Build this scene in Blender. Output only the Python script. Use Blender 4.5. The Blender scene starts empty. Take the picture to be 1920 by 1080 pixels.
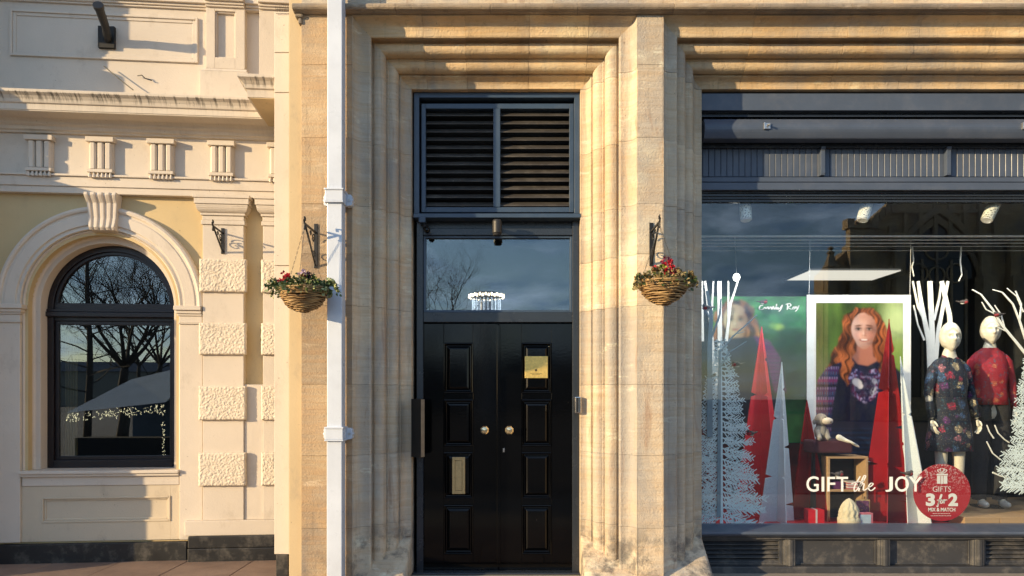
import bpy, bmesh, math, random
import numpy as np
from mathutils import Vector, Matrix, noise as mnoise

random.seed(7)
SC = bpy.context.scene
COL = SC.collection

# ------------------------------------------------------------------ camera, sky, sun, exposure
EYE = 1.52
FPX = 1351.0
cam_d = bpy.data.cameras.new("camera")
cam_d.sensor_width = 36.0
cam_d.lens = 36.0 * FPX / 1920.0
cam_d.shift_x = 0.0
cam_d.shift_y = (744 - 540) / 1920.0
cam_d.clip_end = 2000
cam = bpy.data.objects.new("camera", cam_d)
cam.location = (0, 0, EYE)
cam.rotation_euler = (math.radians(90), 0, 0)
COL.objects.link(cam)
SC.camera = cam

SUN_AZ, SUN_EL = math.radians(60), math.radians(13)      # azimuth measured from -Y towards -X
to_sun = Vector((-math.sin(SUN_AZ) * math.cos(SUN_EL), -math.cos(SUN_AZ) * math.cos(SUN_EL), math.sin(SUN_EL)))
sun_d = bpy.data.lights.new("sun", 'SUN')
sun_d.energy = 4.8
sun_d.angle = math.radians(0.5)
sun_d.color = (1.0, 0.75, 0.43)
sun = bpy.data.objects.new("sun", sun_d)
sun.rotation_euler = to_sun.to_track_quat('Z', 'Y').to_euler()
sun.location = (-30, -20, 20)
COL.objects.link(sun)

world = bpy.data.worlds.new("World")
SC.world = world
world.use_nodes = True
wn, wl = world.node_tree.nodes, world.node_tree.links
wn.clear()
w_out = wn.new('ShaderNodeOutputWorld')
w_bg = wn.new('ShaderNodeBackground')
w_bg.inputs['Strength'].default_value = 0.15
w_sky = wn.new('ShaderNodeTexSky')
w_sky.sky_type = 'NISHITA'
w_sky.sun_disc = False
w_sky.sun_elevation = SUN_EL
w_sky.sun_rotation = math.radians(240)
w_sky.air_density = 1.0
w_sky.dust_density = 0.4
w_sky.ozone_density = 2.0
w_tc = wn.new('ShaderNodeTexCoord')
w_map = wn.new('ShaderNodeMapping')
w_map.inputs['Scale'].default_value = (1.0, 1.0, 3.2)
w_no = wn.new('ShaderNodeTexNoise')
w_no.inputs['Scale'].default_value = 4.6
w_no.inputs['Detail'].default_value = 9
w_no.inputs['Roughness'].default_value = 0.62
w_no.inputs['Distortion'].default_value = 0.5
w_rp = wn.new('ShaderNodeValToRGB')
w_rp.color_ramp.elements[0].position = 0.42
w_rp.color_ramp.elements[1].position = 0.66
w_n2 = wn.new('ShaderNodeTexNoise')
w_n2.inputs['Scale'].default_value = 13.0
w_n2.inputs['Detail'].default_value = 7
w_r2 = wn.new('ShaderNodeValToRGB')
w_r2.color_ramp.elements[0].position = 0.36
w_r2.color_ramp.elements[0].color = (1.2, 2.2, 3.9, 1)
w_r2.color_ramp.elements[1].position = 0.68
w_r2.color_ramp.elements[1].color = (6.2, 7.8, 10.0, 1)
w_mx = wn.new('ShaderNodeMix')
w_mx.data_type = 'RGBA'
wl.new(w_tc.outputs['Generated'], w_map.inputs['Vector'])
wl.new(w_map.outputs['Vector'], w_no.inputs['Vector'])
wl.new(w_map.outputs['Vector'], w_n2.inputs['Vector'])
wl.new(w_no.outputs['Fac'], w_rp.inputs['Fac'])
wl.new(w_n2.outputs['Fac'], w_r2.inputs['Fac'])
wl.new(w_rp.outputs['Color'], w_mx.inputs['Factor'])
wl.new(w_sky.outputs['Color'], w_mx.inputs[6])
wl.new(w_r2.outputs['Color'], w_mx.inputs[7])
wl.new(w_mx.outputs[2], w_bg.inputs['Color'])
wl.new(w_bg.outputs['Background'], w_out.inputs['Surface'])

SC.view_settings.view_transform = 'Standard'
SC.view_settings.look = 'None'
SC.view_settings.exposure = 0.62
SC.view_settings.gamma = 1.0
SC.view_settings.use_curve_mapping = False
SC.cycles.max_bounces = 10
SC.cycles.transparent_max_bounces = 16
SC.cycles.caustics_reflective = False
SC.cycles.caustics_refractive = False
SC.cycles.use_denoising = True


# ------------------------------------------------------------------ materials
class NT:
    def __init__(self, name):
        self.m = bpy.data.materials.new(name)
        self.m.use_nodes = True
        self.t = self.m.node_tree
        self.n, self.l = self.t.nodes, self.t.links
        self.b = self.n['Principled BSDF']
        self.pos = self.n.new('ShaderNodeNewGeometry').outputs['Position']
        self.rnd = None

    def random(self):
        if self.rnd is None:
            self.rnd = self.n.new('ShaderNodeObjectInfo').outputs['Random']
        return self.rnd

    def mapped(self, scale, vec=None):
        mp = self.n.new('ShaderNodeMapping')
        mp.inputs['Scale'].default_value = scale
        self.l.new(vec or self.pos, mp.inputs['Vector'])
        return mp.outputs['Vector']

    def noise(self, scale, detail=5, rough=0.55, vec=None, dist=0.0):
        t = self.n.new('ShaderNodeTexNoise')
        t.inputs['Scale'].default_value = scale
        t.inputs['Detail'].default_value = detail
        t.inputs['Roughness'].default_value = rough
        t.inputs['Distortion'].default_value = dist
        self.l.new(vec or self.pos, t.inputs['Vector'])
        return t.outputs['Fac']

    def voro(self, scale, vec=None, out='Distance'):
        t = self.n.new('ShaderNodeTexVoronoi')
        t.inputs['Scale'].default_value = scale
        self.l.new(vec or self.pos, t.inputs['Vector'])
        return t.outputs[out]

    def ramp(self, fac, stops):
        r = self.n.new('ShaderNodeValToRGB')
        e = r.color_ramp.elements
        while len(e) > 1:
            e.remove(e[-1])
        for i, (p, c) in enumerate(stops):
            if isinstance(c, (int, float)):
                c = (c, c, c)
            el = e[0] if i == 0 else e.new(p)
            el.position = p
            el.color = (*c, 1)
        self.l.new(fac, r.inputs['Fac'])
        return r.outputs['Color']

    def mix(self, fac, a, b, mode='MIX'):
        m = self.n.new('ShaderNodeMix')
        m.data_type = 'RGBA'
        m.blend_type = mode
        for v, s in ((fac, m.inputs['Factor']), (a, m.inputs[6]), (b, m.inputs[7])):
            if isinstance(v, (int, float)):
                s.default_value = v if s == m.inputs['Factor'] else (v, v, v, 1)
            elif isinstance(v, tuple):
                s.default_value = (*v, 1)
            else:
                self.l.new(v, s)
        return m.outputs[2]

    def math(self, op, a, b=0.0):
        m = self.n.new('ShaderNodeMath')
        m.operation = op
        for v, s in ((a, m.inputs[0]), (b, m.inputs[1])):
            if isinstance(v, (int, float)):
                s.default_value = v
            else:
                self.l.new(v, s)
        return m.outputs[0]

    def bump(self, h, strength=0.3, dist=0.01):
        b = self.n.new('ShaderNodeBump')
        b.inputs['Strength'].default_value = strength
        b.inputs['Distance'].default_value = dist
        self.l.new(h, b.inputs['Height'])
        self.l.new(b.outputs['Normal'], self.b.inputs['Normal'])

    def set(self, **kw):
        for k, v in kw.items():
            s = self.b.inputs[k.replace('_', ' ')]
            if isinstance(v, (int, float)):
                s.default_value = v
            elif isinstance(v, tuple):
                s.default_value = (*v, 1)
            else:
                self.l.new(v, s)
        return self.m


def stone_mat(name, light, dark, warm, rust=0.0, black=0.0):
    t = NT(name)
    bed = t.noise(1.0, 6, 0.6, t.mapped((1.6, 1.6, 26)), 0.6)
    bed2 = t.noise(1.0, 4, 0.6, t.mapped((5, 5, 90)), 0.3)
    blot = t.noise(2.3, 6, 0.6)
    c = t.mix(t.ramp(blot, [(0.35, 0.0), (0.68, 1.0)]), dark, light)
    c = t.mix(t.ramp(bed, [(0.40, 0.0), (0.66, 0.8)]), c, warm)
    c = t.mix(t.ramp(bed2, [(0.3, 0.22), (0.48, 0.0)]), c, tuple(x * 0.55 for x in dark))
    # each stone its own tone
    tone = t.ramp(t.random(), [(0.0, (0.76, 0.76, 0.78)), (0.3, (1.02, 0.95, 0.84)), (0.55, (0.90, 0.90, 0.90)), (0.8, (1.12, 1.06, 0.96)), (1.0, (1.15, 1.12, 1.06))])
    c = t.mix(1.0, c, tone, 'MULTIPLY')
    # pale lime bloom and pits
    c = t.mix(t.ramp(t.noise(1.1, 5, 0.65, t.mapped((1, 1, 1.4))), [(0.58, 0.0), (0.72, 0.45)]), c, tuple(min(0.8, x * 1.35) for x in light))
    pits = t.ramp(t.noise(52, 3, 0.5), [(0.24, 0.3), (0.31, 1.0)])
    c = t.mix(pits, tuple(x * 0.45 for x in dark), c)
    # grey weathering, soot runs and pale mortar smears along the beds
    gw = t.ramp(t.noise(1.0, 6, 0.65, t.mapped((1.5, 1.5, 0.8)), 0.5), [(0.46, 0.0), (0.66, 0.7)])
    c = t.mix(gw, c, tuple(0.72 * (dark[0] + dark[1] + dark[2]) / 3 * k for k in (1.02, 1.0, 0.98)))
    runs = t.ramp(t.noise(1.0, 6, 0.7, t.mapped((16, 16, 0.7)), 0.3), [(0.55, 0.0), (0.70, 0.45)])
    c = t.mix(runs, c, tuple(x * 0.5 for x in dark))
    chalk = t.ramp(t.noise(1.0, 5, 0.7, t.mapped((3, 3, 9))), [(0.60, 0.0), (0.70, 0.5)])
    c = t.mix(chalk, c, tuple(min(0.82, x * 1.3 + 0.04) for x in light))
    if rust:
        st = t.ramp(t.noise(1.0, 5, 0.6, t.mapped((7, 7, 0.9)), 0.8), [(0.60, 0.0), (0.70, rust)])
        c = t.mix(st, c, (0.30, 0.16, 0.09))
    if black:
        sp = t.n.new('ShaderNodeSeparateXYZ')
        t.l.new(t.pos, sp.inputs[0])
        low = t.ramp(sp.outputs['Z'], [(0.0, 1.0), (0.34, 0.75), (0.52, 0.0)])
        lich = t.ramp(t.noise(4.5, 7, 0.7), [(0.47, 0.0), (0.60, black)])
        c = t.mix(t.math('MULTIPLY', low, lich), c, (0.07, 0.07, 0.075))
    h = t.math('ADD', t.math('MULTIPLY', bed, 0.9), t.math('ADD', t.noise(60, 4, 0.65), t.math('MULTIPLY', pits, 0.8)))
    h = t.math('ADD', h, t.math('MULTIPLY', t.noise(9, 4, 0.6), 0.8))
    t.bump(h, 0.7, 0.010)
    return t.set(Base_Color=c, Roughness=0.88)


def stucco_mat(name, col, dirt=(0.30, 0.24, 0.18), amt=0.35, drips=False, coarse=0.0):
    t = NT(name)
    big = t.noise(1.3, 5, 0.6)
    c = t.mix(t.ramp(big, [(0.3, 0.0), (0.75, 1.0)]), tuple(x * 0.86 for x in col), col)
    grime = t.ramp(t.noise(5.0, 7, 0.7, t.mapped((1, 1, 0.6))), [(0.56, 0.0), (0.74, amt)])
    c = t.mix(grime, c, dirt)
    spots = t.ramp(t.noise(46, 2, 0.5), [(0.22, 1.0), (0.27, 0.0)])
    c = t.mix(t.math('MULTIPLY', spots, 0.6), c, tuple(x * 0.5 for x in dirt))
    cr = t.voro(1.7, t.mapped((1, 1, 1)), 'Distance')
    if drips:
        dr = t.ramp(t.noise(1.0, 5, 0.7, t.mapped((34, 4, 1.5)), 0.1), [(0.50, 0.0), (0.60, 0.85)])
        sp = t.n.new('ShaderNodeSeparateXYZ')
        t.l.new(t.pos, sp.inputs[0])
        zz = t.ramp(t.math('SUBTRACT', sp.outputs['Z'], 4.05), [(0.0, 0.05), (0.06, 0.15), (0.085, 0.75), (0.12, 0.9), (0.128, 1.0), (0.135, 0.1)])
        c = t.mix(t.math('MULTIPLY', dr, zz), c, (0.035, 0.03, 0.025))
    h = t.math('ADD', t.noise(70, 4, 0.6), t.math('MULTIPLY', t.noise(7, 3, 0.5), 1.2))
    if coarse:
        h = t.math('ADD', h, t.math('MULTIPLY', t.noise(42, 3, 0.6, None, 1.2), coarse))
    t.bump(h, 0.28, 0.005)
    return t.set(Base_Color=c, Roughness=0.72)


def paint_mat(name, col, rough=0.4, wear=0.15, dust=0.0, spec=0.5, orange=0.12):
    t = NT(name)
    c = t.mix(t.ramp(t.noise(3.0, 5, 0.6), [(0.3, 0.0), (0.75, 1.0)]), tuple(x * 0.8 for x in col), col)
    if dust:
        c = t.mix(t.ramp(t.noise(6, 7, 0.72), [(0.5, 0.0), (0.75, dust)]), c, (0.30, 0.27, 0.23))
    chips = t.ramp(t.noise(31, 4, 0.6), [(0.74, 0.0), (0.77, wear)])
    c = t.mix(chips, c, (0.45, 0.43, 0.4))
    r = t.ramp(t.noise(5, 5, 0.7), [(0.3, rough * 0.8), (0.8, min(1, rough * 1.35))])
    t.bump(t.math('ADD', t.noise(55, 3, 0.5), t.noise(1.0, 3, 0.5, t.mapped((9, 9, 1.2)))), orange, 0.003)
    return t.set(Base_Color=c, Roughness=r, Specular_IOR_Level=spec)


def plain(name, col, rough=0.5, metal=0.0, vary=0.12, scale=20, bump=0.0, **kw):
    t = NT(name)
    c = t.mix(t.ramp(t.noise(scale, 4, 0.6), [(0.3, 0.0), (0.7, 1.0)]), tuple(x * (1 - vary) for x in col), tuple(min(1, x * (1 + vary)) for x in col))
    if bump:
        t.bump(t.noise(scale * 4, 4, 0.6), bump, 0.004)
    return t.set(Base_Color=c, Roughness=rough, Metallic=metal, **kw)


def emit(name, col, strength):
    t = NT(name)
    return t.set(Base_Color=col, Emission_Color=col, Emission_Strength=strength)


def glass_mat(name, f0=0.08, tint=(0.95, 0.97, 0.97), wob=0.02):
    """thin pane: each face reflects by Schlick's law and lets the rest through"""
    t = NT(name)
    t.n.remove(t.b)
    out = [n for n in t.n if n.type == 'OUTPUT_MATERIAL'][0]
    geo = t.n.new('ShaderNodeNewGeometry')
    dot = t.n.new('ShaderNodeVectorMath')
    dot.operation = 'DOT_PRODUCT'
    t.l.new(geo.outputs['Incoming'], dot.inputs[0])
    t.l.new(geo.outputs['True Normal'], dot.inputs[1])
    c = t.math('SUBTRACT', 1.0, t.math('ABSOLUTE', dot.outputs['Value']))
    fac = t.math('ADD', t.math('MULTIPLY', t.math('POWER', c, 5.0), 1 - f0), f0)
    gl = t.n.new('ShaderNodeBsdfGlossy')
    gl.inputs['Roughness'].default_value = 0.0
    gl.inputs['Color'].default_value = (0.93, 0.97, 1.0, 1)
    tr = t.n.new('ShaderNodeBsdfTransparent')
    tr.inputs['Color'].default_value = (*tint, 1)
    mx = t.n.new('ShaderNodeMixShader')
    t.l.new(fac, mx.inputs['Fac'])
    t.l.new(tr.outputs[0], mx.inputs[1])
    t.l.new(gl.outputs[0], mx.inputs[2])
    t.l.new(mx.outputs[0], out.inputs['Surface'])
    return t.m


def vcol_mat(name, rough=0.45):
    t = NT(name)
    a = t.n.new('ShaderNodeAttribute')
    a.attribute_name = "Col"
    return t.set(Base_Color=a.outputs['Color'], Roughness=rough)


def floral_mat(name, base, cols, scale=9.0):
    t = NT(name)
    v = t.n.new('ShaderNodeTexVoronoi')
    v.inputs['Scale'].default_value = scale
    v.inputs['Randomness'].default_value = 0.9
    nz = t.n.new('ShaderNodeTexNoise')
    nz.inputs['Scale'].default_value = 26
    nz.inputs['Detail'].default_value = 4
    t.l.new(t.pos, nz.inputs['Vector'])
    vec = t.mix(0.06, t.pos, nz.outputs['Color'], 'ADD')
    t.l.new(vec, v.inputs['Vector'])
    flower = t.ramp(v.outputs['Distance'], [(0.36, 1.0), (0.46, 0.0)])
    sepc = t.n.new('ShaderNodeSeparateColor')
    t.l.new(v.outputs['Color'], sepc.inputs[0])
    n = len(cols)
    hue = t.ramp(sepc.outputs[0], [(i / n, c) for i, c in enumerate(cols)])
    hue.node.color_ramp.interpolation = 'CONSTANT'
    petals = t.ramp(t.voro(scale * 5.5), [(0.2, 1.0), (0.45, 0.25)])
    c = t.mix(t.math('MULTIPLY', flower, petals), base, hue)
    leaf = t.ramp(t.noise(38, 4, 0.6), [(0.58, 0.0), (0.64, 0.7)])
    c = t.mix(leaf, c, (0.03, 0.09, 0.13))
    speck = t.ramp(t.voro(scale * 6), [(0.08, 0.8), (0.14, 0.0)])
    c = t.mix(speck, c, cols[-1])
    t.bump(t.noise(140, 3), 0.3, 0.002)
    return t.set(Base_Color=c, Roughness=0.85)


M = {}
M['stone'] = stone_mat('ashlar_limestone', (0.70, 0.61, 0.475), (0.52, 0.445, 0.35), (0.56, 0.43, 0.29), rust=0.55, black=0.85)
M['lintel'] = stone_mat('moulded_limestone', (0.68, 0.545, 0.365), (0.50, 0.38, 0.24), (0.58, 0.40, 0.21), rust=0.3)
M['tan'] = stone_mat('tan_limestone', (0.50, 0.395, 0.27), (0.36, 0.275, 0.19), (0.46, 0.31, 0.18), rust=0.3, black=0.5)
M['string'] = stone_mat('weathered_limestone', (0.42, 0.35, 0.27), (0.20, 0.17, 0.14), (0.34, 0.26, 0.18), rust=0.3)
M['mortar'] = plain('lime_mortar', (0.30, 0.26, 0.21), 0.9)
M['cream'] = stucco_mat('cream_stucco', (0.68, 0.60, 0.505))
M['cream_drip'] = stucco_mat('cream_stucco_drips', (0.68, 0.60, 0.50), drips=True)
M['yellow'] = stucco_mat('yellow_stucco', (0.62, 0.475, 0.255), amt=0.25)
M['apron'] = stucco_mat('apron_stucco', (0.64, 0.54, 0.40), amt=0.45)
M['ochre'] = stucco_mat('ochre_stucco', (0.60, 0.46, 0.27), amt=0.45)
M['rough'] = stucco_mat('vermiculated_stucco', (0.76, 0.66, 0.53), coarse=2.5, amt=0.5)
M['plinth'] = paint_mat('black_plinth_paint', (0.012, 0.012, 0.013), 0.5, wear=0.9, dust=0.35)
M['gloss'] = paint_mat('black_gloss_paint', (0.0014, 0.0016, 0.0022), 0.09, wear=0.10, spec=0.30, orange=0.05)
M['navy'] = paint_mat('slate_blue_paint', (0.045, 0.075, 0.125), 0.34, wear=0.2, dust=0.06)
M['slate'] = paint_mat('slate_grey_paint', (0.075, 0.098, 0.145), 0.40, wear=0.25, dust=0.10)
M['riser'] = paint_mat('dusty_grey_paint', (0.050, 0.052, 0.058), 0.5, wear=0.7, dust=0.45)
M['maroon'] = paint_mat('dark_maroon_paint', (0.012, 0.007, 0.009), 0.35, wear=0.05)
M['white'] = paint_mat('white_gloss_paint', (0.68, 0.74, 0.84), 0.3, wear=0.0, dust=0.06)
M['iron'] = plain('black_iron', (0.007, 0.007, 0.008), 0.5, 0.0)
M['brass'] = plain('brass', (0.80, 0.56, 0.17), 0.30, 0.55, 0.15, 60, 0.1)
M['dull_brass'] = plain('dull_brass', (0.52, 0.36, 0.16), 0.45, 0.15, 0.15, 40, 0.1)
M['chrome'] = plain('chrome', (0.75, 0.72, 0.68), 0.12, 1.0, 0.1)
M['knob'] = plain('warm_brass_knob', (0.80, 0.66, 0.42), 0.16, 0.9, 0.1)
M['steel'] = plain('brushed_steel', (0.5, 0.5, 0.5), 0.35, 0.9)
M['black'] = plain('matt_black', (0.006, 0.006, 0.006), 0.7)
M['dark'] = plain('dark_interior', (0.012, 0.012, 0.014), 0.9)
M['glass'] = glass_mat('window_glass', 0.115)
M['glass_shop'] = glass_mat('shop_glass', 0.058, (0.96, 0.98, 0.98), 0.004)
M['glass_old'] = glass_mat('old_window_glass', 0.16, (0.7, 0.74, 0.72), 0.03)
M['slat'] = paint_mat('dusty_black_paint', (0.050, 0.045, 0.040), 0.6, wear=0.5, dust=0.3)
M['frame'] = paint_mat('dark_blue_gloss_paint', (0.026, 0.033, 0.045), 0.25, wear=0.15)
M['lampgrey'] = plain('lamp_grey', (0.022, 0.022, 0.022), 0.5, 0.0)

# ------------------------------------------------------------------ object helpers
ORG = {}


def thing(name, label, cat, loc=(0, 0, 0), rotz=0.0, group=None, kind=None, local=False):
    o = bpy.data.objects.new(name, None)
    o.empty_display_size = 0.1
    COL.objects.link(o)
    o.location = loc
    o.rotation_euler = (0, 0, rotz)
    if kind:
        o['kind'] = kind
    o['label'] = label
    o['category'] = cat
    if group:
        o['group'] = group
    ORG[o.name] = Vector((0, 0, 0)) if local else Vector(loc)
    return o


def tag(o, label, cat, group=None, kind=None):
    o['label'] = label
    o['category'] = cat
    if group:
        o['group'] = group
    if kind:
        o['kind'] = kind
    return o


class MB:
    def __init__(self):
        self.v, self.f = [], []

    def add(self, vs, fs):
        b = len(self.v)
        self.v += [tuple(p) for p in vs]
        self.f += [tuple(b + i for i in f) for f in fs]
        return self

    def box(self, x0, x1, y0, y1, z0, z1):
        x0, x1 = min(x0, x1), max(x0, x1)
        y0, y1 = min(y0, y1), max(y0, y1)
        z0, z1 = min(z0, z1), max(z0, z1)
        return self.add([(x0, y0, z0), (x1, y0, z0), (x1, y1, z0), (x0, y1, z0), (x0, y0, z1), (x1, y0, z1), (x1, y1, z1), (x0, y1, z1)],
                        [(0, 3, 2, 1), (4, 5, 6, 7), (0, 1, 5, 4), (1, 2, 6, 5), (2, 3, 7, 6), (3, 0, 4, 7)])

    def prism(self, prof, fn0, fn1):
        """closed profile, each end mapped to 3D"""
        n = len(prof)
        vs = [fn0(*p) for p in prof] + [fn1(*p) for p in prof]
        fs = [(i, (i + 1) % n, n + (i + 1) % n, n + i) for i in range(n)]
        fs += [tuple(range(n - 1, -1, -1)), tuple(range(n, 2 * n))]
        return self.add(vs, fs)

    def xprism(self, prof, x0, x1):            # profile of (y, z) run along x
        return self.prism(prof, lambda y, z: (x0, y, z), lambda y, z: (x1, y, z))

    def zprism(self, prof, z0, z1):
        return self.prism(prof, lambda x, y: (x, y, z0), lambda x, y: (x, y, z1))

    def yprism(self, prof, y0, y1):            # outline in (x, z)
        return self.prism(prof, lambda x, z: (x, y0, z), lambda x, z: (x, y1, z))

    def tube(self, pts, rad, n=8, closed=False):
        pts = [Vector(p) for p in pts]
        if not isinstance(rad, (list, tuple)):
            rad = [rad] * len(pts)
        m = len(pts)
        up = Vector((0.13, 0.21, 0.97)).normalized()
        vs = []
        for i, p in enumerate(pts):
            a = pts[(i - 1) % m] if (closed or i > 0) else pts[i]
            b = pts[(i + 1) % m] if (closed or i < m - 1) else pts[i]
            d = (b - a).normalized()
            u = d.cross(up)
            if u.length < 1e-3:
                u = d.cross(Vector((1, 0, 0)))
            u.normalize()
            w = d.cross(u)
            for k in range(n):
                t = 2 * math.pi * k / n
                vs.append(p + (u * math.cos(t) + w * math.sin(t)) * rad[i])
        fs = []
        for i in range(m if closed else m - 1):
            j = (i + 1) % m
            for k in range(n):
                l = (k + 1) % n
                fs.append((i * n + k, i * n + l, j * n + l, j * n + k))
        if not closed:
            fs += [tuple(range(n - 1, -1, -1)), tuple(range((m - 1) * n, m * n))]
        return self.add(vs, fs)

    def lathe(self, prof, c=(0, 0, 0), n=24, sx=1.0, sy=1.0):
        """profile of (r, z), closed by caps at both ends"""
        vs, fs = [], []
        for r, z in prof:
            for k in range(n):
                t = 2 * math.pi * k / n
                vs.append((c[0] + r * sx * math.cos(t), c[1] + r * sy * math.sin(t), c[2] + z))
        for i in range(len(prof) - 1):
            for k in range(n):
                l = (k + 1) % n
                fs.append((i * n + k, i * n + l, (i + 1) * n + l, (i + 1) * n + k))
        fs += [tuple(range(n - 1, -1, -1)), tuple(range((len(prof) - 1) * n, len(prof) * n))]
        return self.add(vs, fs)

    def ball(self, c, rx, ry, rz, nu=14, nv=9):
        prof = [(math.sin(math.pi * i / nv), -math.cos(math.pi * i / nv)) for i in range(nv + 1)]
        prof[0], prof[-1] = (0.01, -1), (0.01, 1)
        vs, fs = [], []
        for r, z in prof:
            for k in range(nu):
                t = 2 * math.pi * k / nu
                vs.append((c[0] + r * rx * math.cos(t), c[1] + r * ry * math.sin(t), c[2] + z * rz))
        for i in range(nv):
            for k in range(nu):
                l = (k + 1) % nu
                fs.append((i * nu + k, i * nu + l, (i + 1) * nu + l, (i + 1) * nu + k))
        fs += [tuple(range(nu - 1, -1, -1)), tuple(range(nv * nu, (nv + 1) * nu))]
        return self.add(vs, fs)

    def build(self, name, mat, parent=None, smooth=False, bevel=0.0, seg=2, kind=None, fix=False):
        org = Vector((0, 0, 0))
        p = parent
        while p is not None and p.parent is not None:
            p = p.parent
        if p is not None:
            org = ORG.get(p.name, org)
        me = bpy.data.meshes.new(name)
        me.from_pydata([(a - org.x, b - org.y, c - org.z) for a, b, c in self.v], [], self.f)
        me.validate()
        if fix:
            bm = bmesh.new()
            bm.from_mesh(me)
            bmesh.ops.recalc_face_normals(bm, faces=bm.faces)
            bm.to_mesh(me)
            bm.free()
        me.materials.append(mat)
        if smooth:
            me.polygons.foreach_set('use_smooth', [True] * len(me.polygons))
        o = bpy.data.objects.new(name, me)
        COL.objects.link(o)
        if parent:
            o.parent = parent
        if bevel:
            md = o.modifiers.new('bevel', 'BEVEL')
            md.width = bevel
            md.segments = seg
            md.limit_method = 'ANGLE'
            md.angle_limit = math.radians(40)
            md.harden_normals = False
        if kind:
            o['kind'] = kind
        return o


def dup(o, loc=None, parent='same', **kw):
    c = o.copy()
    COL.objects.link(c)
    if parent != 'same':
        c.parent = parent
    if loc is not None:
        c.location = loc
    for k, v in kw.items():
        c[k] = v
    return c


def dup_tree(root, loc, rotz=None, label=None, scale=None):
    r = root.copy()
    COL.objects.link(r)
    r.location = loc
    if rotz is not None:
        r.rotation_euler = (0, 0, rotz)
    if scale:
        r.scale = (scale,) * 3
    if label:
        r['label'] = label
    for ch in list(root.children):
        c = ch.copy()
        COL.objects.link(c)
        c.parent = r
        for g in list(ch.children):
            d = g.copy()
            COL.objects.link(d)
            d.parent = c
    return r


def P(px, py, Y):
    return (px - 960) * Y / FPX, EYE + (744 - py) * Y / FPX


def X(px, Y):
    return (px - 960) * Y / FPX


def Z(py, Y):
    return EYE + (744 - py) * Y / FPX


def bez(p, q, b, n=7):
    """from p to q, bowed by b along the outward normal (+a, -dep)"""
    mx, my = (p[0] + q[0]) / 2, (p[1] + q[1]) / 2
    dx, dy = q[0] - p[0], q[1] - p[1]
    L = math.hypot(dx, dy)
    nx, ny = dy / L, -dx / L
    cx, cy = mx + nx * b * 2, my + ny * b * 2
    out = []
    for i in range(n + 1):
        t = i / n
        out.append(((1 - t) ** 2 * p[0] + 2 * t * (1 - t) * cx + t * t * q[0], (1 - t) ** 2 * p[1] + 2 * t * (1 - t) * cy + t * t * q[1]))
    return out


def rect(x0, x1, z0, z1):
    return [(x0, z0), (x1, z0), (x1, z1), (x0, z1)]


def frame(mb, x0, x1, z0, z1, w, y0, y1, wz=None):
    """rectangular frame of four butt-jointed bars, front at y0"""
    wz = wz or w
    mb.box(x0, x0 + w, y0, y1, z0, z1)
    mb.box(x1 - w, x1, y0, y1, z0, z1)
    mb.box(x0 + w, x1 - w, y0, y1, z0, z0 + wz)
    mb.box(x0 + w, x1 - w, y0, y1, z1 - wz, z1)


# ------------------------------------------------------------------ ground
g = MB().box(-400, 400, -400, 400, -0.5, -0.03).build('ground', plain('dark_asphalt', (0.055, 0.053, 0.05), 0.85, 0, 0.3, 8, 0.3))
g['kind'] = 'structure'
pv = NT('paving_stone')
pc = pv.mix(pv.ramp(pv.noise(3, 6, 0.65), [(0.3, 0.0), (0.7, 1.0)]), (0.20, 0.135, 0.105), (0.31, 0.22, 0.17))
pc = pv.mix(1.0, pc, pv.ramp(pv.random(), [(0, (0.75, 0.75, 0.76)), (1, (1.1, 1.06, 1.0))]), 'MULTIPLY')
pv.bump(pv.noise(50, 5, 0.65), 0.4, 0.006)
pv.set(Base_Color=pc, Roughness=0.75)
pave = MB().box(-7.5, 7.5, 1.5, 7.6, -0.06, -0.012).build('pavement', M['mortar'])
pave['kind'] = 'structure'
slab0 = MB().box(-0.297, 0.297, -0.447, 0.447, -0.03, 0.0).build('paving_slab', pv.m, pave, bevel=0.004, seg=1)
first = True
for i in range(-9, 10):
    for j in range(7):
        x = i * 0.6 + (0.3 if j % 2 else 0)
        y = 1.95 + j * 0.9
        if abs(x) > 5.2 or (x > -1.5 and y < 4.0) or (y > 6.1 and x > -1.8):
            continue
        loc = (x, y, random.uniform(-0.0015, 0.0015))
        if first:
            slab0.location = loc
            first = False
        else:
            dup(slab0, loc)

# ------------------------------------------------------------------ stone building round the door and the shop
F0 = 5.75                   # front plane
A = 0.417                   # splay width, D its depth
D = 0.42
ZT = 4.567                  # outer top of the moulded openings
ZL = ZT - A                 # lintel soffit
XD0, XD1 = -1.277, 1.003    # outer edges of the door surround
XS0, XS1 = 1.204, 5.9       # outer edges of the shop surround
sb = thing('stone_building', 'honey limestone building with a deep moulded doorway and louvred overdoor', 'building', (0, F0, 0))

PROF = [(0, 0)] + bez((0.006, 0.0), (0.122, 0.086), -0.034, 9) + [(0.134, 0.092), (0.136, 0.100), (0.112, 0.150), (0.116, 0.178), (0.140, 0.186)]
PROF += bez((0.146, 0.168), (0.232, 0.232), 0.032, 9) + [(0.222, 0.252), (0.226, 0.262), (0.244, 0.258)]
PROF += bez((0.246, 0.268), (0.322, 0.325), 0.026, 8) + [(0.310, 0.348), (0.314, 0.356), (0.334, 0.350)]
PROF += bez((0.336, 0.352), (A, D - 0.012), -0.024, 8)
PROF += [(A, 0.60), (0, 0.60)]
COURSES = [0.0, 0.47, 1.05, 1.62, 2.25, 2.66, 3.06, 3.59, 4.17]
JT = 0.0009


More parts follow.
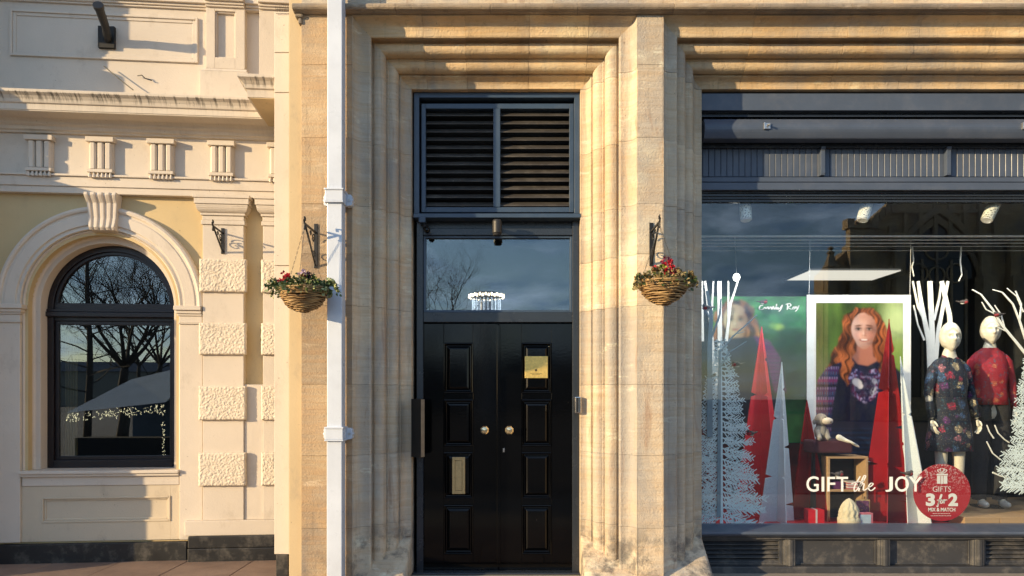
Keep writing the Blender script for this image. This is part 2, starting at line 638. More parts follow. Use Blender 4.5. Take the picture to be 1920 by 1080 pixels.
def jamb(x_out, sgn):
    fy = lambda d: F0 + d
    jit = random.Random(int(x_out * 100))
    for i in range(len(COURSES)):
        z0 = COURSES[i] + JT
        last = i == len(COURSES) - 1
        z1 = None if last else COURSES[i + 1] - JT
        if i == 0:
            z1 = COURSES[1] - JT
        dd = jit.uniform(-0.0018, 0.0018)
        mb = MB()
        mb.prism(PROF, lambda a, d: (x_out + sgn * a, fy(d + dd), min(z0, ZT - a - 0.001) if last else z0),
                 lambda a, d: (x_out + sgn * a, fy(d + dd), (ZT - a) if last else z1))
        mb.build('moulded_stone', M['stone'], sb, bevel=0.0008, seg=1, fix=True)


# the joint of the last course sits under the mitre
COURSES[-1] = ZL - 0.004
for x_out, s in ((XD0, 1), (XD1, -1), (XS0, 1), (XS1, -1)):
    jamb(x_out, s)


def lintel(x0, x1, joints):
    js = [x0] + joints + [x1]
    jit = random.Random(int(x0 * 10))
    for i in range(len(js) - 1):
        dd = jit.uniform(-0.002, 0.002)
        dz = jit.uniform(-0.002, 0.002)
        l = (lambda a, d: (x0 + a, F0 + d + dd, ZT - a)) if i == 0 else (lambda a, d: (js[i] + JT, F0 + d + dd, ZT - a + dz))
        r = (lambda a, d: (x1 - a, F0 + d + dd, ZT - a)) if i == len(js) - 2 else (lambda a, d: (js[i + 1] - JT, F0 + d + dd, ZT - a + dz))
        MB().prism(PROF, l, r).build('moulded_stone', M['lintel'], sb, bevel=0.001, seg=1, fix=True)


lintel(XD0, XD1, [-0.72, -0.38, 0.14, 0.62])
lintel(XS0, XS1, [1.95, 2.72, 3.30, 3.92, 4.55, 5.2])

# splayed feet where the mouldings die into the plinth
def foot(x_out, s):
    mb = MB()
    nx, ny = 22, 26
    rr = Vector((x_out * 3.1, 0, 0))
    vs = []
    for j in range(ny + 1):
        for i in range(nx + 1):
            a = A * i / nx - 0.001
            d = D * j / ny
            z = 0.055 + 0.66 * d + 0.006 * mnoise.fractal(Vector((a * 9, d * 9, x_out)), 1.0, 2.0, 4)
            z -= 0.02 * max(0, (a / A - 0.8) * 5) ** 2 * (1 if j < ny else 0)
            vs.append((x_out + s * a, F0 + d - 0.012 + 0.006 * mnoise.noise(Vector((a * 14, z * 14, 3))), z))
    fs = []
    for j in range(ny):
        for i in range(nx):
            q = j * (nx + 1) + i
            fs.append((q, q + 1, q + nx + 2, q + nx + 1))
    mb.add(vs, fs)
    # skirt down to the ground
    n0 = len(vs)
    ring = [i for i in range(nx + 1)] + [j * (nx + 1) + nx for j in range(1, ny + 1)] + [ny * (nx + 1) + i for i in range(nx - 1, -1, -1)] + [j * (nx + 1) for j in range(ny - 1, 0, -1)]
    low = [(vs[k][0], vs[k][1], -0.02) for k in ring]
    b = len(mb.v)
    mb.v += low
    m = len(ring)
    for k in range(m):
        mb.f.append((ring[k], ring[(k + 1) % m], b + (k + 1) % m, b + k))
    mb.build('plinth_stone', M['stone'], sb, smooth=True, fix=True)


for x_out, s in ((XD0, 1), (XD1, -1), (XS0, 1), (XS1, -1)):
    foot(x_out, s)


def face_blocks(x0, x1, zs, y0, y1, mat, name='ashlar_block', vj=None):
    for i in range(len(zs) - 1):
        cuts = [x0] + (vj[i % len(vj)] if vj else []) + [x1]
        for k in range(len(cuts) - 1):
            dd = random.uniform(-0.0012, 0.0012)
            a0 = cuts[k] + (JT if k else 0)
            a1 = cuts[k + 1] - (JT if k < len(cuts) - 2 else 0)
            MB().box(a0, a1, y0 + dd, y1, zs[i] + JT, zs[i + 1] - JT).build(name, mat, sb, bevel=0.0015, seg=1)


Zs = [-0.02, 0.47, 1.05, 1.62, 2.25, 2.66, 3.06, 3.59, 4.17, ZT]
XL = X(565, F0)
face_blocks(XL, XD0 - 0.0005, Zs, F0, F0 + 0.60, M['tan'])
face_blocks(XD1 + 0.0005, XS0 - 0.0005, Zs, F0, F0 + 0.60, M['stone'])
face_blocks(XS1 + 0.0005, 7.3, Zs, F0, F0 + 0.60, M['stone'])
# wall above the string course
rows = [ZT + 0.072, 5.12, 5.6, 6.1]
face_blocks(XL, 7.3, rows, F0 + 0.004, F0 + 0.5, M['stone'],
            vj=[[-1.05, -0.35, 0.33, 0.93, 1.62, 2.35, 3.05, 3.75, 4.5, 5.3, 6.2], [-0.7, 0.1, 0.8, 1.5, 2.1, 2.9, 3.6, 4.4, 5.2, 6.0]])

# string course in lengths
sprof = [(F0 + 0.1, ZT + 0.002), (F0 - 0.035, ZT + 0.002), (F0 - 0.045, ZT + 0.008)]
for k in range(7):
    t = -math.pi / 2 + math.pi * k / 6
    sprof.append((F0 - 0.055 - 0.026 * math.cos(t), ZT + 0.034 + 0.026 * math.sin(t)))
sprof += [(F0 - 0.035, ZT + 0.064), (F0 + 0.1, ZT + 0.07)]
sj = [X(549, F0 - 0.05), -0.92, -0.17, 0.52, 1.28, 1.93, 2.68, 3.35, 4.1, 5.0, 6.2, 7.3]
for i in range(len(sj) - 1):
    MB().xprism(sprof, sj[i] + JT, sj[i + 1] - JT).build('string_course', M['string'], sb, bevel=0.002, seg=1, fix=True)
MB().zprism([(XL - 0.045, F0 - 0.03), (XL + 0.02, F0 - 0.03), (XL + 0.02, F0 + 0.1), (XL - 0.045, F0 + 0.1)], ZT - 0.03, ZT).build('string_course', M['string'], sb, bevel=0.012)
MB().zprism([(XL - 0.022, F0 - 0.018), (XL + 0.008, F0 - 0.018), (XL + 0.008, F0 + 0.1), (XL - 0.022, F0 + 0.1)], ZT - 0.075, ZT - 0.03).build('string_course', M['string'], sb, bevel=0.01)

# painted strips at the corner
MB().box(X(544, F0 + 0.06), XL - 0.001, F0 + 0.03, F0 + 0.6, 0.0, 6.1).build('painted_strip', M['ochre'], sb, bevel=0.004)
for za, zb in ((0.22, 2.6), (2.605, 4.03), (4.035, 4.36), (4.365, Z(28, F0 + 0.25))):
    MB().box(X(518, F0 + 0.25), X(546, F0 + 0.25), F0 + 0.20, F0 + 0.62, za, zb).build('party_pier_block', M['cream'], sb, bevel=0.004)
MB().box(X(520, F0 + 0.22), X(543, F0 + 0.22), F0 + 0.185, F0 + 0.62, -0.02, 0.219).build('plinth_block', M['plinth'], sb, bevel=0.004)
sp = MB()
zt = Z(28, F0 + 0.25)
for k in range(9):
    x = X(519, F0 + 0.22) + k * 0.014
    sp.tube([(x, F0 + 0.22, zt - 0.03), (x + random.uniform(-0.01, 0.01), F0 + 0.20, zt + 0.05)], 0.0013, 4)
sp.tube([(X(518, F0 + 0.2), F0 + 0.19, zt + 0.015), (X(546, F0 + 0.2), F0 + 0.19, zt + 0.015)], 0.002, 5)
sp.tube([(X(518, F0 + 0.2), F0 + 0.19, zt - 0.02), (X(546, F0 + 0.2), F0 + 0.19, zt - 0.02)], 0.002, 5)
sp.build('bird_spikes', M['iron'], sb)

# body behind (solid core, side return, roof)
core = MB()
core.box(X(546, F0 + 0.25), XD0 + 0.0, F0 + 0.601, 12.9, -0.02, 6.1)
core.box(XD0, XD0 + A - 0.02, F0 + 0.601, 9.0, -0.02, ZL)
core.box(XD1 - A + 0.02, XS0 + A - 0.02, F0 + 0.601, 12.9, -0.02, 6.1)
core.box(XD0, XD1, 8.9, 9.1, -0.02, 6.1)
core.box(XD0, XD1 - A + 0.02, F0 + 0.61, 9.0, ZL + 0.10, 6.1)
core.box(XS0 + A - 0.02, 7.3, F0 + 0.61, 12.9, 4.05, 6.1)
core.box(XS1, 7.3, F0 + 0.601, 12.9, -0.02, 4.05)
core.box(X(546, F0 + 0.25), 7.3, 12.9, 13.1, -0.02, 6.1)
core.build('wall', M['dark'], sb)

# --- louvred overdoor
YL = 6.215
mb = MB()
x0, x1 = X(776, YL), X(1087, YL)
z0, z1 = Z(400, YL), ZL - 0.004
mb.box(x0, x0 + 0.045, YL, YL + 0.12, z0, z1)
mb.box(x1 - 0.045, x1, YL, YL + 0.12, z0, z1)
mb.box(x0 + 0.045, x1 - 0.045, YL, YL + 0.12, z1 - 0.045, z1)
vent = mb.build('louvre_vent', M['navy'], sb, bevel=0.003)
mb = MB()
YI = YL + 0.045
xi0, xi1, zi0, zi1 = X(790, YI), X(1076, YI), Z(398, YI), Z(194, YI)
frame(mb, xi0, xi1, zi0, zi1, 0.038, YI, YI + 0.06, 0.045)
mb.box(X(925, YI), X(938, YI), YI - 0.006, YI + 0.05, zi0 + 0.045, zi1 - 0.045)
mb.build('louvre_frame', M['navy'], vent, bevel=0.003)
MB().box(x0 + 0.045, x1 - 0.045, YI + 0.16, YI + 0.18, z0, z1 - 0.045).build('backing_board', M['black'], vent)
for side, (sa, sb_) in enumerate(((xi0 + 0.038, X(925, YI)), (X(938, YI), xi1 - 0.038))):
    slat = None
    zz0, zz1 = zi0 + 0.045, zi1 - 0.045
    n = 12
    st = (zz1 - zz0) / n
    for k in range(n):
        zc = zz0 + st * (k + 0.5)
        if slat is None:
            w = sb_ - sa
            c = math.radians(38)
            d2, h2 = 0.034 * math.cos(c), 0.034 * math.sin(c)
            prof = [(YI + 0.012, -h2 - 0.004), (YI + 0.012, -h2 + 0.005), (YI + 0.012 + 2 * d2, h2 + 0.004), (YI + 0.012 + 2 * d2, h2 - 0.005)]
            slat = MB().xprism(prof, sa - 0.008, sb_ + 0.008).build('slat', M['slat'], vent, bevel=0.0012, seg=1)
            slat.location = (0, 0, zc)
            # built about z = 0 in world space: undo the root shift
            continue
        s2 = dup(slat, (0, 0, zc))
MB().box(X(775, 6.16), X(1089, 6.16), 6.155, 6.34, Z(408, 6.155), Z(400, 6.155)).build('louvre_sill', M['navy'], sb, bevel=0.004)

# --- frame with transom light
YF = 6.26
mb = MB()
zb = -0.02
fx0, fx1 = X(781, YF), X(1086, YF)
ztop = Z(409, 6.19)
mb.box(fx0, fx0 + 0.058, YF, YF + 0.11, zb, ztop)
mb.box(fx1 - 0.058, fx1, YF, YF + 0.11, zb, ztop)
mb.box(fx0 + 0.058, fx1 - 0.058, YF, YF + 0.11, Z(441, YF), Z(428, YF))
mb.box(fx0 + 0.058, fx1 - 0.058, YF + 0.04, YF + 0.11, Z(427, YF), ztop)
mb.box(fx0 + 0.058, fx1 - 0.058, YF + 0.004, YF + 0.11, Z(604, YF), Z(585, YF))
dfr = mb.build('door_frame', M['frame'], sb, bevel=0.004)
tl = MB()
YG = YF + 0.05
frame(tl, fx0 + 0.058, fx1 - 0.058, Z(585, YF), Z(441, YF), 0.02, YF + 0.02, YF + 0.07)
tlo = tl.build('transom_light', M['navy'], sb, bevel=0.003)
MB().box(fx0 + 0.075, fx1 - 0.075, YG, YG + 0.006, Z(584, YF), Z(442, YF)).build('pane', M['glass'], tlo)
MB().box(fx0, fx1, 7.1, 7.12, -0.02, ZL).build('hall_wall', M['dark'], sb)
MB().box(X(773, 6.2), X(1090, 6.2), 6.20, 6.45, -0.02, 0.004).build('threshold', M['frame'], sb, bevel=0.006)

# --- doors
YDR = YF + 0.045


def door_leaf(px0, px1, panel_px, zrows, name='door_leaf'):
    dx0, dx1 = X(px0, YDR), X(px1, YDR)
    dz0, dz1 = 0.007, Z(606, YF)
    pa, pb = X(panel_px[0], YDR), X(panel_px[1], YDR)
    mb = MB()
    y0, y1 = YDR, YDR + 0.045
    rows = [(Z(b, YDR), Z(a, YDR)) for a, b in zrows]
    mb.box(dx0, pa, y0, y1, dz0, dz1)
    mb.box(pb, dx1, y0, y1, dz0, dz1)
    zz = dz1
    for (za, zb_) in rows:
        mb.box(pa, pb, y0 + 0.0004, y1, zb_, zz)
        zz = za
    mb.box(pa, pb, y0 + 0.0004, y1, dz0, zz)
    leaf = mb.build(name, M['gloss'], sb, bevel=0.0025)
    for (za, zb_) in rows:
        w, h = pb - pa, zb_ - za
        mb = MB()
        r = [(0.0, -0.006), (0.008, -0.008), (0.016, 0.004), (0.019, 0.018), (0.026, 0.020), (0.050, 0.006), (0.054, 0.004)]
        vs, fs = [], []
        for off, dy in r:
            vs += [(pa + off, y0 + dy, za + off), (pb - off, y0 + dy, za + off), (pb - off, y0 + dy, zb_ - off), (pa + off, y0 + dy, zb_ - off)]
        for i in range(len(r) - 1):
            for k in range(4):
                l = (k + 1) % 4
                fs.append((i * 4 + k, i * 4 + l, i * 4 + 4 + l, i * 4 + 4 + k))
        fs.append(tuple((len(r) - 1) * 4 + k for k in range(4)))
        b = len(vs)
        vs += [(pa, y1 - 0.002, za), (pb, y1 - 0.002, za), (pb, y1 - 0.002, zb_), (pa, y1 - 0.002, zb_)]
        fs.append((b + 3, b + 2, b + 1, b))
        for k in range(4):
            l = (k + 1) % 4
            fs.append((b + k, b + l, l, k))
        mb.add(vs, fs)
        mb.build('door_panel', M['gloss'], leaf, bevel=0.0015, seg=1)
    return leaf


ROWS = [(643, 737), (749, 837), (848, 935), (947, 1039)]
leafL = door_leaf(793, 934, (832, 887), ROWS)
leafR = door_leaf(936, 1073, (978, 1034), ROWS)
MB().box(X(931.5, YDR), X(938, YDR), YDR - 0.012, YDR + 0.01, 0.03, Z(608, YF)).build('meeting_bead', M['gloss'], leafR, bevel=0.004)
for px, lf in ((909, leafL), (955, leafR)):
    x, z = P(px, 806, YDR)
    mb = MB()
    prof = [(0.026, 0.0), (0.026, 0.006), (0.012, 0.009), (0.011, 0.028), (0.024, 0.036), (0.038, 0.046), (0.039, 0.056), (0.028, 0.066), (0.012, 0.070), (0.002, 0.071)]
    vs, fs = [], []
    n = 8
    for r, d in prof:
        for k in range(n):
            t = 2 * math.pi * (k + 0.5) / n
            vs.append((x + r * math.cos(t), YDR - d, z + r * math.sin(t)))
    for i in range(len(prof) - 1):
        for k in range(n):
            l = (k + 1) % n
            fs.append((i * n + l, i * n + k, (i + 1) * n + k, (i + 1) * n + l))
    mb.add(vs, fs)
    mb.build('door_knob', M['knob'], lf, bevel=0.001, seg=1)
x, z = P(944.5, 844, YDR)
mb = MB().box(x - 0.008, x + 0.008, YDR - 0.004, YDR + 0.001, z - 0.018, z + 0.016)
mb.ball((x, YDR - 0.006, z + 0.004), 0.004, 0.003, 0.006, 8, 5)
mb.build('keyhole_plate', M['chrome'], leafR, bevel=0.002)
lx0, lx1, lz0, lz1 = X(848, YDR), X(872, YDR), Z(926, YDR), Z(857, YDR)
mb = MB()
frame(mb, lx0, lx1, lz0, lz1, 0.024, YDR - 0.012, YDR + 0.02, 0.03)
mb.box(lx0 + 0.026, lx1 - 0.026, YDR - 0.009, YDR + 0.02, lz0 + 0.032, lz1 - 0.032)
mb.build('letter_plate', M['dull_brass'], leafL, bevel=0.003)
bp = MB().box(X(984, YDR), X(1027, YDR), YDR - 0.014, YDR + 0.012, Z(709, YDR), Z(668, YDR)).build('brass_plate', M['brass'], leafR, bevel=0.002)
cx, cz = P(1005, 694, YDR - 0.014)
mb = MB()
for (dx, dz, r) in ((0, 0, 0.011),):
    n = 12
    mb.prism([(cx + r * math.cos(2 * math.pi * k / n), cz + r * math.sin(2 * math.pi * k / n)) for k in range(n)],
             lambda a, b: (a, YDR - 0.0155, b), lambda a, b: (a, YDR - 0.013, b))
for k, w in enumerate((0.10, 0.07)):
    mb.box(cx - w / 2, cx + w / 2, YDR - 0.0150, YDR - 0.013, cz - 0.030 - k * 0.011, cz - 0.027 - k * 0.011)
mb.build('engraving', plain('dark_engraving', (0.10, 0.07, 0.03), 0.5, 0.3), leafR)

# sub-lamps and boxes in the door recess
t = thing('wall_lamp', 'small dark cylinder lamp under the louvre sill above the door', 'lamp', (X(932, 6.1), 6.22, Z(420, 6.1)))
x = X(932, 6.12)
z = Z(440, 6.12)
MB().lathe([(0.036, 0), (0.04, 0.004), (0.04, 0.10), (0.034, 0.115), (0.01, 0.118)], (x, 6.12, z + 0.01), 20).build('lamp_body', M['lampgrey'], t, smooth=False, bevel=0.002)
MB().lathe([(0.032, 0), (0.034, 0.004), (0.034, 0.02)], (x, 6.12, z - 0.008), 20).build('lamp_glass', M['dark'], t)
MB().box(x - 0.015, x + 0.015, 6.15, 6.26, z + 0.06, z + 0.09).build('bracket', M['iron'], t)
t = thing('security_camera', 'little dark camera under the left end of the louvre sill', 'camera', (X(793, 6.18), 6.2, Z(420, 6.18)))
x, z = P(792, 410, 6.18)
MB().box(x - 0.03, x + 0.03, 6.15, 6.24, z - 0.04, z + 0.012).build('mount', M['navy'], t, bevel=0.008)
MB().tube([(x + 0.01, 6.20, z - 0.03), (x + 0.03, 6.15, z - 0.09)], 0.022, 12).build('camera_body', M['iron'], t, bevel=0.002)
MB().ball((x + 0.045, 6.13, z - 0.11), 0.026, 0.026, 0.026).build('lens', M['gloss'], t, smooth=True)

t = thing('entry_panel', 'slim black box with a steel edge fixed inside the left jamb by the door', 'box', (X(783, 6.0), 6.05, Z(858, 6.0)))
xa, xb = X(771, 6.10), X(790, 6.02)
za, zb2 = Z(858, 6.06), Z(748, 6.06)
MB().zprism([(X(771, 6.13), 6.13), (X(789, 5.99), 5.99), (X(793, 6.0), 6.02), (X(791, 6.25), 6.25), (X(775, 6.2), 6.2)], za, zb2).build('case', M['black'], t, bevel=0.003, fix=True)
MB().zprism([(X(789.3, 5.985), 5.985), (X(796, 6.03), 6.03), (X(793.2, 6.035), 6.035)], za + 0.01, zb2 - 0.004).build('steel_edge', M['steel'], t, fix=True)
t = thing('door_contact', 'small chrome box on the right jamb beside the door', 'box', (X(1083, 6.1), 6.15, Z(775, 6.15)))
MB().box(X(1078, 6.13), X(1090, 6.13), 6.12, 6.24, Z(775, 6.13), Z(744, 6.13)).build('case', M['chrome'], t, bevel=0.006)
MB().box(X(1081, 6.12), X(1084, 6.12), 6.116, 6.13, Z(773, 6.13), Z(746, 6.13)).build('ridge', M['iron'], t)

# ------------------------------------------------------------------ downpipe
t = thing('downpipe', 'tall white square rainwater downpipe between the cream and stone buildings', 'pipe', (X(626, 5.6), 5.66, 0))
x0, x1 = X(612.5, 5.57), X(641, 5.57)
cz1, cz2 = Z(368, 5.57), Z(815, 5.57)
for a, b, e in ((-0.02, cz2 - 0.005, 0.0), (cz2 - 0.005, cz1 - 0.005, 0.0015), (cz1 - 0.005, 6.1, 0.003)):
    MB().box(x0 + e, x1 + e * 0.3, 5.57 + e, 5.69, a, b).build('pipe_length', M['white'], t, bevel=0.005)
for cz in (cz1, cz2):
    mb = MB()
    mb.box(x0 - 0.010, x1 + 0.010, 5.555, 5.70, cz - 0.035, cz + 0.045)
    mb.box(x0 - 0.016, x1 + 0.016, 5.548, 5.70, cz + 0.046, cz + 0.060)
    mb.box(x0 - 0.014, x1 + 0.014, 5.550, 5.70, cz - 0.050, cz - 0.036)
    ear = [(0, -0.045), (0.032, -0.042), (0.045, -0.03), (0.042, -0.012), (0.052, 0.0), (0.042, 0.014), (0.045, 0.032), (0.032, 0.045), (0, 0.048)]
    mb.prism([(x1 + 0.01 + a, cz + b) for a, b in ear], lambda p, q: (p, 5.685, q), lambda p, q: (p, 5.748, q))
    mb.prism([(x0 - 0.01 - a, cz + b) for a, b in ear[::-1]], lambda p, q: (p, 5.685, q), lambda p, q: (p, 5.748, q))
    mb.build('pipe_collar', M['white'], t, bevel=0.003, fix=True)
    sc_ = MB()
    for q in (x0 - 0.032, x1 + 0.032):
        sc_.prism([(q + 0.010 * math.cos(math.pi * k / 3), cz + 0.002 + 0.010 * math.sin(math.pi * k / 3)) for k in range(6)], lambda p, r_: (p, 5.676, r_), lambda p, r_: (p, 5.686, r_))
    sc_.build('bolt_heads', M['steel'], t, fix=True)

# ------------------------------------------------------------------ cream building on the left (its front turned 5.4 degrees)
TH = math.atan(0.0945)
O_L = Vector((-3.07, 6.75, 0))
U_L = Vector((math.cos(TH), math.sin(TH), 0))
N_L = Vector((math.sin(TH), -math.cos(TH), 0))
cb = thing('cream_building', 'cream stucco building with an arched window, triglyph frieze and rusticated pilasters', 'building', tuple(O_L), TH, local=True)


def LB(px, py, out=0.0):
    d = Vector(((px - 960) / FPX, 1.0, (744 - py) / FPX))
    c = Vector((0, 0, EYE))
    t = ((O_L + N_L * out) - c).dot(N_L) / d.dot(N_L)
    p = c + d * t
    return (p - O_L).dot(U_L), p.z


def lbox(mb, px0, px1, py0, py1, o_in, o_out, pxr=None):
    """box between photo columns/rows, measured on its own front plane"""
    pm = pxr if pxr is not None else (px0 + px1) / 2
    mb.box(LB(px0, 500, o_out)[0], LB(px1, 500, o_out)[0], -o_out, -o_in, LB(pm, py1, o_out)[1], LB(pm, py0, o_out)[1])


def zbox(mb, px0, px1, z0, z1, o_in, o_out):
    mb.box(LB(px0, 500, o_out)[0], LB(px1, 500, o_out)[0], -o_out, -o_in, z0, z1)


UL, UR = -2.6, 1.35          # extents along the wall
AC = LB(188, 572, 0.05)      # arch centre
AU, AZ = AC
ZS = 0.842                   # sill top
R_IN = 0.60


def arch_wall(mb, u0, u1, z0, z1, r, out_f, out_b, hz0):
    """slab with an arched hole (centre AU, AZ, radius r, jambs down to hz0)"""
    n = 40
    arc = [(AU + r * math.cos(math.pi * k / n), AZ + r * math.sin(math.pi * k / n)) for k in range(n + 1)]
    for o in (out_f, out_b):
        vs, fs = [], []
        for (a, b) in arc:
            vs += [(a, -o, b), (a, -o, z1)]
        for k in range(n):
            f = (2 * k, 2 * k + 1, 2 * k + 3, 2 * k + 2)
            fs.append(f if o == out_f else f[::-1])
        mb.add(vs, fs)
    # reveal
    full = [(AU + r, hz0)] + arc + [(AU - r, hz0)]
    vs = [(a, -out_f, b) for a, b in full] + [(a, -out_b, b) for a, b in full]
    m = len(full)
    mb.add(vs, [(k, k + 1, m + k + 1, m + k) for k in range(m - 1)])
    mb.add([(AU - r, -out_f, z1), (AU + r, -out_f, z1), (AU + r, -out_b, z1), (AU - r, -out_b, z1)], [(0, 1, 2, 3)])
    for a, b in ((u0, AU - r), (AU + r, u1)):
        mb.add([(a, -out_f, hz0), (b, -out_f, hz0), (b, -out_f, z1), (a, -out_f, z1)], [(0, 1, 2, 3)])
        mb.add([(a, -out_b, hz0), (b, -out_b, hz0), (b, -out_b, z1), (a, -out_b, z1)], [(3, 2, 1, 0)])
    mb.box(u0, u1, -out_f, -out_b, z0, hz0)


ZARCH = 3.385                # underside of the architrave
mb = MB()
arch_wall(mb, UL, UR, 0.0, ZARCH, 0.655, 0.0, -0.24, ZS - 0.02)
mb.build('wall', M['yellow'], cb, smooth=False)
mb = MB().box(UL, UR, -0.0, 0.24, ZARCH, 6.2)
mb.box(UL, UR, 1.9, 2.0, 0.0, 6.2).box(UL, UR, 0.24, 1.9, 4.2, 4.3).box(UL, UL + 0.1, 0.24, 1.9, 0, 4.2).box(UR - 0.1, UR, 0.24, 1.9, 0, 4.2)
mb.build('upper_wall', M['cream'], cb)
MB().box(UL + 0.1, UR - 0.1, 0.24, 1.9, 0.0, 0.02).build('room_floor', M['dark'], cb)
MB().box(UL + 0.1, UR - 0.1, 1.3, 1.32, 0.02, 4.2).build('room_wall', M['dark'], cb)

# archivolt and inner band
def arch_sweep(prof, name, mat, z_low, n=44):
    """profile of (radius, out) swept round the arch and down to z_low"""
    path = [(0, z_low - AZ, 0)]
    secs = []
    secs.append([(AU + r, -o, z_low) for r, o in prof])
    for k in range(n + 1):
        t = math.pi * k / n
        secs.append([(AU + r * math.cos(t), -o, AZ + r * math.sin(t)) for r, o in prof])
    secs.append([(AU - r, -o, z_low) for r, o in prof])
    m = len(prof)
    vs = [p for s in secs for p in s]
    fs = []
    for i in range(len(secs) - 1):
        for k in range(m):
            l = (k + 1) % m
            fs.append((i * m + k, i * m + l, (i + 1) * m + l, (i + 1) * m + k))
    fs += [tuple(range(m - 1, -1, -1)), tuple(range((len(secs) - 1) * m, len(secs) * m))]
    return MB().add(vs, fs).build(name, mat, cb, bevel=0.003, seg=1, fix=True)


arch_sweep([(0.915, -0.02), (0.915, 0.03), (0.905, 0.055), (0.885, 0.062), (0.868, 0.055), (0.862, 0.040), (0.845, 0.038), (0.835, 0.045),
            (0.745, 0.045), (0.738, 0.030), (0.725, 0.030), (0.705, 0.038), (0.700, 0.025), (0.700, -0.02)], 'archivolt', M['cream'], AZ + 0.0005)
arch_sweep([(0.6995, 0.01), (0.690, 0.016), (0.6565, -0.035), (0.654, -0.09), (0.640, -0.10), (R_IN, -0.10), (R_IN, -0.232), (0.654, -0.235), (0.6995, -0.02)], 'inner_band', M['cream'], ZS + 0.001)

# keystone scroll
ku0, ku1 = LB(158, 390, 0.12)[0], LB(219, 390, 0.12)[0]
kc = (ku0 + ku1) / 2
kz1, kz0 = ZARCH - 0.002, LB(188, 432, 0.10)[1]
mb = MB()
side = [(0.0, kz0), (0.075, kz0 + 0.004), (0.095, kz0 + 0.03), (0.085, kz0 + 0.07), (0.075, kz0 + 0.12), (0.085, kz1 - 0.09), (0.115, kz1 - 0.05), (0.13, kz1 - 0.025), (0.12, kz1), (0.0, kz1)]
def kprism(mb, a0, a1, extra=0.0):
    taper = 0.78
    f = lambda fr: (lambda o, z: (kc + (fr - 0.5) * (ku1 - ku0) * (taper + (1 - taper) * (z - kz0) / (kz1 - kz0)), -(o + (extra if o > 0 else 0)), z))
    mb.prism(side, f(a0), f(a1))
kprism(mb, 0.02, 0.98)
for a0, a1 in ((0.0, 0.12), (0.2, 0.34), (0.43, 0.57), (0.66, 0.8), (0.88, 1.0)):
    kprism(mb, a0, a1, 0.014)
mb.build('keystone', M['cream'], cb, bevel=0.007, seg=3, fix=True)

# imposts and jamb piers
zi1 = AZ
zi0 = LB(188, 606, 0.06)[1]
for tag_, (pa, pb) in enumerate(((-40, 48), (334, 379))):
    ua, ub = LB(pa, 500, 0.05)[0], LB(pb, 500, 0.05)[0]
    if tag_ == 0:
        ub = AU - 0.70
    else:
        ua, ub = AU + 0.70, AU + 0.905
    MB().box(ua, ub, -0.045, 0.0, 0.19, zi0).build('jamb_pier', M['cream'], cb, bevel=0.004)
    ex = 0.012
    steps = [(zi0, zi0 + 0.012, 0.060), (zi0 + 0.0125, zi0 + 0.075, 0.050), (zi0 + 0.0755, zi0 + 0.095, 0.062), (zi0 + 0.0955, zi0 + 0.125, 0.076), (zi0 + 0.1255, zi1 - 0.001, 0.094)]
    mb = MB()
    for a, b, o in steps:
        e = (o - 0.045) * 0.8
        mb.box(ua - (0 if tag_ == 0 else e), ub + (e if tag_ == 0 else -0.0), -o, 0.0, a, b)
    mb.build('impost', M['cream'], cb, bevel=0.005)

# sill and apron
us0, us1 = AU - 0.70, AU + 0.70
mb = MB()
mb.box(us0, us1, -0.075, 0.24, ZS - 0.03, ZS)
mb.box(us0 + 0.004, us1 - 0.004, -0.058, 0.0, ZS - 0.055, ZS - 0.0305)
mb.box(us0 + 0.008, us1 - 0.008, -0.030, 0.0, 0.70, ZS - 0.0555)
mb.build('window_sill', M['cream'], cb, bevel=0.006)
mb = MB()
ax0, ax1 = LB(78, 950, 0.02)[0], LB(320, 950, 0.02)[0]
az0, az1 = 0.362, 0.597
mb.box(us0, ax0, -0.02, 0, 0.19, 0.698).box(ax1, us1, -0.02, 0, 0.19, 0.698)
mb.box(ax0, ax1, -0.02, 0, 0.19, az0).box(ax0, ax1, -0.02, 0, az1, 0.698)
mb.box(ax0, ax1, -0.003, 0.0, az0, az1)
mb.build('apron', M['apron'], cb, bevel=0.002)
mb = MB()
for off, o0, o1 in ((0.0, 0.0, 0.028), (0.018, 0.0, 0.012)):
    frame(mb, ax0 + off, ax1 - off, az0 + off, az1 - off, 0.018, -o1, 0.0)
mb.build('apron_moulding', M['apron'], cb, bevel=0.004)

# plinths
mb = MB()
zp = LB(180, 1019, 0.06)[1]
mb.box(UL, LB(350, 1000, 0.06)[0], -0.062, 0.0, -0.02, zp)
mb.build('plinth', M['plinth'], cb, bevel=0.006)
# pilaster bay
pz = LB(430, 1006, 0.15)[1]
up0, up1 = LB(350, 1000, 0.14)[0], LB(523, 1000, 0.14)[0] + 0.12
MB().box(up0 + 0.004, up1, -0.135, 0.0, -0.02, pz * 0.52).box(up0 + 0.004, up1, -0.128, 0.0, pz * 0.52 + 0.001, pz).build('plinth', M['plinth'], cb, bevel=0.008)
MB().box(LB(346, 990, 0.1)[0], up1, -0.100, 0.0, pz + 0.0005, pz + 0.14).build('pilaster_base', M['cream'], cb, bevel=0.006)

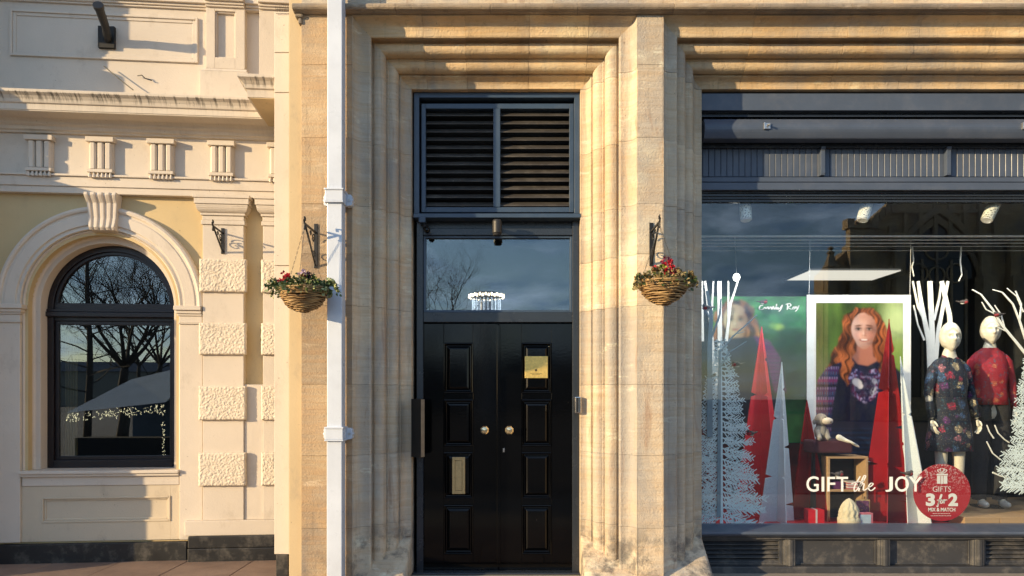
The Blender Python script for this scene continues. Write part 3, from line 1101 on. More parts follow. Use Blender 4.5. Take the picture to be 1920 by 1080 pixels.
blocks = [(485, 547), (605, 665), (724, 788), (849, 912)]
zbl = [(LB(415, b, 0.115)[1], LB(415, a, 0.115)[1]) for a, b in blocks]
p1a, p1b = LB(380, 600, 0.075)[0], LB(457, 600, 0.075)[0]
p2a, p2b = LB(493, 600, 0.075)[0], LB(560, 600, 0.075)[0]
zcap = LB(415, 421, 0.09)[1]
MB().box(p1a, p1b, -0.075, 0.0, pz + 0.1405, zcap).build('pilaster', M['cream'], cb, bevel=0.004)
MB().box(p2a, p2b, -0.075, 0.0, pz + 0.1405, zcap).build('pilaster', M['cream'], cb, bevel=0.004)
MB().box(p1b + 0.0005, p2a - 0.0005, -0.062, 0.0, pz + 0.1405, LB(475, 721, 0.06)[1]).build('filled_panel', M['cream'], cb, bevel=0.004)
# faint raised patch and side strip
MB().box(LB(346, 700, 0.03)[0], p1a - 0.0005, -0.03, 0.0, pz + 0.1405, AZ - 0.02).build('side_strip', M['cream'], cb, bevel=0.003)


def rough_block(w, h, seed):
    nx, nz = int(w / 0.0065), int(h / 0.0065)
    vs, fs = [], []
    rng = Vector((seed * 3.7, seed * 1.3, 0))
    for j in range(nz + 1):
        for i in range(nx + 1):
            x, z = w * i / nx - w / 2, h * j / nz
            e = min(i, nx - i, j, nz - j)
            p = Vector((x * 74, z * 74, 0)) + rng
            n = mnoise.noise(p + Vector((mnoise.noise(p * 0.8), mnoise.noise(p * 0.8 + Vector((5, 5, 5))), 0)) * 1.2)
            d = 0.034 + (0.0020 if n > 0.08 else -0.0026) * min(1, abs(n - 0.08) * 11) + 0.002 * mnoise.noise(p * 2.3)
            if e == 0:
                d = 0.020 + 0.006 * mnoise.noise(p * 0.6)
                x += 0.004 * mnoise.noise(p * 0.5)
                z += 0.004 * mnoise.noise(p * 0.5 + Vector((9, 0, 0)))
            elif e == 1:
                d *= 0.88
            vs.append((x, -d, z))
    for j in range(nz):
        for i in range(nx):
            q = j * (nx + 1) + i
            fs.append((q, q + 1, q + nx + 2, q + nx + 1))
    ring = [i for i in range(nx + 1)] + [j * (nx + 1) + nx for j in range(1, nz + 1)] + [nz * (nx + 1) + i for i in range(nx - 1, -1, -1)] + [j * (nx + 1) for j in range(nz - 1, 0, -1)]
    b = len(vs)
    vs += [(vs[k][0], 0.0, vs[k][2]) for k in ring]
    m = len(ring)
    for k in range(m):
        fs.append((ring[k], b + k, b + (k + 1) % m, ring[(k + 1) % m]))
    return MB().add(vs, fs)


pw1 = LB(461, 600, 0.11)[0] - LB(372, 600, 0.11)[0]
pc1 = (LB(461, 600, 0.11)[0] + LB(372, 600, 0.11)[0]) / 2
w2 = p2b + 0.02 - LB(489, 600, 0.11)[0]
pc2 = (p2b + 0.02 + LB(489, 600, 0.11)[0]) / 2
for k, (za, zb_) in enumerate(zbl):
    o = rough_block(pw1, zb_ - za, k + 1).build('rusticated_block', M['rough'], cb, smooth=True, fix=True)
    o.location = (pc1 + (0.004, 0.0, -0.002, -0.003)[k], -0.0752, za)
    o = rough_block(w2, zb_ - za, k + 11).build('rusticated_block', M['rough'], cb, smooth=True, fix=True)
    o.location = (pc2, -0.0752, za)
# joint fillets between
for zz in (zbl[0][0] - 0.055, zbl[2][0] - 0.19):
    pass

# capitals
for (ua, ub) in ((p1a, p1b), (p2a, p2b)):
    mb = MB()
    H = ZARCH - zcap
    st = [(0.0, 0.04, 0.012), (0.042, 0.085, 0.003), (0.087, 0.11, 0.016)]
    z = zcap + 0.001
    for a, b, e in st:
        mb.box(ua - e, ub + e, -0.075 - e, 0.0, zcap + a * H / 0.27 + 0.0005, zcap + b * H / 0.27)
    zq = zcap + 0.11 * H / 0.27
    zr = zcap + 0.185 * H / 0.27
    n = 6
    pts = []
    for k in range(n + 1):
        t = math.pi / 2 * k / n
        pts.append((0.010 + 0.040 * math.sin(t), zq + (zr - zq) * (1 - math.cos(t))))
    for k in range(n):
        e0, a = pts[k]
        e1, b = pts[k + 1]
        mb.add([(ua - e0, -0.075 - e0, a), (ub + e0, -0.075 - e0, a), (ub + e0, 0, a), (ua - e0, 0, a),
                (ua - e1, -0.075 - e1, b), (ub + e1, -0.075 - e1, b), (ub + e1, 0, b), (ua - e1, 0, b)],
               [(0, 3, 2, 1), (4, 5, 6, 7), (0, 1, 5, 4), (1, 2, 6, 5), (3, 0, 4, 7)])
    mb.box(ua - 0.060, ub + 0.060, -0.135, 0.0, zr + 0.0005, ZARCH - 0.03)
    mb.box(ua - 0.070, ub + 0.070, -0.145, 0.0, ZARCH - 0.0295, ZARCH - 0.001)
    mb.build('capital', M['cream'], cb, bevel=0.003, seg=1)

# architrave, frieze, triglyphs, cornice
mb = MB()
mb.box(UL, UR, -0.060, 0.0, ZARCH, 3.445)
mb.box(UL, UR, -0.072, 0.0, 3.4455, 3.535)
mb.box(UL, UR, -0.090, 0.0, 3.5355, 3.555)
mb.build('architrave', M['cream'], cb, bevel=0.004)
MB().box(UL, UR, -0.045, 0.0, 3.5555, 3.93).build('frieze', M['cream'], cb, bevel=0.002)
tri = None
for px in (73, 188, 302, 415, 526, -42):
    uc = LB(px, 300, 0.09)[0]
    if tri is None:
        mb = MB()
        for k in (-1, 0, 1):
            c = k * 0.068
            mb.zprism([(c - 0.030, -0.045), (c - 0.030, -0.078), (c - 0.018, -0.098), (c + 0.018, -0.098), (c + 0.030, -0.078), (c + 0.030, -0.045)], 3.605, 3.845)
        mb.box(-0.105, 0.105, -0.068, -0.04, 3.60, 3.85)
        tri = mb.build('triglyph', M['cream'], cb, bevel=0.003, seg=1, fix=True)
        cap = MB().box(-0.122, 0.122, -0.112, -0.04, 3.8505, 3.895).build('triglyph_cap', M['cream'], tri, bevel=0.003, seg=1)
        foot_ = MB().box(-0.112, 0.112, -0.108, -0.04, 3.570, 3.5995).build('triglyph_foot', M['cream'], tri, bevel=0.003, seg=1)
        mb = MB()
        for k in range(6):
            c = -0.090 + 0.036 * k
            mb.lathe([(0.015, -0.042), (0.009, 0.0)], (c, -0.092, 3.568), 8)
        gut = mb.build('guttae', M['cream'], tri, smooth=False)
        tri.location = (uc, 0, 0)
    else:
        c = dup(tri, (uc, 0, 0))
        dup(cap, parent=c)
        dup(foot_, parent=c)
        dup(gut, parent=c)

cp = [(0.0, 3.925), (0.070, 3.925), (0.075, 3.940), (0.095, 3.950), (0.100, 3.975), (0.125, 3.990), (0.128, 4.010), (0.150, 4.032), (0.300, 4.036),
      (0.300, 4.046), (0.306, 4.046), (0.308, 4.098), (0.320, 4.102), (0.324, 4.112), (0.330, 4.132), (0.345, 4.156), (0.366, 4.172), (0.372, 4.176), (0.374, 4.200), (0.360, 4.206), (0.0, 4.235)]
mb = MB()
mb.prism(cp, lambda o, z: (UL, -o, z), lambda o, z: (UR, -o, z))
mb.build('cornice', M['cream_drip'], cb, bevel=0.002, seg=1, fix=True)
# the break forward over the party wall
ub = LB(443, 124, 0.86)[0]
mb = MB()
cp2 = [(0.2, 4.040), (0.78, 4.036), (0.78, 4.046), (0.786, 4.098), (0.800, 4.104), (0.806, 4.132), (0.825, 4.156), (0.846, 4.172), (0.852, 4.176), (0.854, 4.202), (0.2, 4.235)]
mb.prism(cp2, lambda o, z: (ub + (0.854 - max(o, 0.78)) * 0.9, -o, z), lambda o, z: (ub + 0.6, -o, z))
mb.build('cornice', M['cream_drip'], cb, bevel=0.002, seg=1, fix=True)
MB().box(ub + 0.09, ub + 0.6, -0.775, -0.1, 4.028, 4.0355).build('soffit_panel', M['ochre'], cb)

# attic: panels, pier, top moulding
mb = MB()
ta, tb = LB(18, 60, 0.015)[0], LB(371, 60, 0.015)[0]
t0, t1 = LB(200, 111, 0.015)[1], LB(200, 25, 0.015)[1]
frame(mb, ta, tb, t0, t1, 0.022, -0.020, 0.0)
frame(mb, ta + 0.022, tb - 0.022, t0 + 0.022, t1 - 0.022, 0.03, -0.008, 0.0)
mb.build('panel_moulding', M['cream'], cb, bevel=0.004)
qa, qb = LB(386, 60, 0.07)[0], LB(459, 60, 0.07)[0]
za, zb_ = LB(424, 108, 0.07)[1], LB(424, 21, 0.07)[1]
ra, rb = LB(403, 60, 0.07)[0], LB(441, 60, 0.07)[0]
mb = MB()
ztop2 = LB(424, 0, 0.07)[1]
zpb = LB(424, 128, 0.08)[1]
mb.box(qa, ra, -0.07, 0, zpb, 6.1).box(rb, qb, -0.07, 0, zpb, 6.1)
mb.box(ra, rb, -0.07, 0, zpb, za).box(ra, rb, -0.07, 0, zb_, 6.1)
mb.box(ra, rb, -0.03, 0, za, zb_)
mb.box(qa - 0.05, qb + 0.03, -0.085, 0, 4.22, zpb - 0.03)
mb.prism([(0, zpb - 0.0295), (0.085, zpb - 0.0295), (0.07, zpb - 0.0005), (0, zpb - 0.0005)], lambda o, z: (qa - 0.05 * (1 if o > 0.08 or o == 0 else 0.2), -o, z), lambda o, z: (qb + 0.02, -o, z))
mb.build('attic_pier', M['cream'], cb, bevel=0.003, fix=True)
mb = MB()
frame(mb, ra, rb, za, zb_, 0.012, -0.055, -0.031)
mb.build('pier_moulding', M['cream'], cb, bevel=0.003)
r2a = LB(486, 60, 0.07)[0]
MB().box(r2a, UR, -0.07, 0, 4.22, 6.1).build('attic_pier', M['cream'], cb, bevel=0.003)
mb = MB()
zm = LB(200, 6, 0.05)[1]
for (a, b, ex) in ((UL, qa - 0.001, 0.0), (qa, qb, 0.07), (qb + 0.001, r2a - 0.001, 0.03), (r2a, UR, 0.07)):
    mb.box(a, b, -(0.02 + ex), 0, zm, zm + 0.018)
    mb.box(a, b, -(0.035 + ex), 0, zm + 0.0185, zm + 0.042)
    mb.box(a, b, -(0.06 + ex), 0, zm + 0.0425, zm + 0.09)
mb.build('top_moulding', M['cream'], cb, bevel=0.004)

# window joinery
WO = -0.215                   # front of the joinery
mb = MB()
n = 40
zmid1, zmid0 = LB(213, 566, WO + 0.03)[1], LB(213, 597, WO + 0.03)[1]
R = R_IN - 0.0005
for (ro, ri, of, ob) in ((R, R - 0.055, WO, WO - 0.07), (R - 0.055, R - 0.085, WO - 0.02, WO - 0.07)):
    secs = []
    pr = [(ro, of), (ri, of), (ri, ob), (ro, ob)]
    zl = zmid1 if ro != R else ZS + 0.001
    seq = []
    if ro == R:
        seq.append([(AU + r, -o, zl) for r, o in pr])
    t0_ = 0 if ro == R else 0.0
    for k in range(n + 1):
        t = math.pi * k / n
        seq.append([(AU + r * math.cos(t), -o, max(AZ + r * math.sin(t), AZ)) for r, o in pr])
    if ro == R:
        seq.append([(AU - r, -o, zl) for r, o in pr])
    vs = [p for s in seq for p in s]
    fs = []
    for i in range(len(seq) - 1):
        for k in range(4):
            fs.append((i * 4 + k, i * 4 + (k + 1) % 4, i * 4 + 4 + (k + 1) % 4, i * 4 + 4 + k))
    fs += [(3, 2, 1, 0), tuple(len(vs) - 4 + k for k in range(4))]
    mb.add(vs, fs)
ins = R - 0.056
mb.box(AU - ins, AU + ins, -(WO + 0.0), -(WO - 0.07), ZS + 0.001, ZS + 0.075)
mb.box(AU - ins, AU + ins, -(WO - 0.015), -(WO - 0.07), AZ - 0.12, AZ + 0.05)
wf = mb.build('arched_window', M['maroon'], cb, bevel=0.003, fix=True)
MB().box(AU - R + 0.001, AU + R - 0.001, -(WO + 0.035), -(WO - 0.01), AZ - 0.085, AZ - 0.04).box(AU - R + 0.001, AU + R - 0.001, -(WO + 0.02), -(WO - 0.01), AZ - 0.039, AZ - 0.01).build('transom_rail', M['maroon'], wf, bevel=0.006)
mb = MB()
frame(mb, AU - ins, AU + ins, ZS + 0.076, AZ - 0.121, 0.035, -(WO - 0.03), -(WO - 0.07))
mb.build('casement', M['maroon'], wf, bevel=0.003)
MB().box(AU - ins + 0.02, AU + ins - 0.02, -(WO - 0.045), -(WO - 0.050), ZS + 0.10, AZ - 0.14).build('pane', M['glass_old'], wf)
r = R - 0.08
out = [(AU + r * math.cos(math.pi * k / 30), AZ + r * math.sin(math.pi * k / 30)) for k in range(31)]
out = [(AU - r, AZ + 0.04)] + [(a, max(b, AZ + 0.04)) for a, b in out[::-1]] + [(AU + r, AZ + 0.04)]
out = out[1:-1]
MB().yprism(out, -(WO - 0.045), -(WO - 0.050)).build('pane', M['glass_old'], wf, fix=True)
# curtain strip behind the left edge
mb = MB()
for k in range(9):
    x = AU - ins + 0.05 + k * 0.012
    mb.box(x, x + 0.009, 0.33 + 0.012 * (k % 2), 0.35 + 0.012 * (k % 2), 0.9, AZ - 0.1)
mb.build('curtain', plain('gold_curtain', (0.35, 0.27, 0.14), 0.9), wf)

# floodlight on the attic
pu, pz_ = LB(200, 70, 0.02)
w = O_L + U_L * pu + N_L * 0.02
t = thing('floodlight', 'black tube lamp on a square backplate high on the cream attic panel', 'lamp', (w.x, w.y, pz_), TH, local=True)
MB().box(-0.073, 0.073, -0.012, 0.03, -0.10, 0.10).build('backplate', M['black'], t, bevel=0.002)
mb = MB().tube([(0.015, 0.0, -0.03), (0.03, -0.06, 0.0), (0.045, -0.12, 0.035)], [0.035, 0.035, 0.032], 14)
mb.tube([(0.045, -0.12, 0.035), (0.070, -0.30, 0.11)], [0.034, 0.038], 14)
mb.build('lamp_tube', M['iron'], t, smooth=False, bevel=0.002)
MB().tube([(0.070, -0.298, 0.109), (0.075, -0.335, 0.125)], [0.043, 0.045], 14).build('lamp_hood', M['iron'], t, bevel=0.002)
# loose cables
for nm, pts, lab in (('loose_rod', [(195, 124, 0.05), (222, 147, 0.07), (250, 169, 0.09)], 'thin dark rod leaning on the ledge under the black floodlight'),
                     ('loose_wire', [(258, 142, 0.02), (266, 141, 0.04), (272, 147, 0.035), (285, 151, 0.02)], 'short bent wire sticking out of the cream attic wall')):
    pp = []
    for px, py, o in pts:
        u, z = LB(px, py, o)
        w = O_L + U_L * u + N_L * o
        pp.append((w.x, w.y, z))
    tag(MB().tube(pp, 0.005, 6).build(nm, M['iron']), lab, 'wire')

# ------------------------------------------------------------------ unseen pier added beyond the left edge, stepped to shape the long shade
nb = thing('unseen_shade_pier', 'unseen stepped pier added to shade the wall, beyond the left end of the arched window', 'pier', (-5.3, 6.3, 0))
XP = -4.93
mb = MB()
levels = [(0.0, 0.35, 5.74), (0.351, 1.35, 5.80), (1.351, 2.55, 5.82), (2.551, 2.72, 5.80), (2.721, 2.95, 5.86), (2.951, 3.70, 5.95), (3.701, 3.90, 6.10), (3.901, 4.20, 6.10), (4.201, 4.34, 5.93), (4.341, 4.60, 5.99), (4.601, 4.86, 5.92), (4.861, 5.12, 5.99), (5.121, 5.9, 5.90), (5.901, 6.5, 5.88)]
for a, b, y in levels:
    mb.box(-5.6, XP, y, 7.0, a, b)
mb.build('shaft', M['cream'], nb, bevel=0.03, seg=3)

# ------------------------------------------------------------------ shopfront
sf = thing('shopfront', 'slate grey timber shopfront with a boarded frieze, awning box and one big display window', 'shopfront', (3.6, 6.3, 0))
SX0, SX1 = XS0 + A + 0.002, XS1 - A - 0.002
# top board
mb = MB()
ya = 6.195
mb.box(SX0, SX1, ya, ya + 0.25, Z(207, ya), Z(175, ya))
mb.box(SX0, SX1, ya + 0.03, ya + 0.25, Z(175, ya) + 0.0005, ZL)
mb.build('fascia_board', M['slate'], sf, bevel=0.004)
mb = MB()
for a, b, o in ((208.5, 212, 0.035), (212.5, 215.5, 0.05), (216, 219, 0.03)):
    mb.box(SX0, SX1, ya + o, ya + 0.25, Z(b, ya + o), Z(a, ya + o))
mb.build('fascia_moulding', M['frame'], sf, bevel=0.003)
# awning box, rounded front
yb = 6.135
zt_, zb_ = Z(220, yb), Z(257, yb)
prof = [(yb + 0.14, zt_), (yb + 0.045, zt_)]
for k in range(9):
    t = k / 8
    prof.append((yb + 0.035 - 0.035 * math.sin(math.pi * t * 0.9 + 0.1), zt_ - 0.004 - (zt_ - zb_ - 0.012) * t))
prof += [(yb + 0.035, zb_ - 0.001), (yb + 0.14, zb_ - 0.001)]
MB().xprism(prof, SX0 + 0.02, SX1).build('awning_box', M['slate'], sf, bevel=0.002, seg=1, fix=True)
for px in (1438, 1922, 2400):
    x = X(px, yb)
    z = Z(237, yb)
    mb = MB().box(x - 0.026, x + 0.026, yb - 0.012, yb + 0.03, z - 0.024, z + 0.026)
    mb.box(x - 0.030, x - 0.020, yb - 0.02, yb + 0.02, z - 0.028, z + 0.03)
    mb.tube([(x, yb, z + 0.01), (x + 0.012, yb - 0.045, z)], 0.009, 8)
    mb.build('awning_eye', M['steel'], sf, bevel=0.002)
mb = MB().box(SX0, SX1, 6.30, 6.42, Z(277, 6.3), Z(258, 6.3))
mb.build('shadow_board', M['frame'], sf, bevel=0.003)
# boarded frieze
yc = 6.335
bz0, bz1 = Z(331, yc), Z(279, yc)
pitch = 11.35 * yc / FPX
bd = None
x = SX0
nb_ = 0
while x < SX1 - 0.01:
    if bd is None:
        w = pitch - 0.0005
        bd = MB().zprism([(0, yc + 0.02), (0, yc + 0.0055), (0.0045, yc), (w - 0.0045, yc), (w, yc + 0.0055), (w, yc + 0.02)], bz0, bz1).build('board', M['slate'], sf, fix=True)
        bd.location = (x, 0, 0)
    else:
        dup(bd, (x, 0, 0))
    x += pitch
br = None
for px in (1541, 1777, 2013, 2249):
    x = X(px + 2, yc - 0.04)
    if br is None:
        prof = [(yc, bz0), (yc - 0.040, bz0), (yc - 0.044, bz0 + 0.02), (yc - 0.044, bz1 - 0.03), (yc - 0.055, bz1 - 0.01), (yc - 0.055, bz1 + 0.004), (yc, bz1 + 0.004)]
        br = MB().xprism(prof, -0.019, 0.019).build('frieze_divider', M['slate'], sf, bevel=0.003, fix=True)
        br.location = (x, 0, 0)
    else:
        dup(br, (x, 0, 0))
# rails under it
mb = MB()
for a, b, y in ((332, 341, 6.30), (342, 356, 6.29)):
    mb.box(SX0, SX1, y, y + 0.14, Z(b, y), Z(a, y))
mb.build('transom_rail', M['slate'], sf, bevel=0.003)
mb = MB()
for a, b, y in ((357, 362, 6.335), (362.5, 368, 6.35), (368.5, 373, 6.365), (373.5, 379, 6.38)):
    mb.box(SX0, SX1, y, 6.44, Z(b, y), Z(a, y))
mb.build('head_moulding', M['frame'], sf, bevel=0.002)
YS = 6.40
mb = MB()
mb.box(SX0, SX0 + 0.012, 6.37, 6.44, Z(983, YS), Z(379, YS))
mb.box(SX1 - 0.04, SX1, 6.36, 6.44, Z(983, YS), Z(379, YS))
mb.build('window_stile', M['frame'], sf, bevel=0.002)
MB().box(SX0 + 0.006, SX1 - 0.03, YS, YS + 0.008, Z(985, YS), Z(375, YS)).build('pane', M['glass_shop'], sf)
# sill
yl = 6.19
sz1, sz0 = Z(983, YS), Z(1003, yl)
prof = [(YS + 0.06, sz1), (YS - 0.01, sz1), (yl + 0.01, sz1 - 0.030), (yl, sz1 - 0.037), (yl, sz0), (yl + 0.03, sz0 - 0.002), (yl + 0.035, sz0 - 0.020), (YS + 0.06, sz0 - 0.020)]
MB().xprism(prof, SX0, SX1).build('shop_sill', M['slate'], sf, bevel=0.005, fix=True)
# stall riser: three framed panels and two vents
yr = 6.27
rz1 = sz0 - 0.022
rz0 = 0.045
posts = [(1471, 1492), (1649, 1671), (1826, 1848), (2004, 2026), (2182, 2204)]
mb = MB().box(SX0, SX1, yr - 0.02, 6.44, -0.02, rz0)
mb.build('base_board', M['riser'], sf, bevel=0.006)
mb = MB().box(SX0, SX1, yr + 0.01, 6.44, rz1 - 0.035, rz1).box(SX0, SX1, yr - 0.005, 6.44, rz1 - 0.014, rz1 - 0.0005)
mb.build('riser_rail', M['riser'], sf, bevel=0.003)
post = None
for a, b in posts:
    xa = X(a, yr)
    w = (b - a) * yr / FPX
    if post is None:
        pr = [(0, yr + 0.10), (0, yr + 0.045), (0.012, yr + 0.04), (0.016, yr + 0.028), (0.030, yr + 0.024), (0.036, yr + 0.008), (0.05, yr), (0.072, yr), (0.078, yr + 0.006), (w, yr + 0.008), (w, yr + 0.10)]
        post = MB().zprism(pr, rz0 + 0.001, rz1 - 0.036).build('riser_post', M['riser'], sf, bevel=0.002, seg=1, fix=True)
        post.location = (xa, 0, 0)
    else:
        dup(post, (xa, 0, 0))
edges = [SX0] + [X(v, yr) for ab in posts for v in ab] + [SX1]
for k in range(0, len(edges), 2):
    a, b = edges[k], edges[k + 1]
    if k in (0, 6):
        f = MB()
        frame(f, a + 0.002, b - 0.002, rz0 + 0.002, rz1 - 0.037, 0.03, yr + 0.045, yr + 0.11, 0.02)
        fo = f.build('riser_vent', M['riser'], sf, bevel=0.002)
        MB().box(a + 0.03, b - 0.03, yr + 0.12, yr + 0.13, rz0, rz1 - 0.037).build('backing_board', M['black'], fo)
        s0 = None
        nz = 5
        hz = (rz1 - 0.037 - rz0 - 0.04) / nz
        for q in range(nz):
            zc = rz0 + 0.022 + hz * (q + 0.5)
            if s0 is None:
                prof = [(yr + 0.050, -0.020), (yr + 0.047, -0.012), (yr + 0.10, 0.022), (yr + 0.104, 0.014)]
                s0 = MB().xprism(prof, a + 0.031, b - 0.031).build('slat', M['riser'], fo, bevel=0.002, seg=1, fix=True)
                s0.location = (0, 0, zc)
            else:
                dup(s0, (0, 0, zc))
    else:
        f = MB().box(a + 0.002, b - 0.002, yr + 0.06, yr + 0.10, rz0 + 0.002, rz1 - 0.037)
        po = f.build('riser_panel', M['riser'], sf)
        mo = MB()
        frame(mo, a + 0.003, b - 0.003, rz0 + 0.003, rz1 - 0.038, 0.014, yr + 0.045, yr + 0.0595)
        mo.build('panel_moulding', M['riser'], po, bevel=0.004)

# ---- writing on the glass
def text_obj(s, name, mat, box, y, parent=None, shear=0.0, bold=0.0, depth=0.0015):
    """lettering fitted to a box of photo pixels at depth y"""
    cu = bpy.data.curves.new(name, 'FONT')
    cu.body = s
    cu.shear = shear
    cu.offset = bold
    cu.extrude = 0.01
    cu.resolution_u = 4
    tmp = bpy.data.objects.new(name, cu)
    COL.objects.link(tmp)
    dg = bpy.context.evaluated_depsgraph_get()
    me = bpy.data.meshes.new_from_object(tmp.evaluated_get(dg))
    bpy.data.objects.remove(tmp)
    bpy.data.curves.remove(cu)
    co = np.empty(len(me.vertices) * 3)
    me.vertices.foreach_get('co', co)
    co = co.reshape(-1, 3)
    mn, mx = co.min(0), co.max(0)
    xa, xb, za, zb = X(box[0], y), X(box[2], y), Z(box[3], y), Z(box[1], y)
    out = np.empty_like(co)
    out[:, 0] = xa + (co[:, 0] - mn[0]) / (mx[0] - mn[0]) * (xb - xa)
    out[:, 2] = za + (co[:, 1] - mn[1]) / (mx[1] - mn[1]) * (zb - za)
    out[:, 1] = y - (co[:, 2] - mn[2]) / (mx[2] - mn[2]) * depth
    p = parent
    while p is not None and p.parent is not None:
        p = p.parent
    if p is not None:
        out -= np.array(ORG[p.name])
    me.vertices.foreach_set('co', out.ravel())
    me.materials.clear()
    me.materials.append(mat)
    o = bpy.data.objects.new(name, me)
    COL.objects.link(o)
    if parent:
        o.parent = parent
    return o


def stroke(name, mat, strokes, y, w, parent=None, depth=0.0015):
    """handwritten strokes given in photo pixels"""
    mb = MB()
    for st in strokes:
        pts = [(X(a, y), Z(b, y)) for a, b in st]
        # smooth the polyline (Catmull-Rom)
        sm = []
        m = len(pts)
        for i in range(m - 1):
            p0, p1, p2, p3 = pts[max(i - 1, 0)], pts[i], pts[i + 1], pts[min(i + 2, m - 1)]
            for k in range(5):
                t = k / 5
                sm.append(tuple(0.5 * (2 * p1[q] + (p2[q] - p0[q]) * t + (2 * p0[q] - 5 * p1[q] + 4 * p2[q] - p3[q]) * t * t + (3 * p1[q] - p0[q] - 3 * p2[q] + p3[q]) * t ** 3) for q in (0, 1)))
        sm.append(pts[-1])
        vs, fs = [], []
        for i, (a, b) in enumerate(sm):
            q0, q1 = sm[max(i - 1, 0)], sm[min(i + 1, len(sm) - 1)]
            dx, dz = q1[0] - q0[0], q1[1] - q0[1]
            L = math.hypot(dx, dz) or 1
            ww = w * (0.55 + 0.6 * abs(dz / L))
            nx, nz = -dz / L * ww / 2, dx / L * ww / 2
            vs += [(a + nx, y - depth, b + nz), (a - nx, y - depth, b - nz), (a - nx, y, b - nz), (a + nx, y, b + nz)]
        for i in range(len(sm) - 1):
            for k in range(4):
                fs.append((i * 4 + k, i * 4 + (k + 1) % 4, i * 4 + 4 + (k + 1) % 4, i * 4 + 4 + k))
        fs += [(3, 2, 1, 0), tuple(len(vs) - 4 + k for k in range(4))]
        mb.add(vs, fs)
    return mb.build(name, mat, parent, fix=True)


M['vinyl'] = plain('white_vinyl', (0.80, 0.80, 0.78), 0.5, 0, 0.05)
yv = YS - 0.0005
wl_ = thing('window_lettering', 'white GIFT the JOY lettering stuck across the lower part of the shop window', 'lettering', (X(1620, yv), yv, Z(922, yv)))
for ch, bx in (('G', (1512, 893, 1535, 922)), ('I', (1540.5, 894, 1545.5, 921.5)), ('F', (1551, 894, 1566, 921.5)), ('T', (1568, 894, 1590, 921.5)),
               ('J', (1660, 894, 1674, 922)), ('O', (1678, 893, 1704, 922)), ('Y', (1704, 894, 1729, 921.5))):
    text_obj(ch, 'letter', M['vinyl'], bx, yv, wl_, 0, 0.008)
the = [[(1596, 907), (1603, 905), (1612, 903), (1621, 901)], [(1613, 893), (1607, 903), (1602, 913), (1602, 921), (1606, 919), (1611, 913)],
       [(1611, 913), (1619, 901), (1623, 893), (1620, 892), (1615, 903), (1610, 921)], [(1611, 915), (1616, 908), (1620, 907), (1619, 914), (1619, 919), (1623, 918), (1628, 914)],
       [(1628, 914), (1634, 911), (1637, 907), (1633, 906), (1629, 911), (1629, 917), (1633, 920), (1638, 917), (1641, 914)]]
stroke('script_word', M['vinyl'], the, yv, 0.010, wl_)

# round offer sign
gt = NT('red_glitter_disc')
spz = gt.n.new('ShaderNodeSeparateXYZ')
gt.l.new(gt.pos, spz.inputs[0])
zc = Z(923, YS + 0.03)
hgt = gt.ramp(gt.math('ADD', gt.math('MULTIPLY', gt.math('SUBTRACT', spz.outputs['Z'], zc), 1.9), 0.5), [(0.42, 0.0), (0.90, 0.9)])
gl_ = gt.ramp(gt.noise(85, 2, 0.5), [(0.52, 0.0), (0.60, 1.0)])
cc = gt.mix(gt.math('MULTIPLY', hgt, gl_), (0.42, 0.012, 0.022), (0.75, 0.55, 0.55))
cc = gt.mix(gt.ramp(gt.noise(3, 3), [(0.3, 0.0), (0.7, 0.35)]), cc, (0.25, 0.006, 0.012))
gt.set(Base_Color=cc, Roughness=0.4)
yd = YS + 0.03
dcx, dcz = P(1766.5, 923.5, yd)
dr = 53.5 * yd / FPX
ds = thing('offer_sign', 'round red glitter sign reading GIFTS 3 for 2 MIX & MATCH at the window bottom', 'sign', (dcx, yd, dcz - dr))
n = 64
MB().prism([(dcx + dr * math.cos(2 * math.pi * k / n), dcz + dr * math.sin(2 * math.pi * k / n)) for k in range(n)],
           lambda a, b: (a, yd, b), lambda a, b: (a, yd + 0.006, b)).build('disc', gt.m, ds, fix=True)
ye = yd - 0.0006
text_obj('GIFTS', 'word', M['vinyl'], (1749, 912, 1783, 922), ye, ds, 0, -0.012)
text_obj('3', 'numeral', M['vinyl'], (1736, 925, 1753, 949), ye, ds, 0, 0.05)
text_obj('2', 'numeral', M['vinyl'], (1778, 925, 1796, 949), ye, ds, 0, 0.05)
stroke('script_word', M['vinyl'], [[(1758, 946), (1763, 936), (1766, 928), (1764, 928), (1761, 938), (1758, 950), (1756, 948)], [(1757, 938), (1762, 937), (1766, 937), (1763, 941), (1765, 944), (1768, 940), (1766, 937), (1770, 939)],
                                     [(1770, 936), (1770, 944)], [(1770, 941), (1773, 937), (1776, 938)]], ye, 0.008, ds)
text_obj('MIX & MATCH', 'word', M['vinyl'], (1740.5, 952, 1791, 959), ye, ds, 0, 0.018)
mb = MB()
for z_, a, b in ((963, 1749, 1784), (967, 1745, 1786)):
    for q in range(int((b - a) / 3)):
        xx = a + q * 3
        mb.box(X(xx, ye), X(xx + 2.1, ye), ye - 0.001, ye, Z(z_ + 0.4, ye), Z(z_ - 0.4, ye))
mb.build('small_print', M['vinyl'], ds)
mb = MB()
for a, b, c, d in ((1757, 892, 1763.2, 907), (1764.4, 892, 1768, 907), (1769.2, 892, 1776, 907), (1756, 888.5, 1777, 891.2)):
    mb.box(X(a, ye), X(c, ye), ye - 0.0015, ye, Z(d, ye), Z(b, ye))
mb.build('gift_icon', M['vinyl'], ds)
stroke('bow_icon', M['vinyl'], [[(1766, 888), (1760, 885), (1758, 881), (1762, 881), (1766, 887), (1771, 881), (1775, 881), (1773, 885), (1767, 888)], [(1764, 884), (1763, 879), (1767, 878), (1770, 880), (1767, 885)]], ye, 0.006, ds)

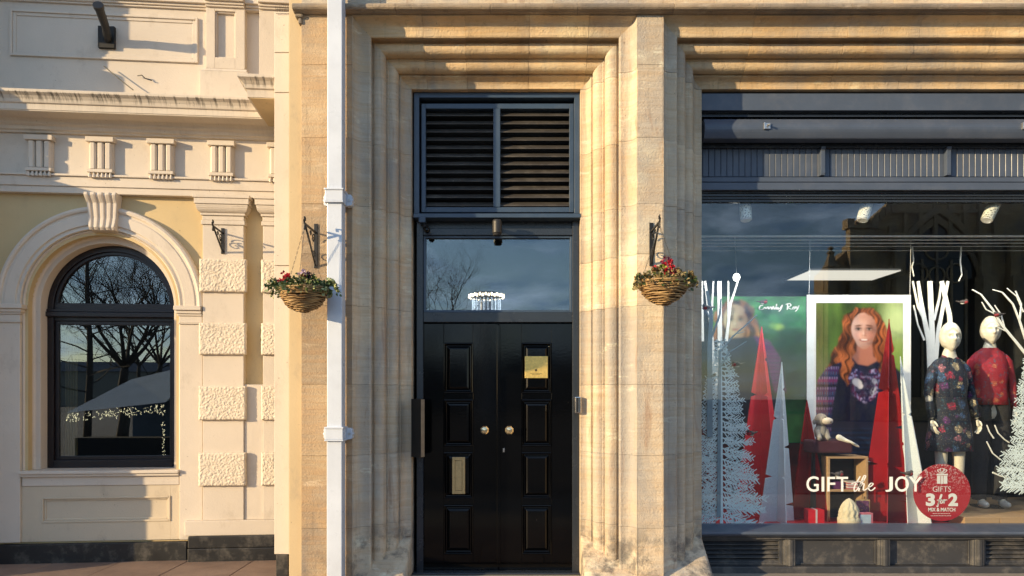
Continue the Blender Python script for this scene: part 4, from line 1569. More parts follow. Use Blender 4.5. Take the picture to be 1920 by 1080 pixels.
# ------------------------------------------------------------------ shop interior
RX0, RX1, RY1, RZ1 = SX0 - 0.25, 7.2, 12.8, 3.36
FLZ = 0.355
room = MB()
room.box(RX0, RX1, YS + 0.05, RY1, -0.02, 0.05)
rm = room.build('shop_floor', plain('dark_shop_floor', (0.03, 0.02, 0.018), 0.5))
rm['kind'] = 'structure'
o = MB().box(RX0, RX0 + 0.02, YS + 0.05, RY1, 0.05, RZ1).box(RX0 + 0.02, RX1, RY1 - 0.02, RY1, 0.05, RZ1).box(RX1 - 0.02, RX1, YS + 0.05, RY1 - 0.02, 0.05, RZ1).build('shop_wall', plain('shop_wall_paint', (0.035, 0.034, 0.038), 0.8))
o['kind'] = 'structure'
o = MB().box(RX0, RX1, YS + 0.045, RY1, RZ1, RZ1 + 0.04).build('shop_ceiling', plain('shop_ceiling_paint', (0.10, 0.11, 0.13), 0.8))
o['kind'] = 'structure'
redf = plain('red_felt', (0.40, 0.006, 0.012), 0.45, 0, 0.25, 8)
dp = thing('display_platform', 'low red display platform behind the shop window glass', 'platform', (3.5, 7.0, 0.05))
MB().box(SX0 - 0.1, 4.05, YS + 0.05, 7.75, FLZ - 0.03, FLZ).build('platform_top', redf, dp)
MB().box(SX0 - 0.1, 4.05, YS + 0.055, 7.74, 0.05, FLZ - 0.0305).build('platform_body', M['dark'], dp)
wd = NT('pale_oak')
wd.set(Base_Color=wd.mix(wd.noise(1.0, 4, 0.5, wd.mapped((3, 40, 40))), (0.30, 0.18, 0.09), (0.50, 0.33, 0.18)), Roughness=0.55)
wp = thing('wooden_platform', 'pale oak display step under the mannequin in black trousers', 'platform', (4.7, 7.0, 0.05))
for k in range(6):
    MB().box(4.06 + k * 0.32, 4.375 + k * 0.32, YS + 0.06, 7.75, 0.05, FLZ + 0.085).build('plank', wd.m, wp, bevel=0.003)
# red backdrop boards along the lower window
bd_ = thing('backdrop_board', 'deep red backdrop board standing behind the cone trees', 'board', (2.4, 7.4, FLZ))
MB().box(SX0 - 0.1, X(1716, 7.4), 7.4, 7.43, FLZ, Z(800, 7.4)).build('panel', plain('crimson_board', (0.20, 0.004, 0.008), 0.35, 0, 0.5, 4), bd_)

# hanging rods
rods = [(443, 0.010), (450, 0.006), (456, 0.006), (462, 0.005), (470, 0.005)]
wr = plain('white_rod', (0.75, 0.75, 0.75), 0.3)
ROD0 = None
zr = 3.05
labs = ['nearest', 'second', 'third', 'fourth', 'farthest']
for k, (py, r) in enumerate(rods):
    yy = (zr - EYE) * FPX / (744 - py)
    tag(MB().tube([(RX0 + 0.02, yy, zr), (RX1 - 0.02, yy, zr)], r, 8).build('hanging_rod', wr),
        'white ceiling rod across the shop window, %s of the five from the glass' % labs[k], 'rod', 'rods under the shop ceiling')
# track spots
spot_m = NT('perforated_white')
hol = spot_m.ramp(spot_m.voro(70, None), [(0.30, 0.0), (0.38, 1.0)])
spot_m.set(Base_Color=spot_m.mix(hol, (0.10, 0.10, 0.09), (0.78, 0.78, 0.70)), Roughness=0.4)
for (px, py, lean, lab) in ((1397, 398, 0.0, 'white perforated spotlight nearest the left edge of the shop window'),
                            (1617, 398, 0.05, 'white perforated spotlight in the middle, in front of the battlemented reflection'),
                            (1851, 398, 0.08, 'white perforated spotlight at the right of the shop window')):
    yy = 6.50
    x, z = P(px, py, yy)
    t = thing('ceiling_spotlight', lab, 'spotlight', (x, yy, RZ1), group='spotlights under the shop ceiling')
    MB().tube([(x + lean, yy, RZ1), (x + lean, yy, z + 0.08)], 0.02, 10).build('stem', wr, t)
    MB().tube([(x + lean, yy, z + 0.085), (x + lean * 0.4, yy - 0.01, z + 0.02), (x - lean * 0.3, yy - 0.03, z - 0.075)], [0.046, 0.052, 0.050], 20).build('housing', spot_m.m, t)
    ld = bpy.data.lights.new('lamp_light', 'SPOT')
    ld.energy = 50
    ld.spot_size = math.radians(125)
    ld.spot_blend = 0.6
    ld.shadow_soft_size = 0.05
    ld.color = (1.0, 0.93, 0.84)
    lo = bpy.data.objects.new('lamp_light', ld)
    lo.location = Vector((x, yy - 0.05, z - 0.11)) - Vector((x, yy, RZ1))
    lo.rotation_euler = (math.radians(22), 0, 0)
    COL.objects.link(lo)
    lo.parent = t
    MB().tube([(x - lean * 0.3, yy - 0.0305, z - 0.0755), (x - lean * 0.35, yy - 0.032, z - 0.083)], 0.042, 20).build('rim', wr, t)
for (pa, pb, py0, py1, lab) in ((1516, 1689, 507, 525, 'lit ceiling panel above the portrait poster'), (1908, 2085, 524, 536, 'lit ceiling panel at the far right of the shop')):
    yn = (3.34 - EYE) * FPX / (744 - py0)
    yf = (3.34 - EYE) * FPX / (744 - py1)
    t = thing('ceiling_light_panel', lab, 'ceiling light', ((X(pa, yn) + X(pb, yn)) / 2, yn, RZ1), group='lit panels in the shop ceiling')
    MB().box(X(pa, yn), X(pb, yn), yn, yf, 3.335, 3.3395).build('diffuser', emit('panel_light', (1.0, 0.92, 0.78), 0.6), t)
    mb = MB()
    for a, b, c, d in ((X(pa, yn) - 0.03, X(pa, yn) - 0.001, yn, yf), (X(pb, yn) + 0.001, X(pb, yn) + 0.03, yn, yf)):
        mb.box(a, b, c, d, 3.33, 3.359)
    mb.build('trim', wr, t)
x, z = P(1381, 520, 8.2)
t = thing('small_spotlight', 'tiny lit spot lamp hanging left of the script lettering', 'spotlight', (x, 8.2, RZ1))
MB().tube([(x - 0.02, 8.2, RZ1), (x, 8.2, z + 0.04)], 0.004, 6).build('wire', wr, t)
MB().ball((x, 8.2, z), 0.04, 0.035, 0.045).build('bulb', emit('spot_bulb', (1.0, 0.97, 0.9), 5.0), t, smooth=True)

# ---- painted posters: coloured grids of small faces
class Canvas:
    def __init__(self, w, h, col):
        self.w, self.h = w, h
        self.x, self.y = np.meshgrid((np.arange(w) + 0.5) / w, (np.arange(h) + 0.5) / h)   # y down
        self.a = h / w
        self.c = np.ones((h, w, 3)) * np.array(col)
        self.rs = np.random.RandomState(3)

    def noise(self, sx, sy, seed=0, oct=3):
        out = 0
        amp, tot = 1.0, 0
        for o in range(oct):
            rs = np.random.RandomState(seed + o * 17)
            gx, gy = int(sx * 2 ** o) + 2, int(sy * 2 ** o) + 2
            g = rs.rand(gy + 1, gx + 1)
            fx, fy = self.x * (gx - 0.001), self.y * (gy - 0.001)
            ix, iy = fx.astype(int), fy.astype(int)
            tx, ty = fx - ix, fy - iy
            tx, ty = tx * tx * (3 - 2 * tx), ty * ty * (3 - 2 * ty)
            v = (g[iy, ix] * (1 - tx) + g[iy, ix + 1] * tx) * (1 - ty) + (g[iy + 1, ix] * (1 - tx) + g[iy + 1, ix + 1] * tx) * ty
            out = out + v * amp
            tot += amp
            amp *= 0.5
        return out / tot

    def put(self, mask, col):
        m = np.clip(mask, 0, 1)[..., None]
        self.c = self.c * (1 - m) + np.array(col) * m if not isinstance(col, np.ndarray) or col.ndim == 1 else self.c * (1 - m) + col * m

    def ell(self, cx, cy, rx, ry, soft=0.1, rot=0.0):
        dx, dy = (self.x - cx), (self.y - cy) * self.a
        c, s = math.cos(rot), math.sin(rot)
        u, v = dx * c + dy * s, -dx * s + dy * c
        d = np.sqrt((u / rx) ** 2 + (v / (ry * self.a)) ** 2)
        return np.clip((1 - d) / soft + 0.5, 0, 1)

    def poly(self, pts, soft=0.012):
        n = len(pts)
        px, py = self.x, self.y * self.a
        inside = np.zeros_like(px, bool)
        dist = np.full_like(px, 9.0)
        for i in range(n):
            x1, y1 = pts[i][0], pts[i][1] * self.a
            x2, y2 = pts[(i + 1) % n][0], pts[(i + 1) % n][1] * self.a
            cond = ((y1 > py) != (y2 > py)) & (px < (x2 - x1) * (py - y1) / (y2 - y1 + 1e-9) + x1)
            inside ^= cond
            t = np.clip(((px - x1) * (x2 - x1) + (py - y1) * (y2 - y1)) / ((x2 - x1) ** 2 + (y2 - y1) ** 2 + 1e-9), 0, 1)
            dist = np.minimum(dist, np.hypot(px - x1 - t * (x2 - x1), py - y1 - t * (y2 - y1)))
        sd = np.where(inside, dist, -dist)
        return np.clip(sd / soft + 0.5, 0, 1)

    def mesh(self, name, x0, x1, z0, z1, y, parent, mat):
        w, h = self.w, self.h
        gx = x0 + (x1 - x0) * np.arange(w + 1) / w
        gz = z1 + (z0 - z1) * np.arange(h + 1) / h
        org = ORG[parent.name]
        vx, vz = np.meshgrid(gx - org.x, gz - org.z)
        co = np.stack([vx, np.full_like(vx, y - org.y), vz], -1).reshape(-1, 3)
        ii, jj = np.meshgrid(np.arange(w), np.arange(h))
        q = (jj * (w + 1) + ii).ravel()
        faces = np.stack([q, q + w + 1, q + w + 2, q + 1], -1)
        me = bpy.data.meshes.new(name)
        me.from_pydata(co.tolist(), [], faces.tolist())
        ca = me.color_attributes.new('Col', 'FLOAT_COLOR', 'CORNER')
        cols = np.ones((w * h, 4, 4))
        cols[:, :, :3] = np.clip(self.c, 0, 1).reshape(-1, 1, 3)
        ca.data.foreach_set('color', cols.ravel())
        me.materials.append(mat)
        o = bpy.data.objects.new(name, me)
        COL.objects.link(o)
        o.parent = parent
        return o


pm = vcol_mat('printed_poster', 0.35)


def lin(r, g, b):
    f = lambda v: ((v / 255 + 0.055) / 1.055) ** 2.4 if v > 10 else v / 255 / 12.92
    return np.array([f(r), f(g), f(b)])


def portrait(cv, fx, fy, s, smile=True, sleeve=True, seed=5):
    """red-haired woman in a navy jumper; face centre fx, fy (fractions), s = face half-width"""
    a = cv.a
    hn = cv.noise(26, 9, seed, 3)
    wv = np.sin((cv.y * a * 30 + hn * 5.0)) * 0.02
    # hair behind
    xs = cv.x
    cv.x = xs + wv * 0.6
    hair = cv.poly([(fx - s * 0.6, fy - s * 1.75 / a), (fx - s * 1.5, fy - s * 1.2 / a), (fx - s * 1.75, fy + s * 0.3 / a), (fx - s * 2.35, fy + s * 1.5 / a), (fx - s * 2.9, fy + s * 2.9 / a), (fx - s * 2.2, fy + s * 3.7 / a),
                    (fx - s * 1.2, fy + s * 2.6 / a), (fx, fy + s * 2.2 / a), (fx + s * 1.5, fy + s * 3.0 / a), (fx + s * 2.1, fy + s * 2.8 / a), (fx + s * 2.3, fy + s * 1.4 / a), (fx + s * 1.75, fy), (fx + s * 1.4, fy - s * 1.2 / a), (fx + s * 0.5, fy - s * 1.8 / a)], 0.02)
    cv.x = xs
    cv.x = xs + np.sin(cv.y * a * 34 + cv.noise(5, 4, seed + 40, 2) * 7) * 0.022
    cv.x = np.clip(cv.x, 0, 0.9999)
    st = cv.noise(62, 6, seed + 3, 3)
    cv.x = xs
    st = np.clip((st - 0.5) * 2.2 + 0.5, 0, 1)
    depth_ = np.clip(np.abs(cv.x - fx) / s * 0.45, 0.15, 1)[..., None]
    hc = (lin(64, 28, 16)[None, None] * (1 - st[..., None]) + lin(214, 124, 72)[None, None] * (st[..., None] ** 1.5)) * (0.45 + 0.6 * depth_)
    cv.put(hair, hc)
    # jumper
    navy = lin(20, 26, 62)
    body = cv.poly([(fx - s * 2.9, fy + s * 2.9 / a), (fx - s * 1.6, fy + s * 2.35 / a), (fx - s * 0.95, fy + s * 2.05 / a), (fx + s * 1.2, fy + s * 2.2 / a), (fx + s * 2.3, fy + s * 2.7 / a),
                    (fx + s * 3.3, fy + s * 3.8 / a), (fx + s * 3.6, 1.1), (fx - s * 3.9, 1.1), (fx - s * 3.4, fy + s * 4.5 / a)])
    bn = cv.noise(6, 10, seed + 9, 3)[..., None]
    cv.put(body, navy * (0.55 + 0.9 * bn))
    if sleeve:
        pat = np.zeros((cv.h, cv.w, 3))
        row = np.floor(cv.y * a * 34).astype(int)
        palette = [lin(46, 34, 84), lin(150, 52, 120), lin(60, 110, 150), lin(30, 24, 66), lin(180, 150, 190), lin(96, 40, 110), lin(120, 30, 84), lin(40, 60, 110)]
        dots = (np.sin(cv.x * 220 + row * 1.9) > 0)
        for k, p in enumerate(palette):
            m = ((row * 5 + 3) % len(palette) == k)
            pat[m] = p
        alt = np.array(palette)[(row + 3) % len(palette)]
        pat = np.where(dots[..., None], pat, alt * 0.8)
        slv = cv.poly([(fx - s * 2.9, fy + s * 2.9 / a), (fx - s * 1.9, fy + s * 2.5 / a), (fx - s * 2.1, fy + s * 4.2 / a), (fx - s * 2.5, fy + s * 6.2 / a), (fx - s * 2.6, 1.05), (fx - s * 4.2, 1.05), (fx - s * 3.9, fy + s * 5.5 / a), (fx - s * 3.6, fy + s * 3.8 / a)])
        cv.put(slv, pat)
        # heart motif
        hx, hy = fx + s * 0.1, fy + s * 4.6 / a
        u, v = (cv.x - hx) / (s * 1.55), -(cv.y - hy) * a / (s * 1.5)
        hf = (u * u + v * v - 0.75) ** 3 - u * u * v ** 3
        hm = np.clip(-hf * 18, 0, 1)
        ring = np.clip(hm * 1.0, 0, 1) * (1 - np.clip(-((u / 0.62) ** 2 + ((v - 0.1) / 0.6) ** 2 - 0.9) * 3, 0, 1) * 0.8)
        hp = np.where((cv.noise(70, 90, 4, 1) > 0.62)[..., None], lin(170, 160, 200)[None, None], np.where((cv.noise(40, 50, 14, 1) > 0.5)[..., None], lin(120, 34, 92)[None, None], lin(44, 34, 90)[None, None]))
        cv.put(ring, hp)
        bird = np.maximum(cv.ell(hx - s * 0.62, hy - s * 0.55 / a, s * 0.42, s * 0.30 / a, 0.3, 0.6), cv.ell(hx - s * 0.38, hy - s * 0.28 / a, s * 0.22, s * 0.22 / a, 0.3))
        cv.put(bird, lin(214, 208, 214))
        b2 = np.maximum(cv.ell(hx + s * 0.75, hy - s * 0.65 / a, s * 0.18, s * 0.28 / a, 0.4, -0.6), cv.ell(hx + s * 0.65, hy + s * 0.1 / a, s * 0.20, s * 0.34 / a, 0.5, 0.4))
        cv.put(b2 * (cv.noise(60, 80, 2, 1) > 0.4), lin(190, 188, 205))
        hem = ((cv.y > fy + s * 7.6 / a) & (np.sin(cv.y * a * 110) > 0.2)) * body
        cv.put(hem * 0.6, lin(30, 70, 110))
    # neck, face
    skin, shade = lin(232, 190, 172), lin(168, 112, 96)
    cv.put(cv.poly([(fx - s * 0.55, fy + s * 0.8 / a), (fx + s * 0.6, fy + s * 0.8 / a), (fx + s * 0.75, fy + s * 2.0 / a), (fx + s * 1.15, fy + s * 2.3 / a), (fx + s * 0.3, fy + s * 2.75 / a), (fx - s * 0.5, fy + s * 2.6 / a), (fx - s * 0.95, fy + s * 2.05 / a), (fx - s * 0.6, fy + s * 1.7 / a)], 0.02), shade * 1.15)
    face = np.maximum(cv.ell(fx, fy - s * 0.15 / a, s * 0.98, s * 1.25 / a, 0.08), cv.ell(fx + s * 0.02, fy + s * 0.45 / a, s * 0.74, s * 0.95 / a, 0.08))
    sh = np.clip((cv.x - fx) / s * 0.45 + 0.35 + (cv.y - fy) * a / s * 0.08, 0, 1)[..., None]
    cv.put(face, skin * (1 - sh) + shade * 0.95 * sh)
    cv.put(cv.ell(fx + s * 0.75, fy + s * 0.2 / a, s * 0.42, s * 1.1 / a, 1.3) * 0.6 * face, shade * 0.6)
    cv.put(cv.ell(fx, fy - s * 1.2 / a, s * 1.0, s * 0.4 / a, 1.2) * 0.45 * face, shade * 0.8)
    cv.put(cv.ell(fx - s * 0.5, fy + s * 0.35 / a, s * 0.3, s * 0.25 / a, 1.4) * 0.5 * face, lin(240, 175, 160))
    cv.put(cv.ell(fx + s * 0.5, fy + s * 0.35 / a, s * 0.28, s * 0.25 / a, 1.4) * 0.4 * face, lin(214, 140, 124))
    for sx in (-1, 1):
        ex = fx + sx * s * 0.42
        cv.put(cv.ell(ex, fy - s * 0.16 / a, s * 0.30, s * 0.17 / a, 0.9) * 0.6, shade * 0.55)
        cv.put(cv.ell(ex, fy - s * 0.12 / a, s * 0.17, s * 0.055 / a, 0.5), lin(190, 172, 164))
        cv.put(cv.ell(ex, fy - s * 0.12 / a, s * 0.085, s * 0.085 / a, 0.4), lin(40, 44, 40))
        cv.put(cv.ell(ex, fy - s * 0.20 / a, s * 0.23, s * 0.045 / a, 0.7), lin(52, 28, 22))
        cv.put(cv.ell(ex, fy - s * 0.40 / a, s * 0.28, s * 0.05 / a, 0.7, 0.12 * sx), lin(120, 66, 44))
    cv.put(cv.ell(fx + s * 0.10, fy + s * 0.12 / a, s * 0.09, s * 0.34 / a, 1.0) * 0.45, shade)
    cv.put(cv.ell(fx + s * 0.02, fy + s * 0.36 / a, s * 0.17, s * 0.05 / a, 0.9) * 0.7, shade * 0.75)
    cv.put(cv.ell(fx - s * 0.03, fy + s * 0.22 / a, s * 0.05, s * 0.2 / a, 1.0) * 0.5, lin(250, 218, 204))
    if smile:
        mouth = np.clip(cv.ell(fx + s * 0.02, fy + s * 0.70 / a, s * 0.36, s * 0.13 / a, 0.3) - cv.ell(fx + s * 0.02, fy + s * 0.55 / a, s * 0.5, s * 0.11 / a, 0.3), 0, 1)
        cv.put(mouth, lin(156, 44, 52))
        teeth = np.clip(cv.ell(fx + s * 0.02, fy + s * 0.70 / a, s * 0.27, s * 0.060 / a, 0.4) - cv.ell(fx + s * 0.02, fy + s * 0.60 / a, s * 0.42, s * 0.055 / a, 0.4), 0, 1)
        cv.put(teeth, lin(244, 236, 230))
    else:
        cv.put(cv.ell(fx, fy + s * 0.68 / a, s * 0.3, s * 0.09 / a, 0.5), lin(170, 70, 74))
    cv.put(cv.ell(fx, fy + s * 1.28 / a, s * 0.5, s * 0.12 / a, 1.2) * 0.35 * face, shade * 0.7)
    # fringe and side locks in front
    xs = cv.x
    cv.x = xs + wv * 0.8
    lock = np.maximum(cv.poly([(fx - s * 0.1, fy - s * 1.55 / a), (fx - s * 0.9, fy - s * 1.15 / a), (fx - s * 1.25, fy - s * 0.1 / a), (fx - s * 1.05, fy + s * 1.1 / a), (fx - s * 0.85, fy + s * 2.6 / a), (fx - s * 1.3, fy + s * 4.4 / a), (fx - s * 1.75, fy + s * 3.6 / a), (fx - s * 1.9, fy + s * 1.5 / a), (fx - s * 1.6, fy - s * 0.8 / a), (fx - s * 0.7, fy - s * 1.85 / a)], 0.015),
                      cv.poly([(fx - s * 0.1, fy - s * 1.5 / a), (fx + s * 0.8, fy - s * 1.05 / a), (fx + s * 1.02, fy + s * 0.2 / a), (fx + s * 0.85, fy + s * 1.4 / a), (fx + s * 1.3, fy + s * 3.3 / a), (fx + s * 2.0, fy + s * 3.0 / a), (fx + s * 1.9, fy + s * 0.6 / a), (fx + s * 1.4, fy - s * 1.0 / a), (fx + s * 0.6, fy - s * 1.8 / a)], 0.015))
    cv.x = xs
    dk = np.clip((cv.x - fx) / s * 0.25 + 0.45, 0.2, 1.0)[..., None]
    cv.put(lock, hc * (1.55 - 0.75 * dk))
    blur(cv, 1)


def blur(cv, n):
    for _ in range(n):
        c = cv.c
        p = np.pad(c, ((1, 1), (1, 1), (0, 0)), 'edge')
        cv.c = (p[:-2, 1:-1] + p[2:, 1:-1] + p[1:-1, :-2] + p[1:-1, 2:] + 2 * c) / 6


cv = Canvas(150, 268, lin(62, 92, 40))
n1, n2 = cv.noise(3, 5, 1, 3)[..., None], cv.noise(7, 9, 8, 3)[..., None]
vert = cv.noise(14, 2, 30, 2)[..., None]
cv.c = lin(30, 50, 20) * (1 - n1) + lin(122, 156, 66) * n1 * 0.95
cv.c = cv.c * (0.6 + 0.6 * vert)
cv.put(cv.ell(0.93, 0.12, 0.16, 0.14, 1.3), lin(188, 204, 150))
cv.put(cv.ell(0.95, 0.34, 0.12, 0.10, 1.3) * 0.8, lin(150, 176, 90))
cv.put(cv.ell(0.08, 0.42, 0.25, 0.08, 1.4) * 0.6, lin(128, 140, 92))
portrait(cv, 0.55, 0.180, 0.148)
blur(cv, 1)
cv.c = np.clip(cv.c, 0, 1) ** 1.12 * 0.82
yp = 7.0
po = thing('portrait_poster', 'white framed poster of a smiling red haired woman in a navy heart jumper', 'poster', (X(1611, yp), yp, Z(842, yp)))
cv.mesh('print', X(1530, yp), X(1693, yp), Z(858, yp), Z(568, yp), yp - 0.0015, po, pm)
mb = MB()
bx0, bx1, bz0_, bz1_ = X(1513, yp), X(1708, yp), Z(866, yp), Z(553, yp)
MB().box(bx0, bx1, yp, yp + 0.006, bz0_, bz1_).build('mount_board', plain('white_board', (0.78, 0.80, 0.80), 0.5, 0, 0.04), po)
for px in (1517, 1706):
    x = X(px, yp)
    MB().tube([(x, yp, bz1_ - 0.01), (x + 0.01, yp, 3.05)], 0.0022, 5).build('hanging_wire', wr, po)

cv = Canvas(120, 182, lin(40, 86, 62))
n1, n2 = cv.noise(5, 9, 21, 3)[..., None], cv.noise(12, 20, 28, 2)[..., None]
cv.c = lin(14, 62, 34) * (1 - n1) + lin(84, 168, 96) * n1 * 0.8 * (0.5 + n2)
cv.put(cv.ell(0.72, 0.21, 0.05, 0.022, 0.8), lin(196, 214, 96))
cv.put(cv.ell(0.66, 0.20, 0.04, 0.02, 0.8) * 0.7, lin(150, 190, 90))
cv.put(cv.ell(0.75, 0.50, 0.35, 0.25, 1.2) * 0.85, lin(8, 26, 18))
portrait(cv, 0.27, 0.17, 0.125, False, False, 12)
cv.put(cv.poly([(0.0, 0.30), (0.5, 0.27), (0.66, 0.36), (0.72, 1.0), (0, 1.0)]), lin(26, 20, 44))
cv.put(cv.poly([(0.46, 0.27), (0.62, 0.30), (0.74, 0.42), (0.80, 0.66), (0.68, 0.66), (0.58, 0.42)]) * (0.5 + 0.5 * (np.sin(cv.y * 260) > 0)), lin(124, 40, 116))
blur(cv, 3)
cv.c = cv.c * np.array([0.66, 0.92, 0.70])
yq = 7.3
p2 = thing('woodland_poster', 'tall green poster of a woman in purple, half hidden by the white fir', 'poster', (X(1420, yq), yq, Z(831, yq)))
cv.mesh('print', X(1330, yq), X(1511, yq), Z(830, yq), Z(556, yq), yq - 0.0015, p2, pm)
MB().box(X(1329, yq), X(1512, yq), yq, yq + 0.005, Z(831, yq), Z(555, yq)).build('mount_board', M['dark'], p2)
stroke('script_word', M['vinyl'], [[(1431, 572), (1425, 574), (1424, 580), (1430, 580), (1434, 576), (1436, 579), (1440, 575), (1441, 580), (1445, 575), (1447, 580), (1450, 574), (1452, 580), (1456, 573)],
                                     [(1456, 570), (1456, 580), (1459, 576), (1459, 580), (1463, 577), (1467, 572), (1464, 580), (1460, 584)]], yq - 0.004, 0.010, p2)
stroke('script_word', M['vinyl'], [[(1477, 570), (1476, 581)], [(1473, 571), (1480, 569), (1483, 573), (1477, 576), (1484, 580)], [(1488, 575), (1486, 579), (1490, 579), (1489, 575), (1492, 578)], [(1492, 574), (1494, 578), (1498, 573), (1495, 580), (1491, 584)]], yq - 0.004, 0.010, p2)

# ---- slotted cone trees of cut board
redb = NT('lit_red_foil')  # red foil, its colour brightened to look lit
redb.set(Base_Color=redb.mix(redb.noise(5, 4), (0.50, 0.010, 0.020), (0.80, 0.04, 0.06)), Roughness=0.35)
redd = NT('dimmed_red_foil')  # same red foil, its colour darkened to stand for dark reflections
redd.set(Base_Color=redd.mix(redd.noise(4, 4), (0.14, 0.003, 0.006), (0.42, 0.010, 0.016)), Roughness=0.22, Metallic=0.2)
silv = NT('silver_glitter')
sg_ = silv.ramp(silv.noise(260, 2), [(0.4, (0.46, 0.52, 0.58)), (0.62, (0.72, 0.78, 0.84))])
silv.set(Base_Color=sg_, Roughness=0.42, Metallic=0.1)


def cone_tree(name, lab, apex, bl, br_, bot, y, mat, rot, spikes):
    """two notched triangular boards slotted together"""
    ax, az = P(apex[0], apex[1], y)
    xl, xr, zb0 = X(bl, y), X(br_, y), Z(bot, y)
    cxb = (xl + xr) / 2
    hw = (xr - xl) / 2
    t = thing(name, lab, 'ornament', (cxb, y, zb0), group='cone trees of cut board in the window')
    for q, ang in enumerate((rot, rot + math.radians(82))):
        ca, sa = math.cos(ang), math.sin(ang)
        out = []
        k = 5
        Hh = az - zb0
        lean = ax - cxb
        f = lambda s_, zz: (s_ * hw * (1 - (zz - zb0) / Hh), zz)
        left, right = [], []
        for i in range(k):
            zz = zb0 + Hh * (i + 0.6) / (k + 0.6)
            d = hw * (1 - (zz - zb0) / Hh)
            for lst, sgn in ((left, -1), (right, 1)):
                lst += [(sgn * d, zz), (sgn * (d * 0.45), zz + Hh * 0.008), (sgn * d * 0.98, zz + Hh * 0.022)] if (i + (sgn > 0)) % 2 else []
        prof = [(-hw, zb0)] + [(hw, zb0)] + right + [(0.0, az)] + left[::-1]
        f3 = lambda th: (lambda s_, zz: (cxb + lean * (zz - zb0) / Hh + s_ * ca - th * sa, y + s_ * sa + th * ca, zz))
        MB().prism(prof, f3(-0.004), f3(0.004)).build('cut_board', mat, t, fix=True)
    return t


cone_tree('cone_tree', 'tall red cone tree, coloured as lit, left of the silver one, before the green poster', (1428, 612), 1362, 1490, 980, 7.05, redb.m, 0.35, 1)
cone_tree('cone_tree', 'pale silver cone tree near the left, between two red ones', (1466, 679), 1418, 1494, 982, 6.75, silv.m, 0.25, 1)
cone_tree('cone_tree', 'small red cone tree, coloured as dimmed, under the left edge of the portrait poster', (1513, 750), 1466, 1570, 980, 6.95, redd.m, 0.5, 1)
cone_tree('cone_tree', 'tallest red cone tree, coloured as dimmed, in front of the portrait poster', (1667, 598), 1616, 1712, 984, 6.72, redd.m, -0.35, 1)
cone_tree('cone_tree', 'leaning silver cone tree beside the tallest red one', (1688, 668), 1692, 1752, 982, 6.60, silv.m, 0.45, 1)

gx = plain('red_gift_wrap', (0.45, 0.010, 0.018), 0.4, 0, 0.2, 10)
gs = plain('silver_ribbon', (0.60, 0.62, 0.64), 0.3, 0.3)
for (pa, pb, pt, yy, lab) in ((1486, 1510, 946, 7.15, 'red wrapped gift box behind the foot of the pale silver cone'), (1516, 1546, 956, 6.62, 'flat red wrapped gift box left of the wooden shelf'), (1634, 1652, 952, 7.15, 'red wrapped gift box right of the wooden shelf')):
    t = thing('gift_parcel', lab, 'gift box', ((X(pa, yy) + X(pb, yy)) / 2, yy, FLZ), group='red gift boxes on the platform')
    MB().box(X(pa, yy), X(pb, yy), yy, yy + 0.11, FLZ + 0.0005, Z(pt, yy)).build('carton', gx, t, bevel=0.002)
    xm = (X(pa, yy) + X(pb, yy)) / 2
    MB().box(xm - 0.008, xm + 0.008, yy - 0.002, yy + 0.112, FLZ + 0.0005, Z(pt, yy) + 0.002).build('ribbon', gs, t)
# shiny red disc behind
x, z = P(1690, 918, 7.15)
t = thing('red_bauble', 'large glossy red bauble disc behind the leaning silver tree', 'bauble', (x, 7.15, z - 0.28))
MB().lathe([(0.01, -0.28), (0.10, -0.262), (0.20, -0.197), (0.26, -0.10), (0.28, 0), (0.26, 0.10), (0.20, 0.197), (0.10, 0.262), (0.01, 0.28)], (x, 7.15, z), 40, 1, 0.35).build('ball', plain('gloss_red', (0.55, 0.004, 0.008), 0.12), t, smooth=True)
MB().lathe([(0.03, 0), (0.03, 0.03), (0.02, 0.035)], (x, 7.15, z + 0.278), 16).build('cap', M['steel'], t)

# ------------------------------------------------------------------ mannequins
man_skin = plain('ivory_mannequin', (0.66, 0.62, 0.52), 0.4, 0, 0.04)


def skin_mesh(verts, edges, radii, root=0, sub=2):
    me = bpy.data.meshes.new('tmp')
    me.from_pydata(verts, edges, [])
    o = bpy.data.objects.new('tmp', me)
    COL.objects.link(o)
    md = o.modifiers.new('s', 'SKIN')
    md.use_smooth_shade = True
    for i, r in enumerate(radii):
        if not isinstance(r, tuple):
            r = (r, r)
        me.skin_vertices[0].data[i].radius = r
    me.skin_vertices[0].data[root].use_root = True
    sd = o.modifiers.new('u', 'SUBSURF')
    sd.levels = sd.render_levels = sub
    dg = bpy.context.evaluated_depsgraph_get()
    m2 = bpy.data.meshes.new_from_object(o.evaluated_get(dg))
    vs = [tuple(v.co) for v in m2.vertices]
    fs = [tuple(p.vertices) for p in m2.polygons]
    bpy.data.objects.remove(o)
    return vs, fs


